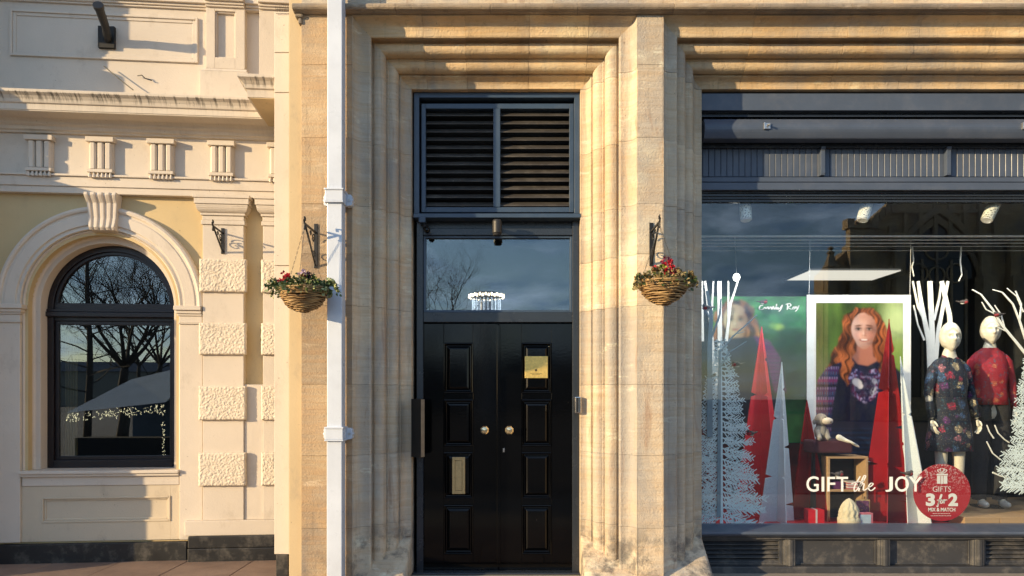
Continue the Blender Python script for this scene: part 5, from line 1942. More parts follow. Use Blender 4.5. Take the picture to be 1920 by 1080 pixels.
def head_mesh(cx, cy, cz, turn=0.0):
    """egg head with brow, nose, lips, chin, ears and swept moulded hair"""
    nu, nv = 56, 44
    vs, fs = [], []
    ct, st = math.cos(turn), math.sin(turn)
    G = lambda a, b, s: math.exp(-((a - b) / s) ** 2)
    for j in range(nv + 1):
        ph = math.pi * j / nv
        for i in range(nu):
            th = 2 * math.pi * i / nu
            x, y, z = math.sin(ph) * math.sin(th), -math.sin(ph) * math.cos(th), math.cos(ph)
            rx, ry, rz = 0.080, 0.104, 0.144
            if z < 0:
                k = 1 - 0.34 * (-z) ** 1.5
                x *= k
                if y > 0:
                    y *= 1 - 0.35 * (-z)
            X_, Y_, Z_ = x * rx, y * ry, z * rz
            if y < 0:
                f = -y
                Y_ -= 0.030 * G(X_, 0, 0.012) * G(Z_, -0.016, 0.018) * f            # nose
                Y_ -= 0.010 * G(X_, 0, 0.008) * G(Z_, 0.008, 0.020) * f
                Y_ += 0.028 * (G(X_, 0.031, 0.016) + G(X_, -0.031, 0.016)) * G(Z_, 0.014, 0.012) * f  # eye sockets
                Y_ -= 0.005 * (G(X_, 0.031, 0.011) + G(X_, -0.031, 0.011)) * G(Z_, 0.012, 0.006) * f  # lids
                Y_ -= 0.008 * G(Z_, 0.036, 0.008) * G(abs(X_), 0.028, 0.022) * f    # brow
                Y_ -= 0.008 * G(X_, 0, 0.020) * (G(Z_, -0.052, 0.005) + G(Z_, -0.064, 0.005)) * f     # lips
                Y_ += 0.004 * G(X_, 0, 0.022) * G(Z_, -0.058, 0.003) * f
                Y_ -= 0.008 * G(X_, 0, 0.022) * G(Z_, -0.098, 0.014) * f            # chin
            hl = 0.062 + 0.040 * abs(X_ / 0.078) * -1.0 + 0.0
            hair = (y > -0.42 and Z_ > -0.078) or Z_ > 0.078 - 0.95 * max(0, abs(X_ + 0.012) - 0.012)
            if hair:
                n_ = 1 + 0.14 + 0.03 * math.sin(22 * (th + z * 0.8)) * (0.4 + abs(x))
                X_, Y_, Z_ = X_ * n_, Y_ * n_, Z_ * (1.04 if z > 0 else 1.0)
            vs.append((cx + X_ * ct - Y_ * st, cy + X_ * st + Y_ * ct, cz + Z_))
    for j in range(nv):
        for i in range(nu):
            k = (i + 1) % nu
            fs.append((j * nu + i, (j + 1) * nu + i, (j + 1) * nu + k, j * nu + k))
    return vs, fs


def hand_chain(wr_, d, side, curl=0.3):
    """palm and five fingers hanging from the wrist"""
    out = []
    w = Vector(wr_)
    d = Vector(d).normalized()
    a = Vector((side, 0.0, 0)).cross(d)
    fwd = Vector((0, -1, 0))
    across = (fwd - d * fwd.dot(d)).normalized()
    inw = Vector((-side, 0, 0))
    palm_v = [w, w + d * 0.03, w + d * 0.075]
    out.append(skin_mesh([tuple(p) for p in palm_v], [(0, 1), (1, 2)], [(0.020, 0.016), (0.026, 0.013), (0.034, 0.012)], 0, 2))
    for k, (off, L) in enumerate(((0.028, 0.066), (0.010, 0.076), (-0.009, 0.070), (-0.027, 0.056))):
        b = w + d * 0.068 + across * off
        p1 = b + d * (L * 0.42) + inw * 0.003
        p2 = b + d * (L * 0.75) + inw * (0.010 + 0.02 * curl)
        p3 = b + d * (L * 0.98) + inw * (0.018 + 0.05 * curl)
        out.append(skin_mesh([tuple(b), tuple(p1), tuple(p2), tuple(p3)], [(0, 1), (1, 2), (2, 3)], [0.0095, 0.009, 0.008, 0.0065], 0, 1))
    b = w + d * 0.022 + across * 0.020
    out.append(skin_mesh([tuple(b), tuple(b + d * 0.028 + across * 0.026 + inw * 0.006), tuple(b + d * 0.058 + across * 0.032 + inw * 0.012)], [(0, 1), (1, 2)], [0.012, 0.0105, 0.008], 0, 1))
    return out


def loft(rings, n=40, cap=True, fold=0.0, seed=0):
    """rings of (z, rx, ry, cx, cy)"""
    mb = MB()
    vs, fs = [], []
    for (z, rx, ry, cx, cy) in rings:
        for k in range(n):
            t = 2 * math.pi * k / n
            wv = 1 + fold * mnoise.noise(Vector((math.cos(t) * 2.2, math.sin(t) * 2.2, z * 4 + seed))) 
            sx = abs(math.cos(t)) ** 0.85 * math.copysign(1, math.cos(t))
            sy = abs(math.sin(t)) ** 0.85 * math.copysign(1, math.sin(t))
            vs.append((cx + rx * sx * wv, cy + ry * sy * wv, z))
    for i in range(len(rings) - 1):
        for k in range(n):
            l = (k + 1) % n
            fs.append((i * n + k, i * n + l, (i + 1) * n + l, (i + 1) * n + k))
    mb.add(vs, fs)
    return mb


def mannequin(loc, rz, label, dress, trousers, shoes, turn, arms):
    t = thing('mannequin', label, 'mannequin', loc, rz, group='mannequins in the shop window', local=True)
    vs = [(0, 0, 1.00), (0, 0.005, 1.14), (0, 0.0, 1.30), (0, 0.005, 1.44), (0, 0.008, 1.54), (0, -0.005, 1.65),
          (0.15, 0.005, 1.45), (arms[0][0], arms[0][1], 1.20), (arms[0][2], arms[0][3], arms[0][4]),
          (-0.15, 0.005, 1.45), (-arms[1][0], arms[1][1], 1.20), (-arms[1][2], arms[1][3], arms[1][4]),
          (0.09, 0, 0.93), (0.10, -0.005, 0.52), (0.10, 0.02, 0.10), (0.105, -0.05, 0.045), (0.11, -0.12, 0.03),
          (-0.09, 0, 0.93), (-0.10, -0.015, 0.52), (-0.10, 0.02, 0.10), (-0.105, -0.05, 0.045), (-0.11, -0.12, 0.03)]
    ed = [(0, 1), (1, 2), (2, 3), (3, 4), (4, 5), (3, 6), (6, 7), (7, 8), (3, 9), (9, 10), (10, 11), (0, 12), (12, 13), (13, 14), (14, 15), (15, 16),
          (0, 17), (17, 18), (18, 19), (19, 20), (20, 21)]
    ra = [(0.13, 0.10), (0.105, 0.085), (0.125, 0.10), (0.11, 0.08), 0.056, 0.056, 0.052, 0.040, 0.026, 0.052, 0.040, 0.026,
          0.082, 0.055, 0.038, 0.036, 0.028, 0.082, 0.055, 0.038, 0.036, 0.028]
    mb = MB()
    mb.add(*skin_mesh(vs, ed, ra))
    mb.add(*head_mesh(0, -0.012, 1.716, turn))
    for k, sd in ((0, 1), (1, -1)):
        a = arms[k]
        e = Vector((sd * a[0], a[1], 1.20))
        wv = Vector((sd * a[2], a[3], a[4]))
        for part in hand_chain(wv, (wv - e), sd, 0.5):
            mb.add(*part)
    mb.build('body', man_skin, t, smooth=True)
    if dress:
        rings = [(1.556, 0.060, 0.058, 0, 0.008), (1.535, 0.072, 0.066, 0, 0.01), (1.510, 0.125, 0.078, 0, 0.012), (1.475, 0.165, 0.082, 0, 0.01), (1.42, 0.172, 0.100, 0, 0.005), (1.30, 0.166, 0.135, 0, -0.004), (1.16, 0.158, 0.118, 0, 0), (1.02, 0.182, 0.130, 0, 0),
                 (0.88, 0.202, 0.145, 0, 0), (0.76, 0.216, 0.158, 0, 0), (0.655, 0.226, 0.168, 0, 0), (0.654, 0.218, 0.160, 0, 0), (0.80, 0.20, 0.14, 0, 0)]
    else:
        rings = [(1.552, 0.075, 0.068, 0, 0.008), (1.535, 0.088, 0.074, 0, 0.01), (1.51, 0.135, 0.082, 0, 0.012), (1.475, 0.165, 0.082, 0, 0.01), (1.42, 0.172, 0.100, 0, 0.005), (1.30, 0.166, 0.130, 0, -0.004), (1.18, 0.160, 0.116, 0, 0), (1.08, 0.170, 0.124, 0, 0),
                 (1.00, 0.178, 0.130, 0, 0), (0.999, 0.168, 0.122, 0, 0), (1.1, 0.15, 0.11, 0, 0)]
    g_ = loft(rings, 44, fold=0.07)
    for k, sd in ((0, 1), (1, -1)):
        a = arms[k]
        s0 = Vector((sd * 0.125, 0.005, 1.465))
        s1 = Vector((sd * 0.172, 0.005, 1.41))
        e = Vector((sd * a[0], a[1], 1.20))
        wv = Vector((sd * a[2], a[3], a[4]))
        cuff = wv + (e - wv) * 0.06
        g_.tube([s0, s1, (s1 + e) / 2, e, (e + cuff) / 2, cuff], [0.048, 0.056, 0.052, 0.047, 0.042, 0.036], 18)
    g_.build('dress' if dress else 'jumper', dress or trousers[1], t, smooth=True)
    if trousers and not dress:
        g2 = MB()
        for sd in (1, -1):
            g2.tube([(sd * 0.07, 0, 1.05), (sd * 0.095, 0, 0.92), (sd * 0.10, -0.008, 0.52), (sd * 0.105, 0.01, 0.14), (sd * 0.105, 0.01, 0.07)], [0.11, 0.105, 0.078, 0.066, 0.068], 20)
        g2.build('trousers', trousers[0], t, smooth=True)
    if shoes:
        for sd in (1, -1):
            MB().ball((sd * 0.108, -0.075, 0.035), 0.042, 0.085, 0.036).build('shoe', shoes, t, smooth=True)
    MB().lathe([(0.16, 0), (0.16, 0.008), (0.02, 0.012)], (0, 0.05, -0.004), 28).build('base_plate', M['gloss'], t)
    return t


dress_m = floral_mat('dark_floral_cloth', (0.007, 0.010, 0.024), [(0.50, 0.02, 0.06), (0.06, 0.14, 0.30), (0.60, 0.22, 0.26), (0.18, 0.04, 0.20), (0.66, 0.52, 0.30)], 10.5)
red_m = floral_mat('red_floral_cloth', (0.24, 0.008, 0.022), [(0.42, 0.03, 0.06), (0.12, 0.01, 0.05), (0.50, 0.22, 0.10), (0.30, 0.01, 0.03)], 17)
cloth_b = plain('black_cloth', (0.022, 0.022, 0.026), 0.9)
z1_ = FLZ + 0.0
mx1 = X(1780, 6.80)
m1_ = mannequin((mx1, 6.80, z1_ + 0.004), 0.10, 'mannequin in a dark floral dress with bare legs behind the round sign', dress_m, None, None, -0.25, ((0.235, 0.005, 0.255, -0.06, 0.95), (0.23, 0.0, 0.225, -0.05, 0.95)))
mx2 = X(1856, 7.05)
m1_.scale = (0.93, 0.95, 1.0)
m2_ = mannequin((mx2, 7.05, FLZ + 0.089), -0.08, 'mannequin in a red patterned top and black trousers at the right of the window', None, (cloth_b, red_m), plain('white_shoe', (0.6, 0.6, 0.58), 0.5), -0.2, ((0.235, 0.03, 0.245, 0.0, 0.95), (0.235, 0.04, 0.22, 0.06, 0.95)))

m2_.scale = (0.92, 0.95, 1.0)
# ------------------------------------------------------------------ white window trees
frost = plain('frosted_white_card', (0.74, 0.84, 0.86), 0.55, 0, 0.05)
fwhite = plain('white_card', (0.80, 0.82, 0.80), 0.5, 0, 0.04)


def bar(mb, x0, z0, x1, z1, w0, w1, y, th=0.003):
    dx, dz = x1 - x0, z1 - z0
    L = math.hypot(dx, dz) or 1e-6
    nx, nz = -dz / L, dx / L
    vs = []
    for yy in (y, y + th):
        vs += [(x0 + nx * w0 / 2, yy, z0 + nz * w0 / 2), (x0 - nx * w0 / 2, yy, z0 - nz * w0 / 2), (x1 - nx * w1 / 2, yy, z1 - nz * w1 / 2), (x1 + nx * w1 / 2, yy, z1 + nz * w1 / 2)]
    mb.add(vs, [(0, 1, 2, 3), (7, 6, 5, 4), (0, 4, 5, 1), (1, 5, 6, 2), (2, 6, 7, 3), (3, 7, 4, 0)])


def fir(name, lab, px, ptop, pbot, half_px, y, mat, seed):
    rr = random.Random(seed)
    cx, zb0 = P(px, pbot, y)
    zt0 = Z(ptop, y)
    H = zt0 - zb0
    hw = half_px * y / FPX
    t = thing(name, lab, 'window decoration', (cx, y, zb0))
    tr = MB()
    bar(tr, cx, zb0 - 0.0, cx, zt0, 0.030, 0.006, y)
    tr.build('trunk', mat, t)
    br_ = MB()
    z = zb0 + 0.06
    q = 0
    while z < zt0 - 0.02:
        f = (zt0 - z) / H
        for sd in (-1, 1):
            L = hw * (f ** 0.85) * rr.uniform(0.78, 1.12)
            droop = rr.uniform(-0.30, 0.05) - 0.15 * f
            n = max(3, int(L / 0.023))
            x0, zz0 = cx, z + rr.uniform(-0.01, 0.01)
            yy = y + 0.0006 * (q % 5) + 0.0004
            q += 1
            for k in range(n):
                f1 = (k + 1) / n
                x1 = cx + sd * L * f1
                z1 = z + droop * L * f1 + 0.10 * L * f1 * f1
                w = 0.009 * (1 - k / n) + 0.005
                bar(br_, x0, zz0, x1, z1, w, w * 0.9, yy, 0.002)
                if k >= 0:
                    for s2 in (-1, 1):
                        tl_ = (0.030 + 0.060 * (1 - f1) + 0.03 * rr.random()) * (0.55 + 0.5 * f)
                        an = math.atan2(z1 - zz0, x1 - x0) + s2 * rr.uniform(0.5, 0.95)
                        bar(br_, x1, z1, x1 + tl_ * math.cos(an), z1 + tl_ * math.sin(an), 0.0098, 0.0068, yy + 0.0002, 0.002)
                x0, zz0 = x1, z1
        z += 0.042 + 0.020 * f * rr.random()
    o = br_.build('branches', mat, t)
    return t


fir('white_fir', 'pale frosted fir tree cut-out filling the left edge of the shop window', 1353, 632, 984, 88, YS + 0.05, frost, 3)
fir('white_fir', 'pale frosted fir tree cut-out at the right edge of the shop window', 1935, 636, 925, 62, YS + 0.05, frost, 8)


def branch_piece(name, lab, lines, y, mat, cat='window decoration', th=0.01):
    mb = MB()
    for i, ln in enumerate(lines):
        pts, w0, w1 = ln
        m = len(pts)
        for k in range(m - 1):
            a, b = P(pts[k][0], pts[k][1], y), P(pts[k + 1][0], pts[k + 1][1], y)
            fa, fb = k / (m - 1), (k + 1) / (m - 1)
            s = y / FPX
            bar(mb, a[0], a[1], b[0], b[1], (w0 + (w1 - w0) * fa) * s, (w0 + (w1 - w0) * fb) * s, y + 0.0007 * i, th)
    o = mb.build(name, mat)
    return tag(o, lab, cat)


branch_piece('birch_trunks', 'white birch branches spreading upward behind the floral dress mannequin', [
    ([(1746, 720), (1742, 640), (1728, 570), (1722, 527)], 12, 5), ([(1748, 720), (1748, 620), (1744, 527)], 11, 9), ([(1750, 720), (1760, 620), (1778, 527)], 10, 5),
    ([(1785, 640), (1781, 590), (1766, 527)], 9, 8), ([(1738, 610), (1722, 575), (1712, 527)], 5, 3),
    ([(1734, 638), (1722, 610), (1714, 572)], 3.5, 2), ([(1752, 600), (1762, 560), (1766, 527)], 5, 3)], 7.25, fwhite)
branch_piece('birch_trunks', 'white birch branches behind the left fir, above the woodland poster woman', [
    ([(1345, 740), (1350, 640), (1349, 527)], 9, 8), ([(1340, 700), (1332, 600), (1322, 527)], 8, 4), ([(1362, 640), (1370, 570), (1384, 527)], 6, 3), ([(1366, 600), (1366, 527)], 4, 3),
    ([(1334, 600), (1338, 527)], 4, 3), ([(1318, 640), (1316, 527)], 5, 4)], 7.0, fwhite)
greyb = plain('grey_blue_card', (0.20, 0.28, 0.34), 0.6)
branch_piece('bare_tree_cutout', 'grey blue bare tree cut-out standing before the left fir', [
    ([(1331, 820), (1331, 650), (1334, 590), (1326, 545)], 11, 5), ([(1332, 640), (1350, 590), (1352, 560)], 4, 2), ([(1333, 600), (1318, 570)], 3, 2), ([(1348, 970), (1349, 760), (1350, 655)], 7, 4),
    ([(1350, 660), (1375, 630), (1402, 607), (1420, 590)], 3, 1.4), ([(1350, 690), (1368, 660), (1400, 640)], 2.6, 1.2), ([(1380, 626), (1396, 622)], 1.6, 1)], YS + 0.03, greyb)
branch_piece('frost_branches', 'white bare branches arching beside the right mannequin head', [
    ([(1925, 665), (1905, 640), (1880, 610), (1862, 580), (1840, 552), (1824, 543)], 5, 1.6), ([(1925, 640), (1912, 600), (1900, 570), (1880, 548), (1862, 543)], 4, 1.5),
    ([(1905, 640), (1890, 622), (1868, 612)], 2.6, 1.3), ([(1913, 600), (1916, 570), (1905, 545)], 2.4, 1.2), ([(1885, 616), (1878, 590), (1866, 572)], 2.2, 1.1), ([(1920, 585), (1908, 556), (1890, 541)], 2.2, 1.1), ([(1870, 590), (1850, 580), (1842, 566)], 2, 1)], 6.6, fwhite)
branch_piece('hanging_twig', 'thin white twig hanging from the rods right of the portrait poster', [([(1711, 462), (1713, 490), (1710, 500), (1714, 518)], 2.2, 1.4), ([(1803, 462), (1801, 490), (1804, 515), (1798, 527)], 2.2, 1.4)], 7.2, fwhite)
branch_piece('white_arcs', 'three curved white twigs beside the black trousers', [([(1851, 797), (1856, 810), (1864, 822)], 1.2, 1.8), ([(1866, 797), (1872, 812), (1884, 824), (1893, 830)], 1.2, 1.8), ([(1851, 828), (1862, 850), (1877, 862)], 1.2, 2), ([(1862, 886), (1878, 893), (1892, 896)], 3, 1.2)], 6.62, fwhite)

# robins
rb = None
rob_b, rob_r, rob_w = plain('robin_brown', (0.06, 0.05, 0.05), 0.8), plain('robin_red', (0.26, 0.025, 0.03), 0.8), plain('robin_cream', (0.5, 0.48, 0.45), 0.8)
for (px, py, yy, sc, rz, lab) in ((1326, 577, YS + 0.02, 1.0, 0.2, 'toy robin perched at the far left edge of the shop window'), (1431, 566, 7.2, 0.9, 2.8, 'toy robin above the script lettering on the green poster'),
                                  (1381, 683, YS + 0.02, 1.0, 0.1, 'toy robin on the left fir beside the red cone tree'), (1408, 812, YS + 0.02, 1.0, 0.4, 'toy robin low on the left fir near its red backdrop'),
                                  (1806, 566, 7.15, 0.9, 2.9, 'toy robin above the head of the floral dress mannequin'), (1872, 590, 6.55, 0.95, 0.2, 'toy robin before the face of the red top mannequin'),
                                  (1572, 889, YS + 0.03, 1.0, 3.3, 'toy robin perched on the letters above the shelf'), (1703, 888, YS + 0.03, 1.0, 3.3, 'toy robin perched above the last lettering word')):
    x, z = P(px, py, yy)
    if rb is None:
        rb = thing('robin', lab, 'robin', (x, yy, z), rz, group='toy robins in the window', local=True)
        MB().ball((0, 0, 0), 0.036, 0.020, 0.022).ball((-0.030, 0, 0.016), 0.016, 0.015, 0.015).tube([(-0.045, 0, 0.016), (-0.055, 0, 0.014)], [0.004, 0.001], 6).build('body', rob_b, rb, smooth=True)
        MB().ball((-0.020, 0, -0.004), 0.026, 0.0205, 0.019).build('breast', rob_r, rb, smooth=True)
        mb = MB().tube([(0.025, 0, 0.0), (0.075, 0, 0.012)], [0.011, 0.005], 6)
        mb.build('tail', rob_b, rb)
        MB().ball((0.006, 0.0, -0.017), 0.022, 0.014, 0.010).build('belly', rob_w, rb, smooth=True)
    else:
        dup_tree(rb, (x, yy, z), rz, lab, sc)

# ------------------------------------------------------------------ shelf with toy, gloves, hat and cards
ys_ = 6.72
t = thing('crate_shelf', 'small open wooden shelf unit under the portrait poster', 'shelf', (X(1590, ys_), ys_, FLZ))
xa, xb, za, zm, zb3 = X(1552, ys_), X(1628, ys_), FLZ, Z(922, ys_), Z(856, ys_)
for a, b, c, d, nm in ((xa, xa + 0.022, za, zb3, 'side'), (xb - 0.022, xb, za, zb3, 'side'), (xa + 0.0225, xb - 0.0225, zb3 - 0.02, zb3, 'top'), (xa + 0.0225, xb - 0.0225, zm, zm + 0.02, 'shelf')):
    MB().box(a, b, ys_, ys_ + 0.26, c, d).build(nm, wd.m, t, bevel=0.002)
MB().box(xa + 0.02, xb - 0.02, ys_ + 0.24, ys_ + 0.255, za, zb3 - 0.021).build('back', M['dark'], t)
mb = MB()
n = 10
for k, (w, c) in enumerate(((0.16, 0), (0.13, 1))):
    x, z = X(1592, ys_) , zm + 0.0205
MB().box(X(1563, ys_), X(1582, ys_), ys_ + 0.03, ys_ + 0.14, zm + 0.0205, zm + 0.09).build('gift_card', plain('purple_card', (0.10, 0.02, 0.09), 0.5))
tag(bpy.data.objects['gift_card'], 'dark purple card standing on the middle board of the wooden shelf', 'card')
bk = thing('book_stack', 'little stack of pink and white cards on the middle board of the shelf', 'cards', (X(1600, ys_), ys_ + 0.06, zm + 0.0205))
pk = [plain('pink_card', (0.45, 0.12, 0.14), 0.5), plain('pale_card', (0.6, 0.58, 0.55), 0.5)]
for k in range(6):
    MB().box(X(1591, ys_) + 0.003 * (k % 2), X(1611, ys_) - 0.002 * (k % 3), ys_ + 0.02, ys_ + 0.12, zm + 0.021 + k * 0.012, zm + 0.0325 + k * 0.012).build('card', pk[k % 2], bk)
# dark velvet table top with toy lamb and hand
vt = thing('velvet_table', 'dark velvet covered top over the wooden shelf', 'table', (X(1575, 6.78), 6.78, FLZ))
MB().box(X(1524, 6.7), X(1600, 6.7), 6.70, 7.0, Z(850, 6.70), Z(826, 6.70)).build('velvet_cover', plain('maroon_velvet', (0.05, 0.008, 0.018), 0.95), vt, bevel=0.02, seg=3)
MB().box(X(1530, 6.8), X(1546, 6.8), 6.86, 6.95, FLZ, Z(850, 6.70) - 0.001).build('leg', M['dark'], vt)
x, z = P(1541, 824, 6.76)
lamb = thing('toy_lamb', 'small grey plush lamb sitting at the lower left corner of the portrait poster', 'toy', (x, 6.76, z))
plush = plain('grey_plush', (0.24, 0.22, 0.20), 0.95, 0, 0.2, 60, 0.6)
pale = plain('pale_plush', (0.50, 0.44, 0.38), 0.95, 0, 0.1, 60, 0.4)
mb = MB().ball((x - 0.01, 6.76, z + 0.07), 0.062, 0.058, 0.075).ball((x - 0.01, 6.755, z + 0.185), 0.060, 0.055, 0.060)
for dx in (-0.045, 0.028):
    mb.tube([(x + dx, 6.74, z + 0.085), (x + dx * 1.1, 6.70, z + 0.02), (x + dx * 1.15, 6.68, z + 0.012)], [0.026, 0.022, 0.022], 10)
mb.build('body', plush, lamb, smooth=True)
MB().ball((x + 0.028, 6.705, z + 0.175), 0.052, 0.038, 0.034).build('muzzle', pale, lamb, smooth=True)
for dx in (-0.07, 0.045):
    MB().ball((x + dx, 6.76, z + 0.165), 0.018, 0.010, 0.026).build('ear', plush, lamb, smooth=True)
MB().ball((x + 0.005, 6.700, z + 0.208), 0.005, 0.004, 0.005, 8, 5).ball((x + 0.038, 6.698, z + 0.208), 0.005, 0.004, 0.005, 8, 5).ball((x + 0.042, 6.664, z + 0.168), 0.006, 0.004, 0.005, 8, 5).build('eyes', M['gloss'], lamb, smooth=True)
x, z = P(1578, 829, 6.70)
hd = MB()
w = Vector((x, 6.72, z + 0.035))
d = Vector((0.88, 0, -0.42))
acr = Vector((0, -1, 0))
hd.add(*skin_mesh([tuple(w - d * 0.05), tuple(w), tuple(w + d * 0.05), tuple(w + d * 0.10)], [(0, 1), (1, 2), (2, 3)], [(0.024, 0.03), (0.024, 0.03), (0.034, 0.022), (0.040, 0.018)], 0, 2))
for off, L in ((0.03, 0.085), (0.01, 0.10), (-0.010, 0.092), (-0.028, 0.07)):
    b = w + d * 0.095 + acr * off
    hd.add(*skin_mesh([tuple(b), tuple(b + d * L * 0.5 + Vector((0, 0, 0.004))), tuple(b + d * L)], [(0, 1), (1, 2)], [0.012, 0.011, 0.008], 0, 1))
b = w + d * 0.03 + acr * 0.03
hd.add(*skin_mesh([tuple(b), tuple(b + d * 0.05 + acr * 0.03 + Vector((0, 0, 0.0))), tuple(b + d * 0.09 + acr * 0.032)], [(0, 1), (1, 2)], [0.014, 0.012, 0.009], 0, 1))
tag(hd.build('display_hand', plain('pale_resin', (0.60, 0.58, 0.52), 0.4), None, smooth=True), 'white display hand lying palm down on the dark velvet top', 'hand')
# knitted hat
x = X(1592, 6.60)
hat = thing('knitted_hat', 'cream cable knit bobble-free hat in front of the wooden shelf', 'hat', (x, 6.60, FLZ))
wool = NT('cream_wool')
wool.bump(wool.noise(120, 3, 0.6), 0.5, 0.004)
wool.set(Base_Color=wool.mix(wool.noise(30, 3), (0.42, 0.37, 0.25), (0.64, 0.58, 0.43)), Roughness=0.95)
vs, fs = [], []
nu, nv = 64, 18
for j in range(nv + 1):
    f = j / nv
    r = 0.088 * math.cos(max(0, (f - 0.30)) / 0.70 * math.pi / 2) ** 0.62 if f > 0.30 else 0.088
    zz = 0.235 * f
    for i in range(nu):
        th = 2 * math.pi * i / nu
        rr_ = max(r, 0.004) * (1 + 0.085 * math.sin(th * 11 + math.sin(f * 22) * 1.1) + 0.02 * math.sin(f * 60)) + (0.006 if f < 0.24 else 0)
        vs.append((x + rr_ * math.cos(th), 6.60 + rr_ * math.sin(th), FLZ + 0.001 + zz))
for j in range(nv):
    for i in range(nu):
        k = (i + 1) % nu
        fs.append((j * nu + i, j * nu + k, (j + 1) * nu + k, (j + 1) * nu + i))
fs.append(tuple(nv * nu + i for i in range(nu)))
MB().add(vs, fs).build('crown', wool.m, hat, smooth=True)
MB().lathe([(0.092, 0.0), (0.099, 0.006), (0.101, 0.03), (0.099, 0.052), (0.092, 0.058)], (x, 6.60, FLZ + 0.001), 40).build('brim', wool.m, hat, smooth=True)
fm = floral_mat('purple_print', (0.10, 0.02, 0.09), [(0.40, 0.10, 0.12), (0.5, 0.35, 0.1), (0.3, 0.05, 0.3)], 60)
t = thing('framed_card', 'purple patterned card with a pale edge behind the cream hat', 'card', (X(1622, 6.66), 6.66, FLZ))
MB().box(X(1604, 6.66), X(1631, 6.66), 6.66, 6.668, FLZ, Z(937, 6.66)).build('edge', plain('gold_edge', (0.5, 0.36, 0.16), 0.4), t)
MB().box(X(1605.5, 6.66), X(1629.5, 6.66), 6.657, 6.6595, FLZ + 0.01, Z(939, 6.66)).build('print', fm, t)
t = thing('gift_box', 'small pale blue and pink box beside the cream knitted hat', 'box', (X(1623, 6.56), 6.56, FLZ))
MB().box(X(1610, 6.54), X(1637, 6.54), 6.54, 6.60, FLZ, Z(962, 6.54)).build('carton', plain('pink_carton', (0.48, 0.14, 0.18), 0.5), t, bevel=0.002)
MB().box(X(1612, 6.54), X(1633, 6.54), 6.5375, 6.5395, FLZ + 0.012, Z(965, 6.54)).build('label_print', plain('pale_blue_label', (0.36, 0.48, 0.60), 0.5), t)

# ------------------------------------------------------------------ brackets and hanging baskets
def bracket(name, lab, x, yw, z0, z1, L, scroll=1, rz=0.0, zt=None):
    """wall bar, arm, brace and scrolls; the arm leaves the wall along -y"""
    t = thing(name, lab, 'bracket', (x, yw, z0), rz, group='iron basket brackets', local=True)
    H = z1 - z0
    MB().box(-0.016, 0.016, -0.010, -0.001, 0, H).build('wall_bar', M['iron'], t, bevel=0.003)
    a0 = H * 0.78
    mb = MB()
    mb.box(-0.007, 0.007, -L, -0.010, a0, a0 + 0.012)
    mb.tube([(0, -L, a0 + 0.006), (0, -L - 0.012, a0 + 0.03), (0, -L, a0 + 0.055), (0, -L + 0.02, a0 + 0.05), (0, -L + 0.018, a0 + 0.03)], 0.007, 8)
    mb.tube([(0, -L + 0.005, a0 + 0.004), (0, -L + 0.002, a0 - 0.03), (0, -L + 0.012, a0 - 0.036)], 0.007, 8)
    mb.build('arm', M['iron'], t)
    MB().tube([(0, -0.012, 0.02), (0, -L * 0.5, a0 * 0.52 + 0.01), (0, -L + 0.02, a0)], 0.008, 8).build('brace', M['iron'], t)
    for (cy, cz, r, sg) in ((-0.075, a0 - 0.055, 0.042, 1), (-0.050, 0.10, 0.034, -1), (-0.15, a0 - 0.03, 0.022, -1)):
        pts = []
        for k in range(16):
            th = k / 15 * 2.6 * math.pi
            rr_ = r * (1 - 0.055 * k)
            pts.append((0, cy + rr_ * math.cos(th) * sg, cz + rr_ * math.sin(th)))
        MB().tube(pts, 0.0045, 6).build('scroll', M['iron'], t)
    for zz in (0.02, H - 0.02):
        MB().lathe([(0.006, 0), (0.005, 0.003)], (0, 0, 0), 8)
    return t, a0


yw = F0
bxL, z0_, z1_ = X(592.5, yw), Z(503, yw), Z(420, yw)
bt1, ah1 = bracket('hanging_bracket', 'black iron bracket holding the basket beside the white downpipe', bxL, yw, z0_, z1_, 0.32)
bxR = X(1221, yw)
bt2, ah2 = bracket('hanging_bracket', 'black iron bracket holding the basket between door and shop window', bxR, yw, Z(499, yw), Z(418, yw), 0.33)
u, zz = LB(418, 476, 0.077)
w = O_L + U_L * u + N_L * 0.077
bracket('hanging_bracket', 'empty black iron bracket on the cream rusticated pilaster', w.x, w.y, zz, LB(418, 428, 0.077)[1], 0.30, rz=TH)

M['chain'] = plain('dull_chain', (0.12, 0.11, 0.10), 0.4, 0.6)
leaf_g = NT('ivy_leaf')
leaf_g.set(Base_Color=leaf_g.mix(leaf_g.noise(40, 2), (0.035, 0.075, 0.018), (0.12, 0.16, 0.05)), Roughness=0.5)
leaf_v = plain('variegated_leaf', (0.34, 0.36, 0.16), 0.55, 0, 0.3, 50)
leaf_d = NT('dry_leaf')
leaf_d.set(Base_Color=leaf_d.mix(leaf_d.noise(40, 2), (0.16, 0.10, 0.035), (0.40, 0.33, 0.16)), Roughness=0.7)
pet_r = plain('red_petal', (0.42, 0.012, 0.03), 0.55, 0, 0.35, 50)
pet_p = plain('pale_mauve_petal', (0.55, 0.42, 0.50), 0.6, 0, 0.25, 50)
wick = NT('willow')
wick.set(Base_Color=wick.mix(wick.ramp(wick.noise(1.0, 4, 0.6, wick.mapped((10, 10, 60))), [(0.35, 0.0), (0.62, 1.0)]), (0.13, 0.065, 0.022), (0.46, 0.30, 0.13)), Roughness=0.6)


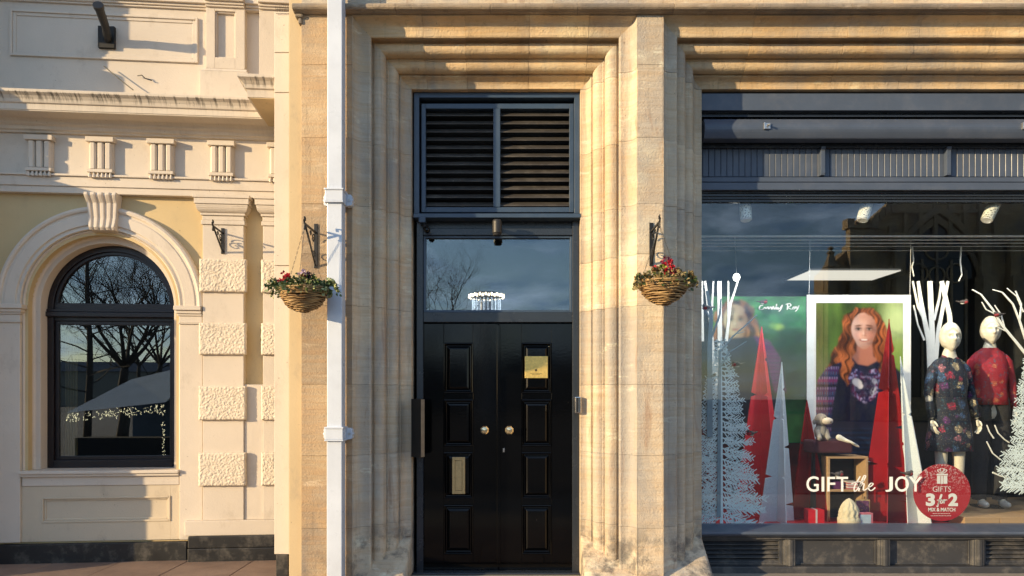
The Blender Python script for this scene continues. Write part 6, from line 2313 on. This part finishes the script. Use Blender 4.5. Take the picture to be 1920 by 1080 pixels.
def leaf(mb, p, d, s, rr):
    d = d.normalized()
    side = d.cross(Vector((rr.uniform(-1, 1), rr.uniform(-1, 1), rr.uniform(0.2, 1)))).normalized()
    up = side.cross(d)
    pr = [(0, 0), (0.35, 0.42), (0.55, 0.30), (0.72, 0.36), (1.0, 0.0)]
    cen = [p + d * (s * a) - up * (0.12 * s * a * a) for a, _ in pr]
    L_ = [cen[i] + side * (s * pr[i][1]) + up * (0.10 * s * (pr[i][1] > 0)) for i in range(5)]
    R_ = [cen[i] - side * (s * pr[i][1]) + up * (0.10 * s * (pr[i][1] > 0)) for i in range(5)]
    vs = [cen[0], L_[1], L_[2], L_[3], cen[4], R_[3], R_[2], R_[1], cen[2]]
    mb.add(vs, [(0, 1, 8), (1, 2, 8), (2, 3, 8), (3, 4, 8), (4, 5, 8), (5, 6, 8), (6, 7, 8), (7, 0, 8)])


def basket(lab, x, y, zrim, R0, hk, seed, kind, spread, flowers, trail):
    rr = random.Random(seed)
    t = thing('hanging_basket', lab, 'hanging basket', (x, y, zrim - 0.17))
    H = 0.165
    # woven bowl: every willow strand a tube
    mb = MB()
    nst = 17
    for k in range(nst):
        f = k / (nst - 1)
        r = R0 * (0.28 + 0.72 * math.sin(math.pi / 2 * f ** 0.75))
        z = zrim - H + H * f
        pts = []
        ph = rr.random() * 6
        for i in range(36):
            th = 2 * math.pi * i / 36
            q = r + 0.0045 * math.sin(9 * th + (k % 2) * math.pi) + rr.uniform(-0.0015, 0.0015)
            pts.append((x + q * math.cos(th), y + q * math.sin(th), z + 0.005 * math.sin(th * 2 + ph) + rr.uniform(-0.0012, 0.0012)))
        mb.tube(pts, rr.uniform(0.0048, 0.0068), 6, True)
    for i in range(9):
        th = 2 * math.pi * i / 9
        pts = [(x + R0 * (0.1 + 0.9 * math.sin(math.pi / 2 * f ** 0.75)) * 0.97 * math.cos(th), y + R0 * (0.1 + 0.9 * math.sin(math.pi / 2 * f ** 0.75)) * 0.97 * math.sin(th), zrim - H + H * f) for f in (0, 0.2, 0.4, 0.6, 0.8, 1.0)]
        mb.tube(pts, 0.005, 6)
    mb.build('wicker_bowl', wick.m, t, smooth=True)
    MB().lathe([(R0 * 0.2, -H + 0.01), (R0 * 0.6, -H * 0.72), (R0 * 0.90, -0.03), (R0 * 0.92, -0.012)], (x, y, zrim), 24).build('soil_liner', plain('potting_soil', (0.03, 0.02, 0.012), 0.95), t)
    for i in range(3):
        th = 2 * math.pi * i / 3 + 0.6
        a = Vector((x + R0 * 0.96 * math.cos(th), y + R0 * 0.96 * math.sin(th), zrim))
        b = Vector(hk)
        ch = MB()
        n = 26
        for k in range(n):
            c = a + (b - a) * ((k + 0.5) / n)
            dd = (b - a).normalized()
            s = dd.cross(Vector((0.3, 1, 0.2))).normalized() if k % 2 else dd.cross(Vector((1, 0.2, 0.1))).normalized()
            hl = (b - a).length / n * 0.62
            pts = [c + dd * hl, c + s * 0.0035 + dd * hl * 0.5, c + s * 0.0035 - dd * hl * 0.5, c - dd * hl, c - s * 0.0035 - dd * hl * 0.5, c - s * 0.0035 + dd * hl * 0.5]
            ch.tube(pts, 0.0013, 4, True)
        ch.build('chain', M['chain'], t)
    lg, lv = MB(), MB()
    for k in range(760):
        th = rr.uniform(0, 2 * math.pi)
        q = R0 * math.sqrt(rr.random()) * spread
        h = 0.125 * (1 - (q / (R0 * spread)) ** 2) * rr.random() ** 0.6
        p = Vector((x + q * math.cos(th), y + q * math.sin(th), zrim - 0.01 + h - (0.05 * rr.random() if q > R0 else 0)))
        d = Vector((math.cos(th), math.sin(th), rr.uniform(-0.8, 1.0)))
        leaf(lg if rr.random() < 0.66 else lv, p, d, rr.uniform(0.018, 0.036), rr)
    for (dx, dz, L) in trail:
        p0 = Vector((x + math.copysign(R0 * 0.9, dx), y - 0.03, zrim + 0.02))
        pts = []
        for k in range(14):
            f = k / 13
            p = p0 + Vector((dx * f, -0.03 * f + 0.02 * math.sin(k), dz * f * f + 0.035 * math.sin(f * 3)))
            pts.append(p)
            for q in range(4):
                leaf(lg if rr.random() < 0.7 else lv, p + Vector((rr.uniform(-.012, .012), rr.uniform(-.02, .02), rr.uniform(-.016, .012))), Vector((dx, rr.uniform(-1, 1) * 0.3, rr.uniform(-0.5, 0.3))), rr.uniform(0.020, 0.034), rr)
        lg.tube(pts, 0.0016, 4)
    A_, B_ = (leaf_g.m, leaf_v) if kind == 'green' else (leaf_d.m, leaf_g.m)
    lg.build('foliage', A_, t, kind='stuff')
    lv.build('foliage', B_, t, kind='stuff')
    for (fx, fz, fy, s, m, n) in flowers:
        fb = MB()
        c0 = Vector((x + fx, y + fy, zrim + fz))
        for k in range(n):
            c = c0 + Vector((rr.uniform(-s, s), rr.uniform(-s, s), rr.uniform(-s, s) * 0.7))
            for q in range(5):
                th = 2 * math.pi * q / 5 + rr.random()
                leaf(fb, c, Vector((math.cos(th), -0.5 + rr.uniform(-.3, .3), math.sin(th))), 0.022, rr)
        fb.build('flower', m, t)
    return t


hkL = (bxL, F0 - 0.32, z0_ + ah1 - 0.02)
basket('wicker hanging basket with green ivy and red flowers beside the white downpipe', bxL - 0.005, F0 - 0.33, Z(542, 5.42), 0.175, hkL, 4, 'green', 1.12,
       [(-0.135, 0.10, -0.02, 0.028, pet_r, 9), (-0.10, 0.075, -0.06, 0.025, pet_r, 9), (-0.15, 0.055, -0.04, 0.02, pet_r, 5), (0.03, 0.07, -0.09, 0.02, pet_r, 4), (0.01, 0.105, -0.02, 0.03, pet_p, 8), (0.07, 0.09, -0.04, 0.028, plain('dark_plum_petal', (0.05, 0.02, 0.06), 0.6), 7)],
       [(0.12, -0.06, 0), (0.10, -0.01, 0), (-0.09, -0.03, 0), (-0.06, -0.08, 0)])
hkR = (bxR, F0 - 0.33, Z(499, yw) + ah2 - 0.02)
basket('pale wicker hanging basket with dry leaves and crimson flowers between door and shop window', bxR + 0.025, F0 - 0.345, Z(528, 5.4), 0.182, hkR, 9, 'dry', 1.14,
       [(0.03, 0.07, -0.07, 0.042, pet_r, 18), (0.02, 0.12, -0.06, 0.03, pet_r, 8), (0.02, 0.155, -0.01, 0.03, plain('crimson_petal', (0.22, 0.02, 0.05), 0.6, 0, 0.3), 9), (0.09, 0.05, -0.02, 0.03, pet_r, 8), (-0.06, 0.09, -0.02, 0.02, pet_r, 4), (-0.02, 0.10, -0.06, 0.014, plain('lime_petal', (0.30, 0.42, 0.04), 0.5), 4)],
       [(0.06, -0.06, 0), (-0.06, -0.05, 0), (0.05, 0.0, 0)])

# ------------------------------------------------------------------ the square behind the camera (seen in the glass)
sq = MB().box(-40, 40, -60, 1.4, -0.06, -0.012).build('square_paving', plain('square_paving_stone', (0.10, 0.085, 0.07), 0.85, 0, 0.3, 3, 0.2))
sq['kind'] = 'structure'
ch_m = stone_mat('church_stone', (0.62, 0.47, 0.27), (0.36, 0.27, 0.16), (0.45, 0.30, 0.15))


def RS(px, py, T, yp_=YS):
    return (px - 960) / FPX * T, 2 * yp_ - T, EYE + (744 - py) / FPX * T


T0 = 46.0
YC = 2 * YS - T0
ch = thing('church', 'gothic stone church across the square, reflected in the shop window', 'church', (28, YC - 8, 0))
cxp = lambda px: (px - 960) / FPX * T0
czp = lambda py: EYE + (744 - py) / FPX * T0
# nave gable
xg0, xg1 = cxp(1600), cxp(2160)
ap = ((xg0 + xg1) / 2, czp(205))
gz = czp(455)
MB().yprism([(xg0, 0), (xg1, 0), (xg1, gz), (ap[0], ap[1]), (xg0, gz)], YC - 1.6, YC).build('nave', ch_m, ch, fix=True)
mb = MB()
for a, b in (((xg0 - 0.3, gz - 0.2), ap), (ap, (xg1 + 0.3, gz - 0.2))):
    n = 26
    for k in range(n):
        f0, f1 = k / n, (k + 0.72) / n
        p, q = (a[0] + (b[0] - a[0]) * f0, a[1] + (b[1] - a[1]) * f0), (a[0] + (b[0] - a[0]) * f1, a[1] + (b[1] - a[1]) * f1)
        mb.yprism([(p[0], p[1] - 0.1), (q[0], q[1] - 0.1), (q[0], q[1] + 0.55), (p[0], p[1] + 0.55)], YC - 0.3, YC + 0.25)
mb.build('parapet', ch_m, ch, fix=True)
mb = MB()
for zz in (czp(470), czp(400), czp(330)):
    half = (ap[1] - zz) / (ap[1] - gz) * (xg1 - xg0) / 2
    mb.box(max(xg0, ap[0] - half) + 0.3, ap[0] - 0.2, YC, YC + 0.22, zz, zz + 0.22)
for k in range(9):
    xx = xg0 + 1.2 + k * 0.95
    zt2 = gz + (xx - xg0) / (ap[0] - xg0) * (ap[1] - gz) - 0.9
    mb.box(xx, xx + 0.22, YC, YC + 0.3, czp(470) + 0.25, zt2)
mb.build('blind_arcade', ch_m, ch)
# turret
tx0, tx1 = cxp(1590), cxp(1637)
mb = MB().box(tx0, tx1, YC - 0.3, YC + 0.3, 0, czp(424))
mb.box(tx0 - 0.2, tx1 + 0.2, YC - 0.35, YC + 0.4, czp(430), czp(424))
for k in range(3):
    a = tx0 - 0.2 + k * (tx1 - tx0 + 0.4) / 2.6
    mb.box(a, a + 0.45, YC - 0.35, YC + 0.4, czp(424), czp(412))
mb.build('turret', ch_m, ch)
# aisle
xa0 = cxp(1546)
MB().yprism([(xa0, 0), (tx0, 0), (tx0, czp(468)), (xa0, czp(512))], YC - 1.6, YC - 0.2).build('aisle', ch_m, ch, fix=True)
# pinnacle
pxm = cxp(1555)
mb = MB().lathe([(0.42, 0), (0.42, czp(505)), (0.55, czp(503)), (0.40, czp(497)), (0.18, czp(478)), (0.28, czp(476)), (0.08, czp(470)), (0.2, czp(467)), (0.02, czp(462))], (pxm, YC + 0.2, 0), 8)
mb.build('pinnacle', ch_m, ch)
# great window: dark glass under nested arches with tracery
wc, wz, wr2 = cxp(1755), czp(560), 3.1
dark_g = plain('church_glass', (0.01, 0.012, 0.015), 0.15)
def parch(r, n=14, wide=1.0):
    pts = []
    for k in range(n + 1):
        t_ = math.pi / 3 * k / n
        pts.append((wc - r + 2 * r * math.cos(t_), wz + 2 * r * math.sin(t_)))
    left = [(2 * wc - a, b) for a, b in pts[::-1]]
    return pts + left[1:]
for j, (r, d) in enumerate(((3.4, 0.35), (3.05, 0.2))):
    po_, pi_ = parch(r), parch(r - 0.28)
    o_ = [(wc + r, 1.5)] + po_ + [(wc - r, 1.5)]
    i_ = [(wc + r - 0.28, 1.5)] + pi_ + [(wc - r + 0.28, 1.5)]
    m_ = len(o_)
    vs = [(a, YC + d, b) for a, b in o_] + [(a, YC + d, b) for a, b in i_] + [(a, YC, b) for a, b in o_] + [(a, YC, b) for a, b in i_]
    fs = []
    for k in range(m_ - 1):
        fs += [(k, k + 1, m_ + k + 1, m_ + k), (k, 2 * m_ + k, 2 * m_ + k + 1, k + 1), (m_ + k, m_ + k + 1, 3 * m_ + k + 1, 3 * m_ + k)]
    MB().add(vs, fs).build('window_arch', ch_m, ch, fix=True)
gw = MB().yprism([(wc + 2.78, 1.5)] + parch(2.78) + [(wc - 2.78, 1.5)], YC + 0.01, YC + 0.05).build('great_window', dark_g, ch, fix=True)
mb = MB()
for k in range(-2, 3):
    mb.box(wc + k * 0.93 - 0.07, wc + k * 0.93 + 0.07, YC + 0.05, YC + 0.15, 1.5, wz + 3.2 - abs(k) * 0.7)
for (a, b, r) in ((0, 3.2, 0.75), (-1.2, 1.6, 0.6), (1.2, 1.6, 0.6), (0, 1.5, 0.5)):
    mb.tube([(wc + a + r * math.cos(q * math.pi / 8), YC + 0.1, wz + b + r * math.sin(q * math.pi / 8)) for q in range(16)], 0.07, 5, True)
mb.build('tracery', ch_m, gw)
for px in (1680, 1840, 1895, 1960, 2060):
    x = cxp(px)
    mb = MB().box(x - 0.45, x + 0.45, YC, YC + 0.9, 0, czp(520)).box(x - 0.35, x + 0.35, YC, YC + 0.55, czp(520), czp(440))
    mb.build('buttress', ch_m, ch, bevel=0.05)
for px in (1900, 2010):
    x = cxp(px)
    mb = MB().box(x - 0.5, x + 0.5, YC + 0.05, YC + 0.1, 6, 11)
    mb.build('niche', dark_g, ch)

# long low terrace closing the square
brick = NT('terrace_brick')
bt = brick.n.new('ShaderNodeTexBrick')
bt.inputs['Scale'].default_value = 4
bt.inputs['Color1'].default_value = (0.14, 0.07, 0.045, 1)
bt.inputs['Color2'].default_value = (0.10, 0.05, 0.035, 1)
bt.inputs['Mortar'].default_value = (0.2, 0.18, 0.15, 1)
brick.l.new(brick.mapped((1, 1, 1)), bt.inputs['Vector'])
brick.set(Base_Color=bt.outputs['Color'], Roughness=0.9)
for k, (x0, x1, h, rz_) in enumerate(((-86, -60, 5.2, -118), (-59.9, -34, 5.8, -118), (-16.9, -3, 4.2, -62), (-2.9, 9, 4.5, -62), (9.1, 18, 4.0, -62))):
    labs_ = ['brick house farthest left across the square', 'tall brick house second from the left across the square', 'brick house in the middle of the terrace across the square', 'brick house right of the middle across the square', 'brick house next to the church across the square']
    t = thing('terraced_house', labs_[k], 'house', ((x0 + x1) / 2, rz_, 0), group='brick terrace across the square')
    MB().box(x0, x1, rz_ - 8, rz_, 0, h).build('wall', brick.m, t)
    MB().prism([(rz_ - 8.3, h), (rz_ + 0.3, h), (rz_ - 4, h + 1.8)], lambda a, b: (x0, a, b), lambda a, b: (x1, a, b)).build('roof', plain('slate_roof', (0.06, 0.06, 0.07), 0.7), t, fix=True)
    n = int((x1 - x0) / 2.6)
    for j in range(n):
        cx = x0 + (j + 0.5) * (x1 - x0) / n
        for zz in (() if rz_ < -100 else (0.7, 2.6)):
            wo = MB()
            frame(wo, cx - 0.5, cx + 0.5, zz, zz + 1.3, 0.08, rz_, rz_ + 0.05)
            wo = wo.build('window', M['white'], t)
            MB().box(cx - 0.42, cx + 0.42, rz_ + 0.01, rz_ + 0.02, zz + 0.08, zz + 1.22).build('pane', dark_g, wo)

# bare trees
bark = plain('bark', (0.045, 0.035, 0.028), 0.9, 0, 0.3, 6)


def bare_tree(lab, x, y, H, seed, tr=0.14, fork=0.3, lean=0.0, depth=6, trunk_full=False):
    rr = random.Random(seed)
    t = thing('bare_tree', lab, 'tree', (x, y, 0), group='bare trees in the square')
    tk, cr = MB(), MB()
    top = H * (0.92 if trunk_full else fork)
    pts = [Vector((x + lean * f * H * 0.1 + 0.05 * math.sin(f * 9 + seed), y, top * f)) for f in [i / 8 for i in range(9)]]
    rad = [tr * (1 - (0.85 if trunk_full else 0.35) * i / 8) for i in range(9)]
    tk.tube(pts, rad, 8)
    tk.build('trunk', bark, t, smooth=True)

    def grow(p, d, L, r, k):
        q = p
        n = 4
        ps = [p]
        for i in range(n):
            d = (d + Vector((rr.uniform(-1, 1), rr.uniform(-1, 1), rr.uniform(-0.6, 0.9))) * 0.16).normalized()
            q = q + d * (L / n)
            ps.append(q)
        cr.tube(ps, [r * (1 - 0.5 * i / n) for i in range(n + 1)], 5 if k > 3 else 3)
        if k <= 0:
            return
        for i in range(3 if k > 1 else 4):
            b = ps[rr.choice([2, 3, 4, 4])]
            ax = Vector((rr.uniform(-1, 1), rr.uniform(-1, 1), rr.uniform(-0.3, 0.8))).normalized()
            grow(b, (d * 0.75 + ax * 0.8).normalized(), L * rr.uniform(0.58, 0.8), r * 0.5, k - 1)
    if trunk_full:
        n = 26
        for i in range(n):
            f = 0.16 + 0.8 * i / n
            th = i * 2.4
            p = Vector((x, y, top * f))
            grow(p, Vector((math.cos(th), math.sin(th), 0.15 + 0.5 * f)), H * 0.30 * (1.15 - f), tr * 0.22 * (1.1 - f) + 0.008, 3)
    else:
        for i in range(6):
            th = i * 1.05 + rr.random()
            grow(pts[-1], Vector((math.cos(th) * 0.7, math.sin(th) * 0.7, 0.9)), H * 0.24, tr * 0.42, 6)
    cr.build('branches', bark, t)
    return t


def RLW(px, py, T):
    """place seen in the arched window pane at a given path length"""
    d = Vector(((px - 960) / FPX, 1.0, (744 - py) / FPX))
    c = Vector((0, 0, EYE))
    s = ((O_L + N_L * (WO - 0.045)) - c).dot(N_L) / d.dot(N_L)
    hit = c + d * s
    r = d - N_L * (2 * d.dot(N_L))
    return hit + r * (T - s)


a = RLW(166, 700, 24)
bare_tree('tall straight bare tree nearest the arched window, reflected left in it', a.x, a.y, 9.5, 5, 0.13, trunk_full=True)
a = RLW(232, 700, 27)
bare_tree('stout pollarded bare tree reflected in the middle of the arched window', a.x, a.y, 8.6, 11, 0.22, 0.30)
a = RLW(300, 700, 31)
bare_tree('bare tree farther back, reflected at the right side of the arched window', a.x, a.y, 9.6, 23, 0.15, 0.30)
a = RLW(262, 700, 36)
bare_tree('slender bare tree between the two stouter ones across the square', a.x, a.y, 9.0, 47, 0.13, 0.34)
x, y, z = RS(800, 560, 38, YF + 0.05)
bare_tree('small bare tree whose top twigs reflect in the pane over the door', x, y, 9.6, 31, 0.15, 0.40)

# market stall with a sagging sheet roof and tinsel lights
a = RLW(240, 800, 13.5)
st = thing('market_stall', 'market stall with a pale sheet roof edged in tinsel lights, reflected in the arched window', 'stall', (a.x, a.y, 0), TH * 2, local=True)
sheet = plain('stall_sheet', (0.22, 0.26, 0.30), 0.6, 0, 0.1, 2)
MB().add([(-1.1, 0.1, 1.22), (0.75, 0.1, 1.42), (1.9, -0.4, 2.7), (1.7, -2.4, 2.6), (-1.1, -2.2, 1.9)], [(0, 1, 2, 3, 4)]).build('roof_sheet', sheet, st)
mb = MB().box(-1.1, 1.7, -2.3, -2.25, 0, 1.9)
mb.box(0.8, 1.7, 0.0, 0.04, 0, 1.35)
mb.build('side_sheet', M['navy'], st)
tin = emit('tinsel_glow', (1.0, 0.88, 0.55), 2.6)
rr = random.Random(2)
mb = MB()
for k in range(150):
    f = rr.random()
    p = Vector((-1.1 + 1.85 * f, 0.12, 1.20 + 0.2 * f - rr.random() * 0.16))
    mb.tube([p, p + Vector((rr.uniform(-.03, .03), 0, rr.uniform(-.05, .02)))], 0.004, 3)
for k in range(36):
    p = Vector((0.72 + rr.uniform(-.03, .03), 0.12, 0.2 + 1.2 * rr.random()))
    mb.tube([p, p + Vector((rr.uniform(-.03, .03), 0, rr.uniform(-.04, .04)))], 0.004, 3)
mb.build('tinsel_lights', tin, st, kind='stuff')
MB().box(-1.0, 0.7, -0.5, 0.0, 0, 0.75).build('counter', M['dark'], st, bevel=0.01)

# lit fairground crown
x, y, z = RS(912, 556, 40, YF + 0.05)
fr_ = thing('fairground_tower', 'lit crown of a fairground ride reflected in the pane over the door', 'ride', (x, y, 0))
MB().lathe([(0.35, 0), (0.35, z - 0.3)], (x, y, 0), 16).build('column', M['white'], fr_)
warm = emit('warm_bulbs', (1.0, 0.85, 0.6), 9.0)
cool = emit('cool_strips', (0.75, 0.88, 1.0), 2.5)
MB().lathe([(0.94, -0.05), (0.86, 0.12), (0.5, 0.24), (0.05, 0.28)], (x, y, z), 28).build('crown_roof', plain('pale_canopy', (0.5, 0.5, 0.5), 0.5), fr_)
bulb = None
for k in range(36):
    th = 2 * math.pi * k / 36
    if bulb is None:
        bulb = MB().ball((x, y, 0), 0.06, 0.06, 0.10, 8, 5).build('bulb', warm, fr_)
        bulb.location = (0.96, 0, z - 0.02)
    else:
        dup(bulb, (0.96 * math.cos(th), 0.96 * math.sin(th), z - 0.02 + 0.05 * (k % 2)))
strip = None
for k in range(22):
    th = 2 * math.pi * k / 22
    if strip is None:
        strip = MB().box(x - 0.02, x + 0.02, y - 0.02, y + 0.02, -0.95, -0.15).build('light_strip', cool, fr_)
        strip.location = (0.78, 0, z)
    else:
        dup(strip, (0.78 * math.cos(th), 0.78 * math.sin(th), z))
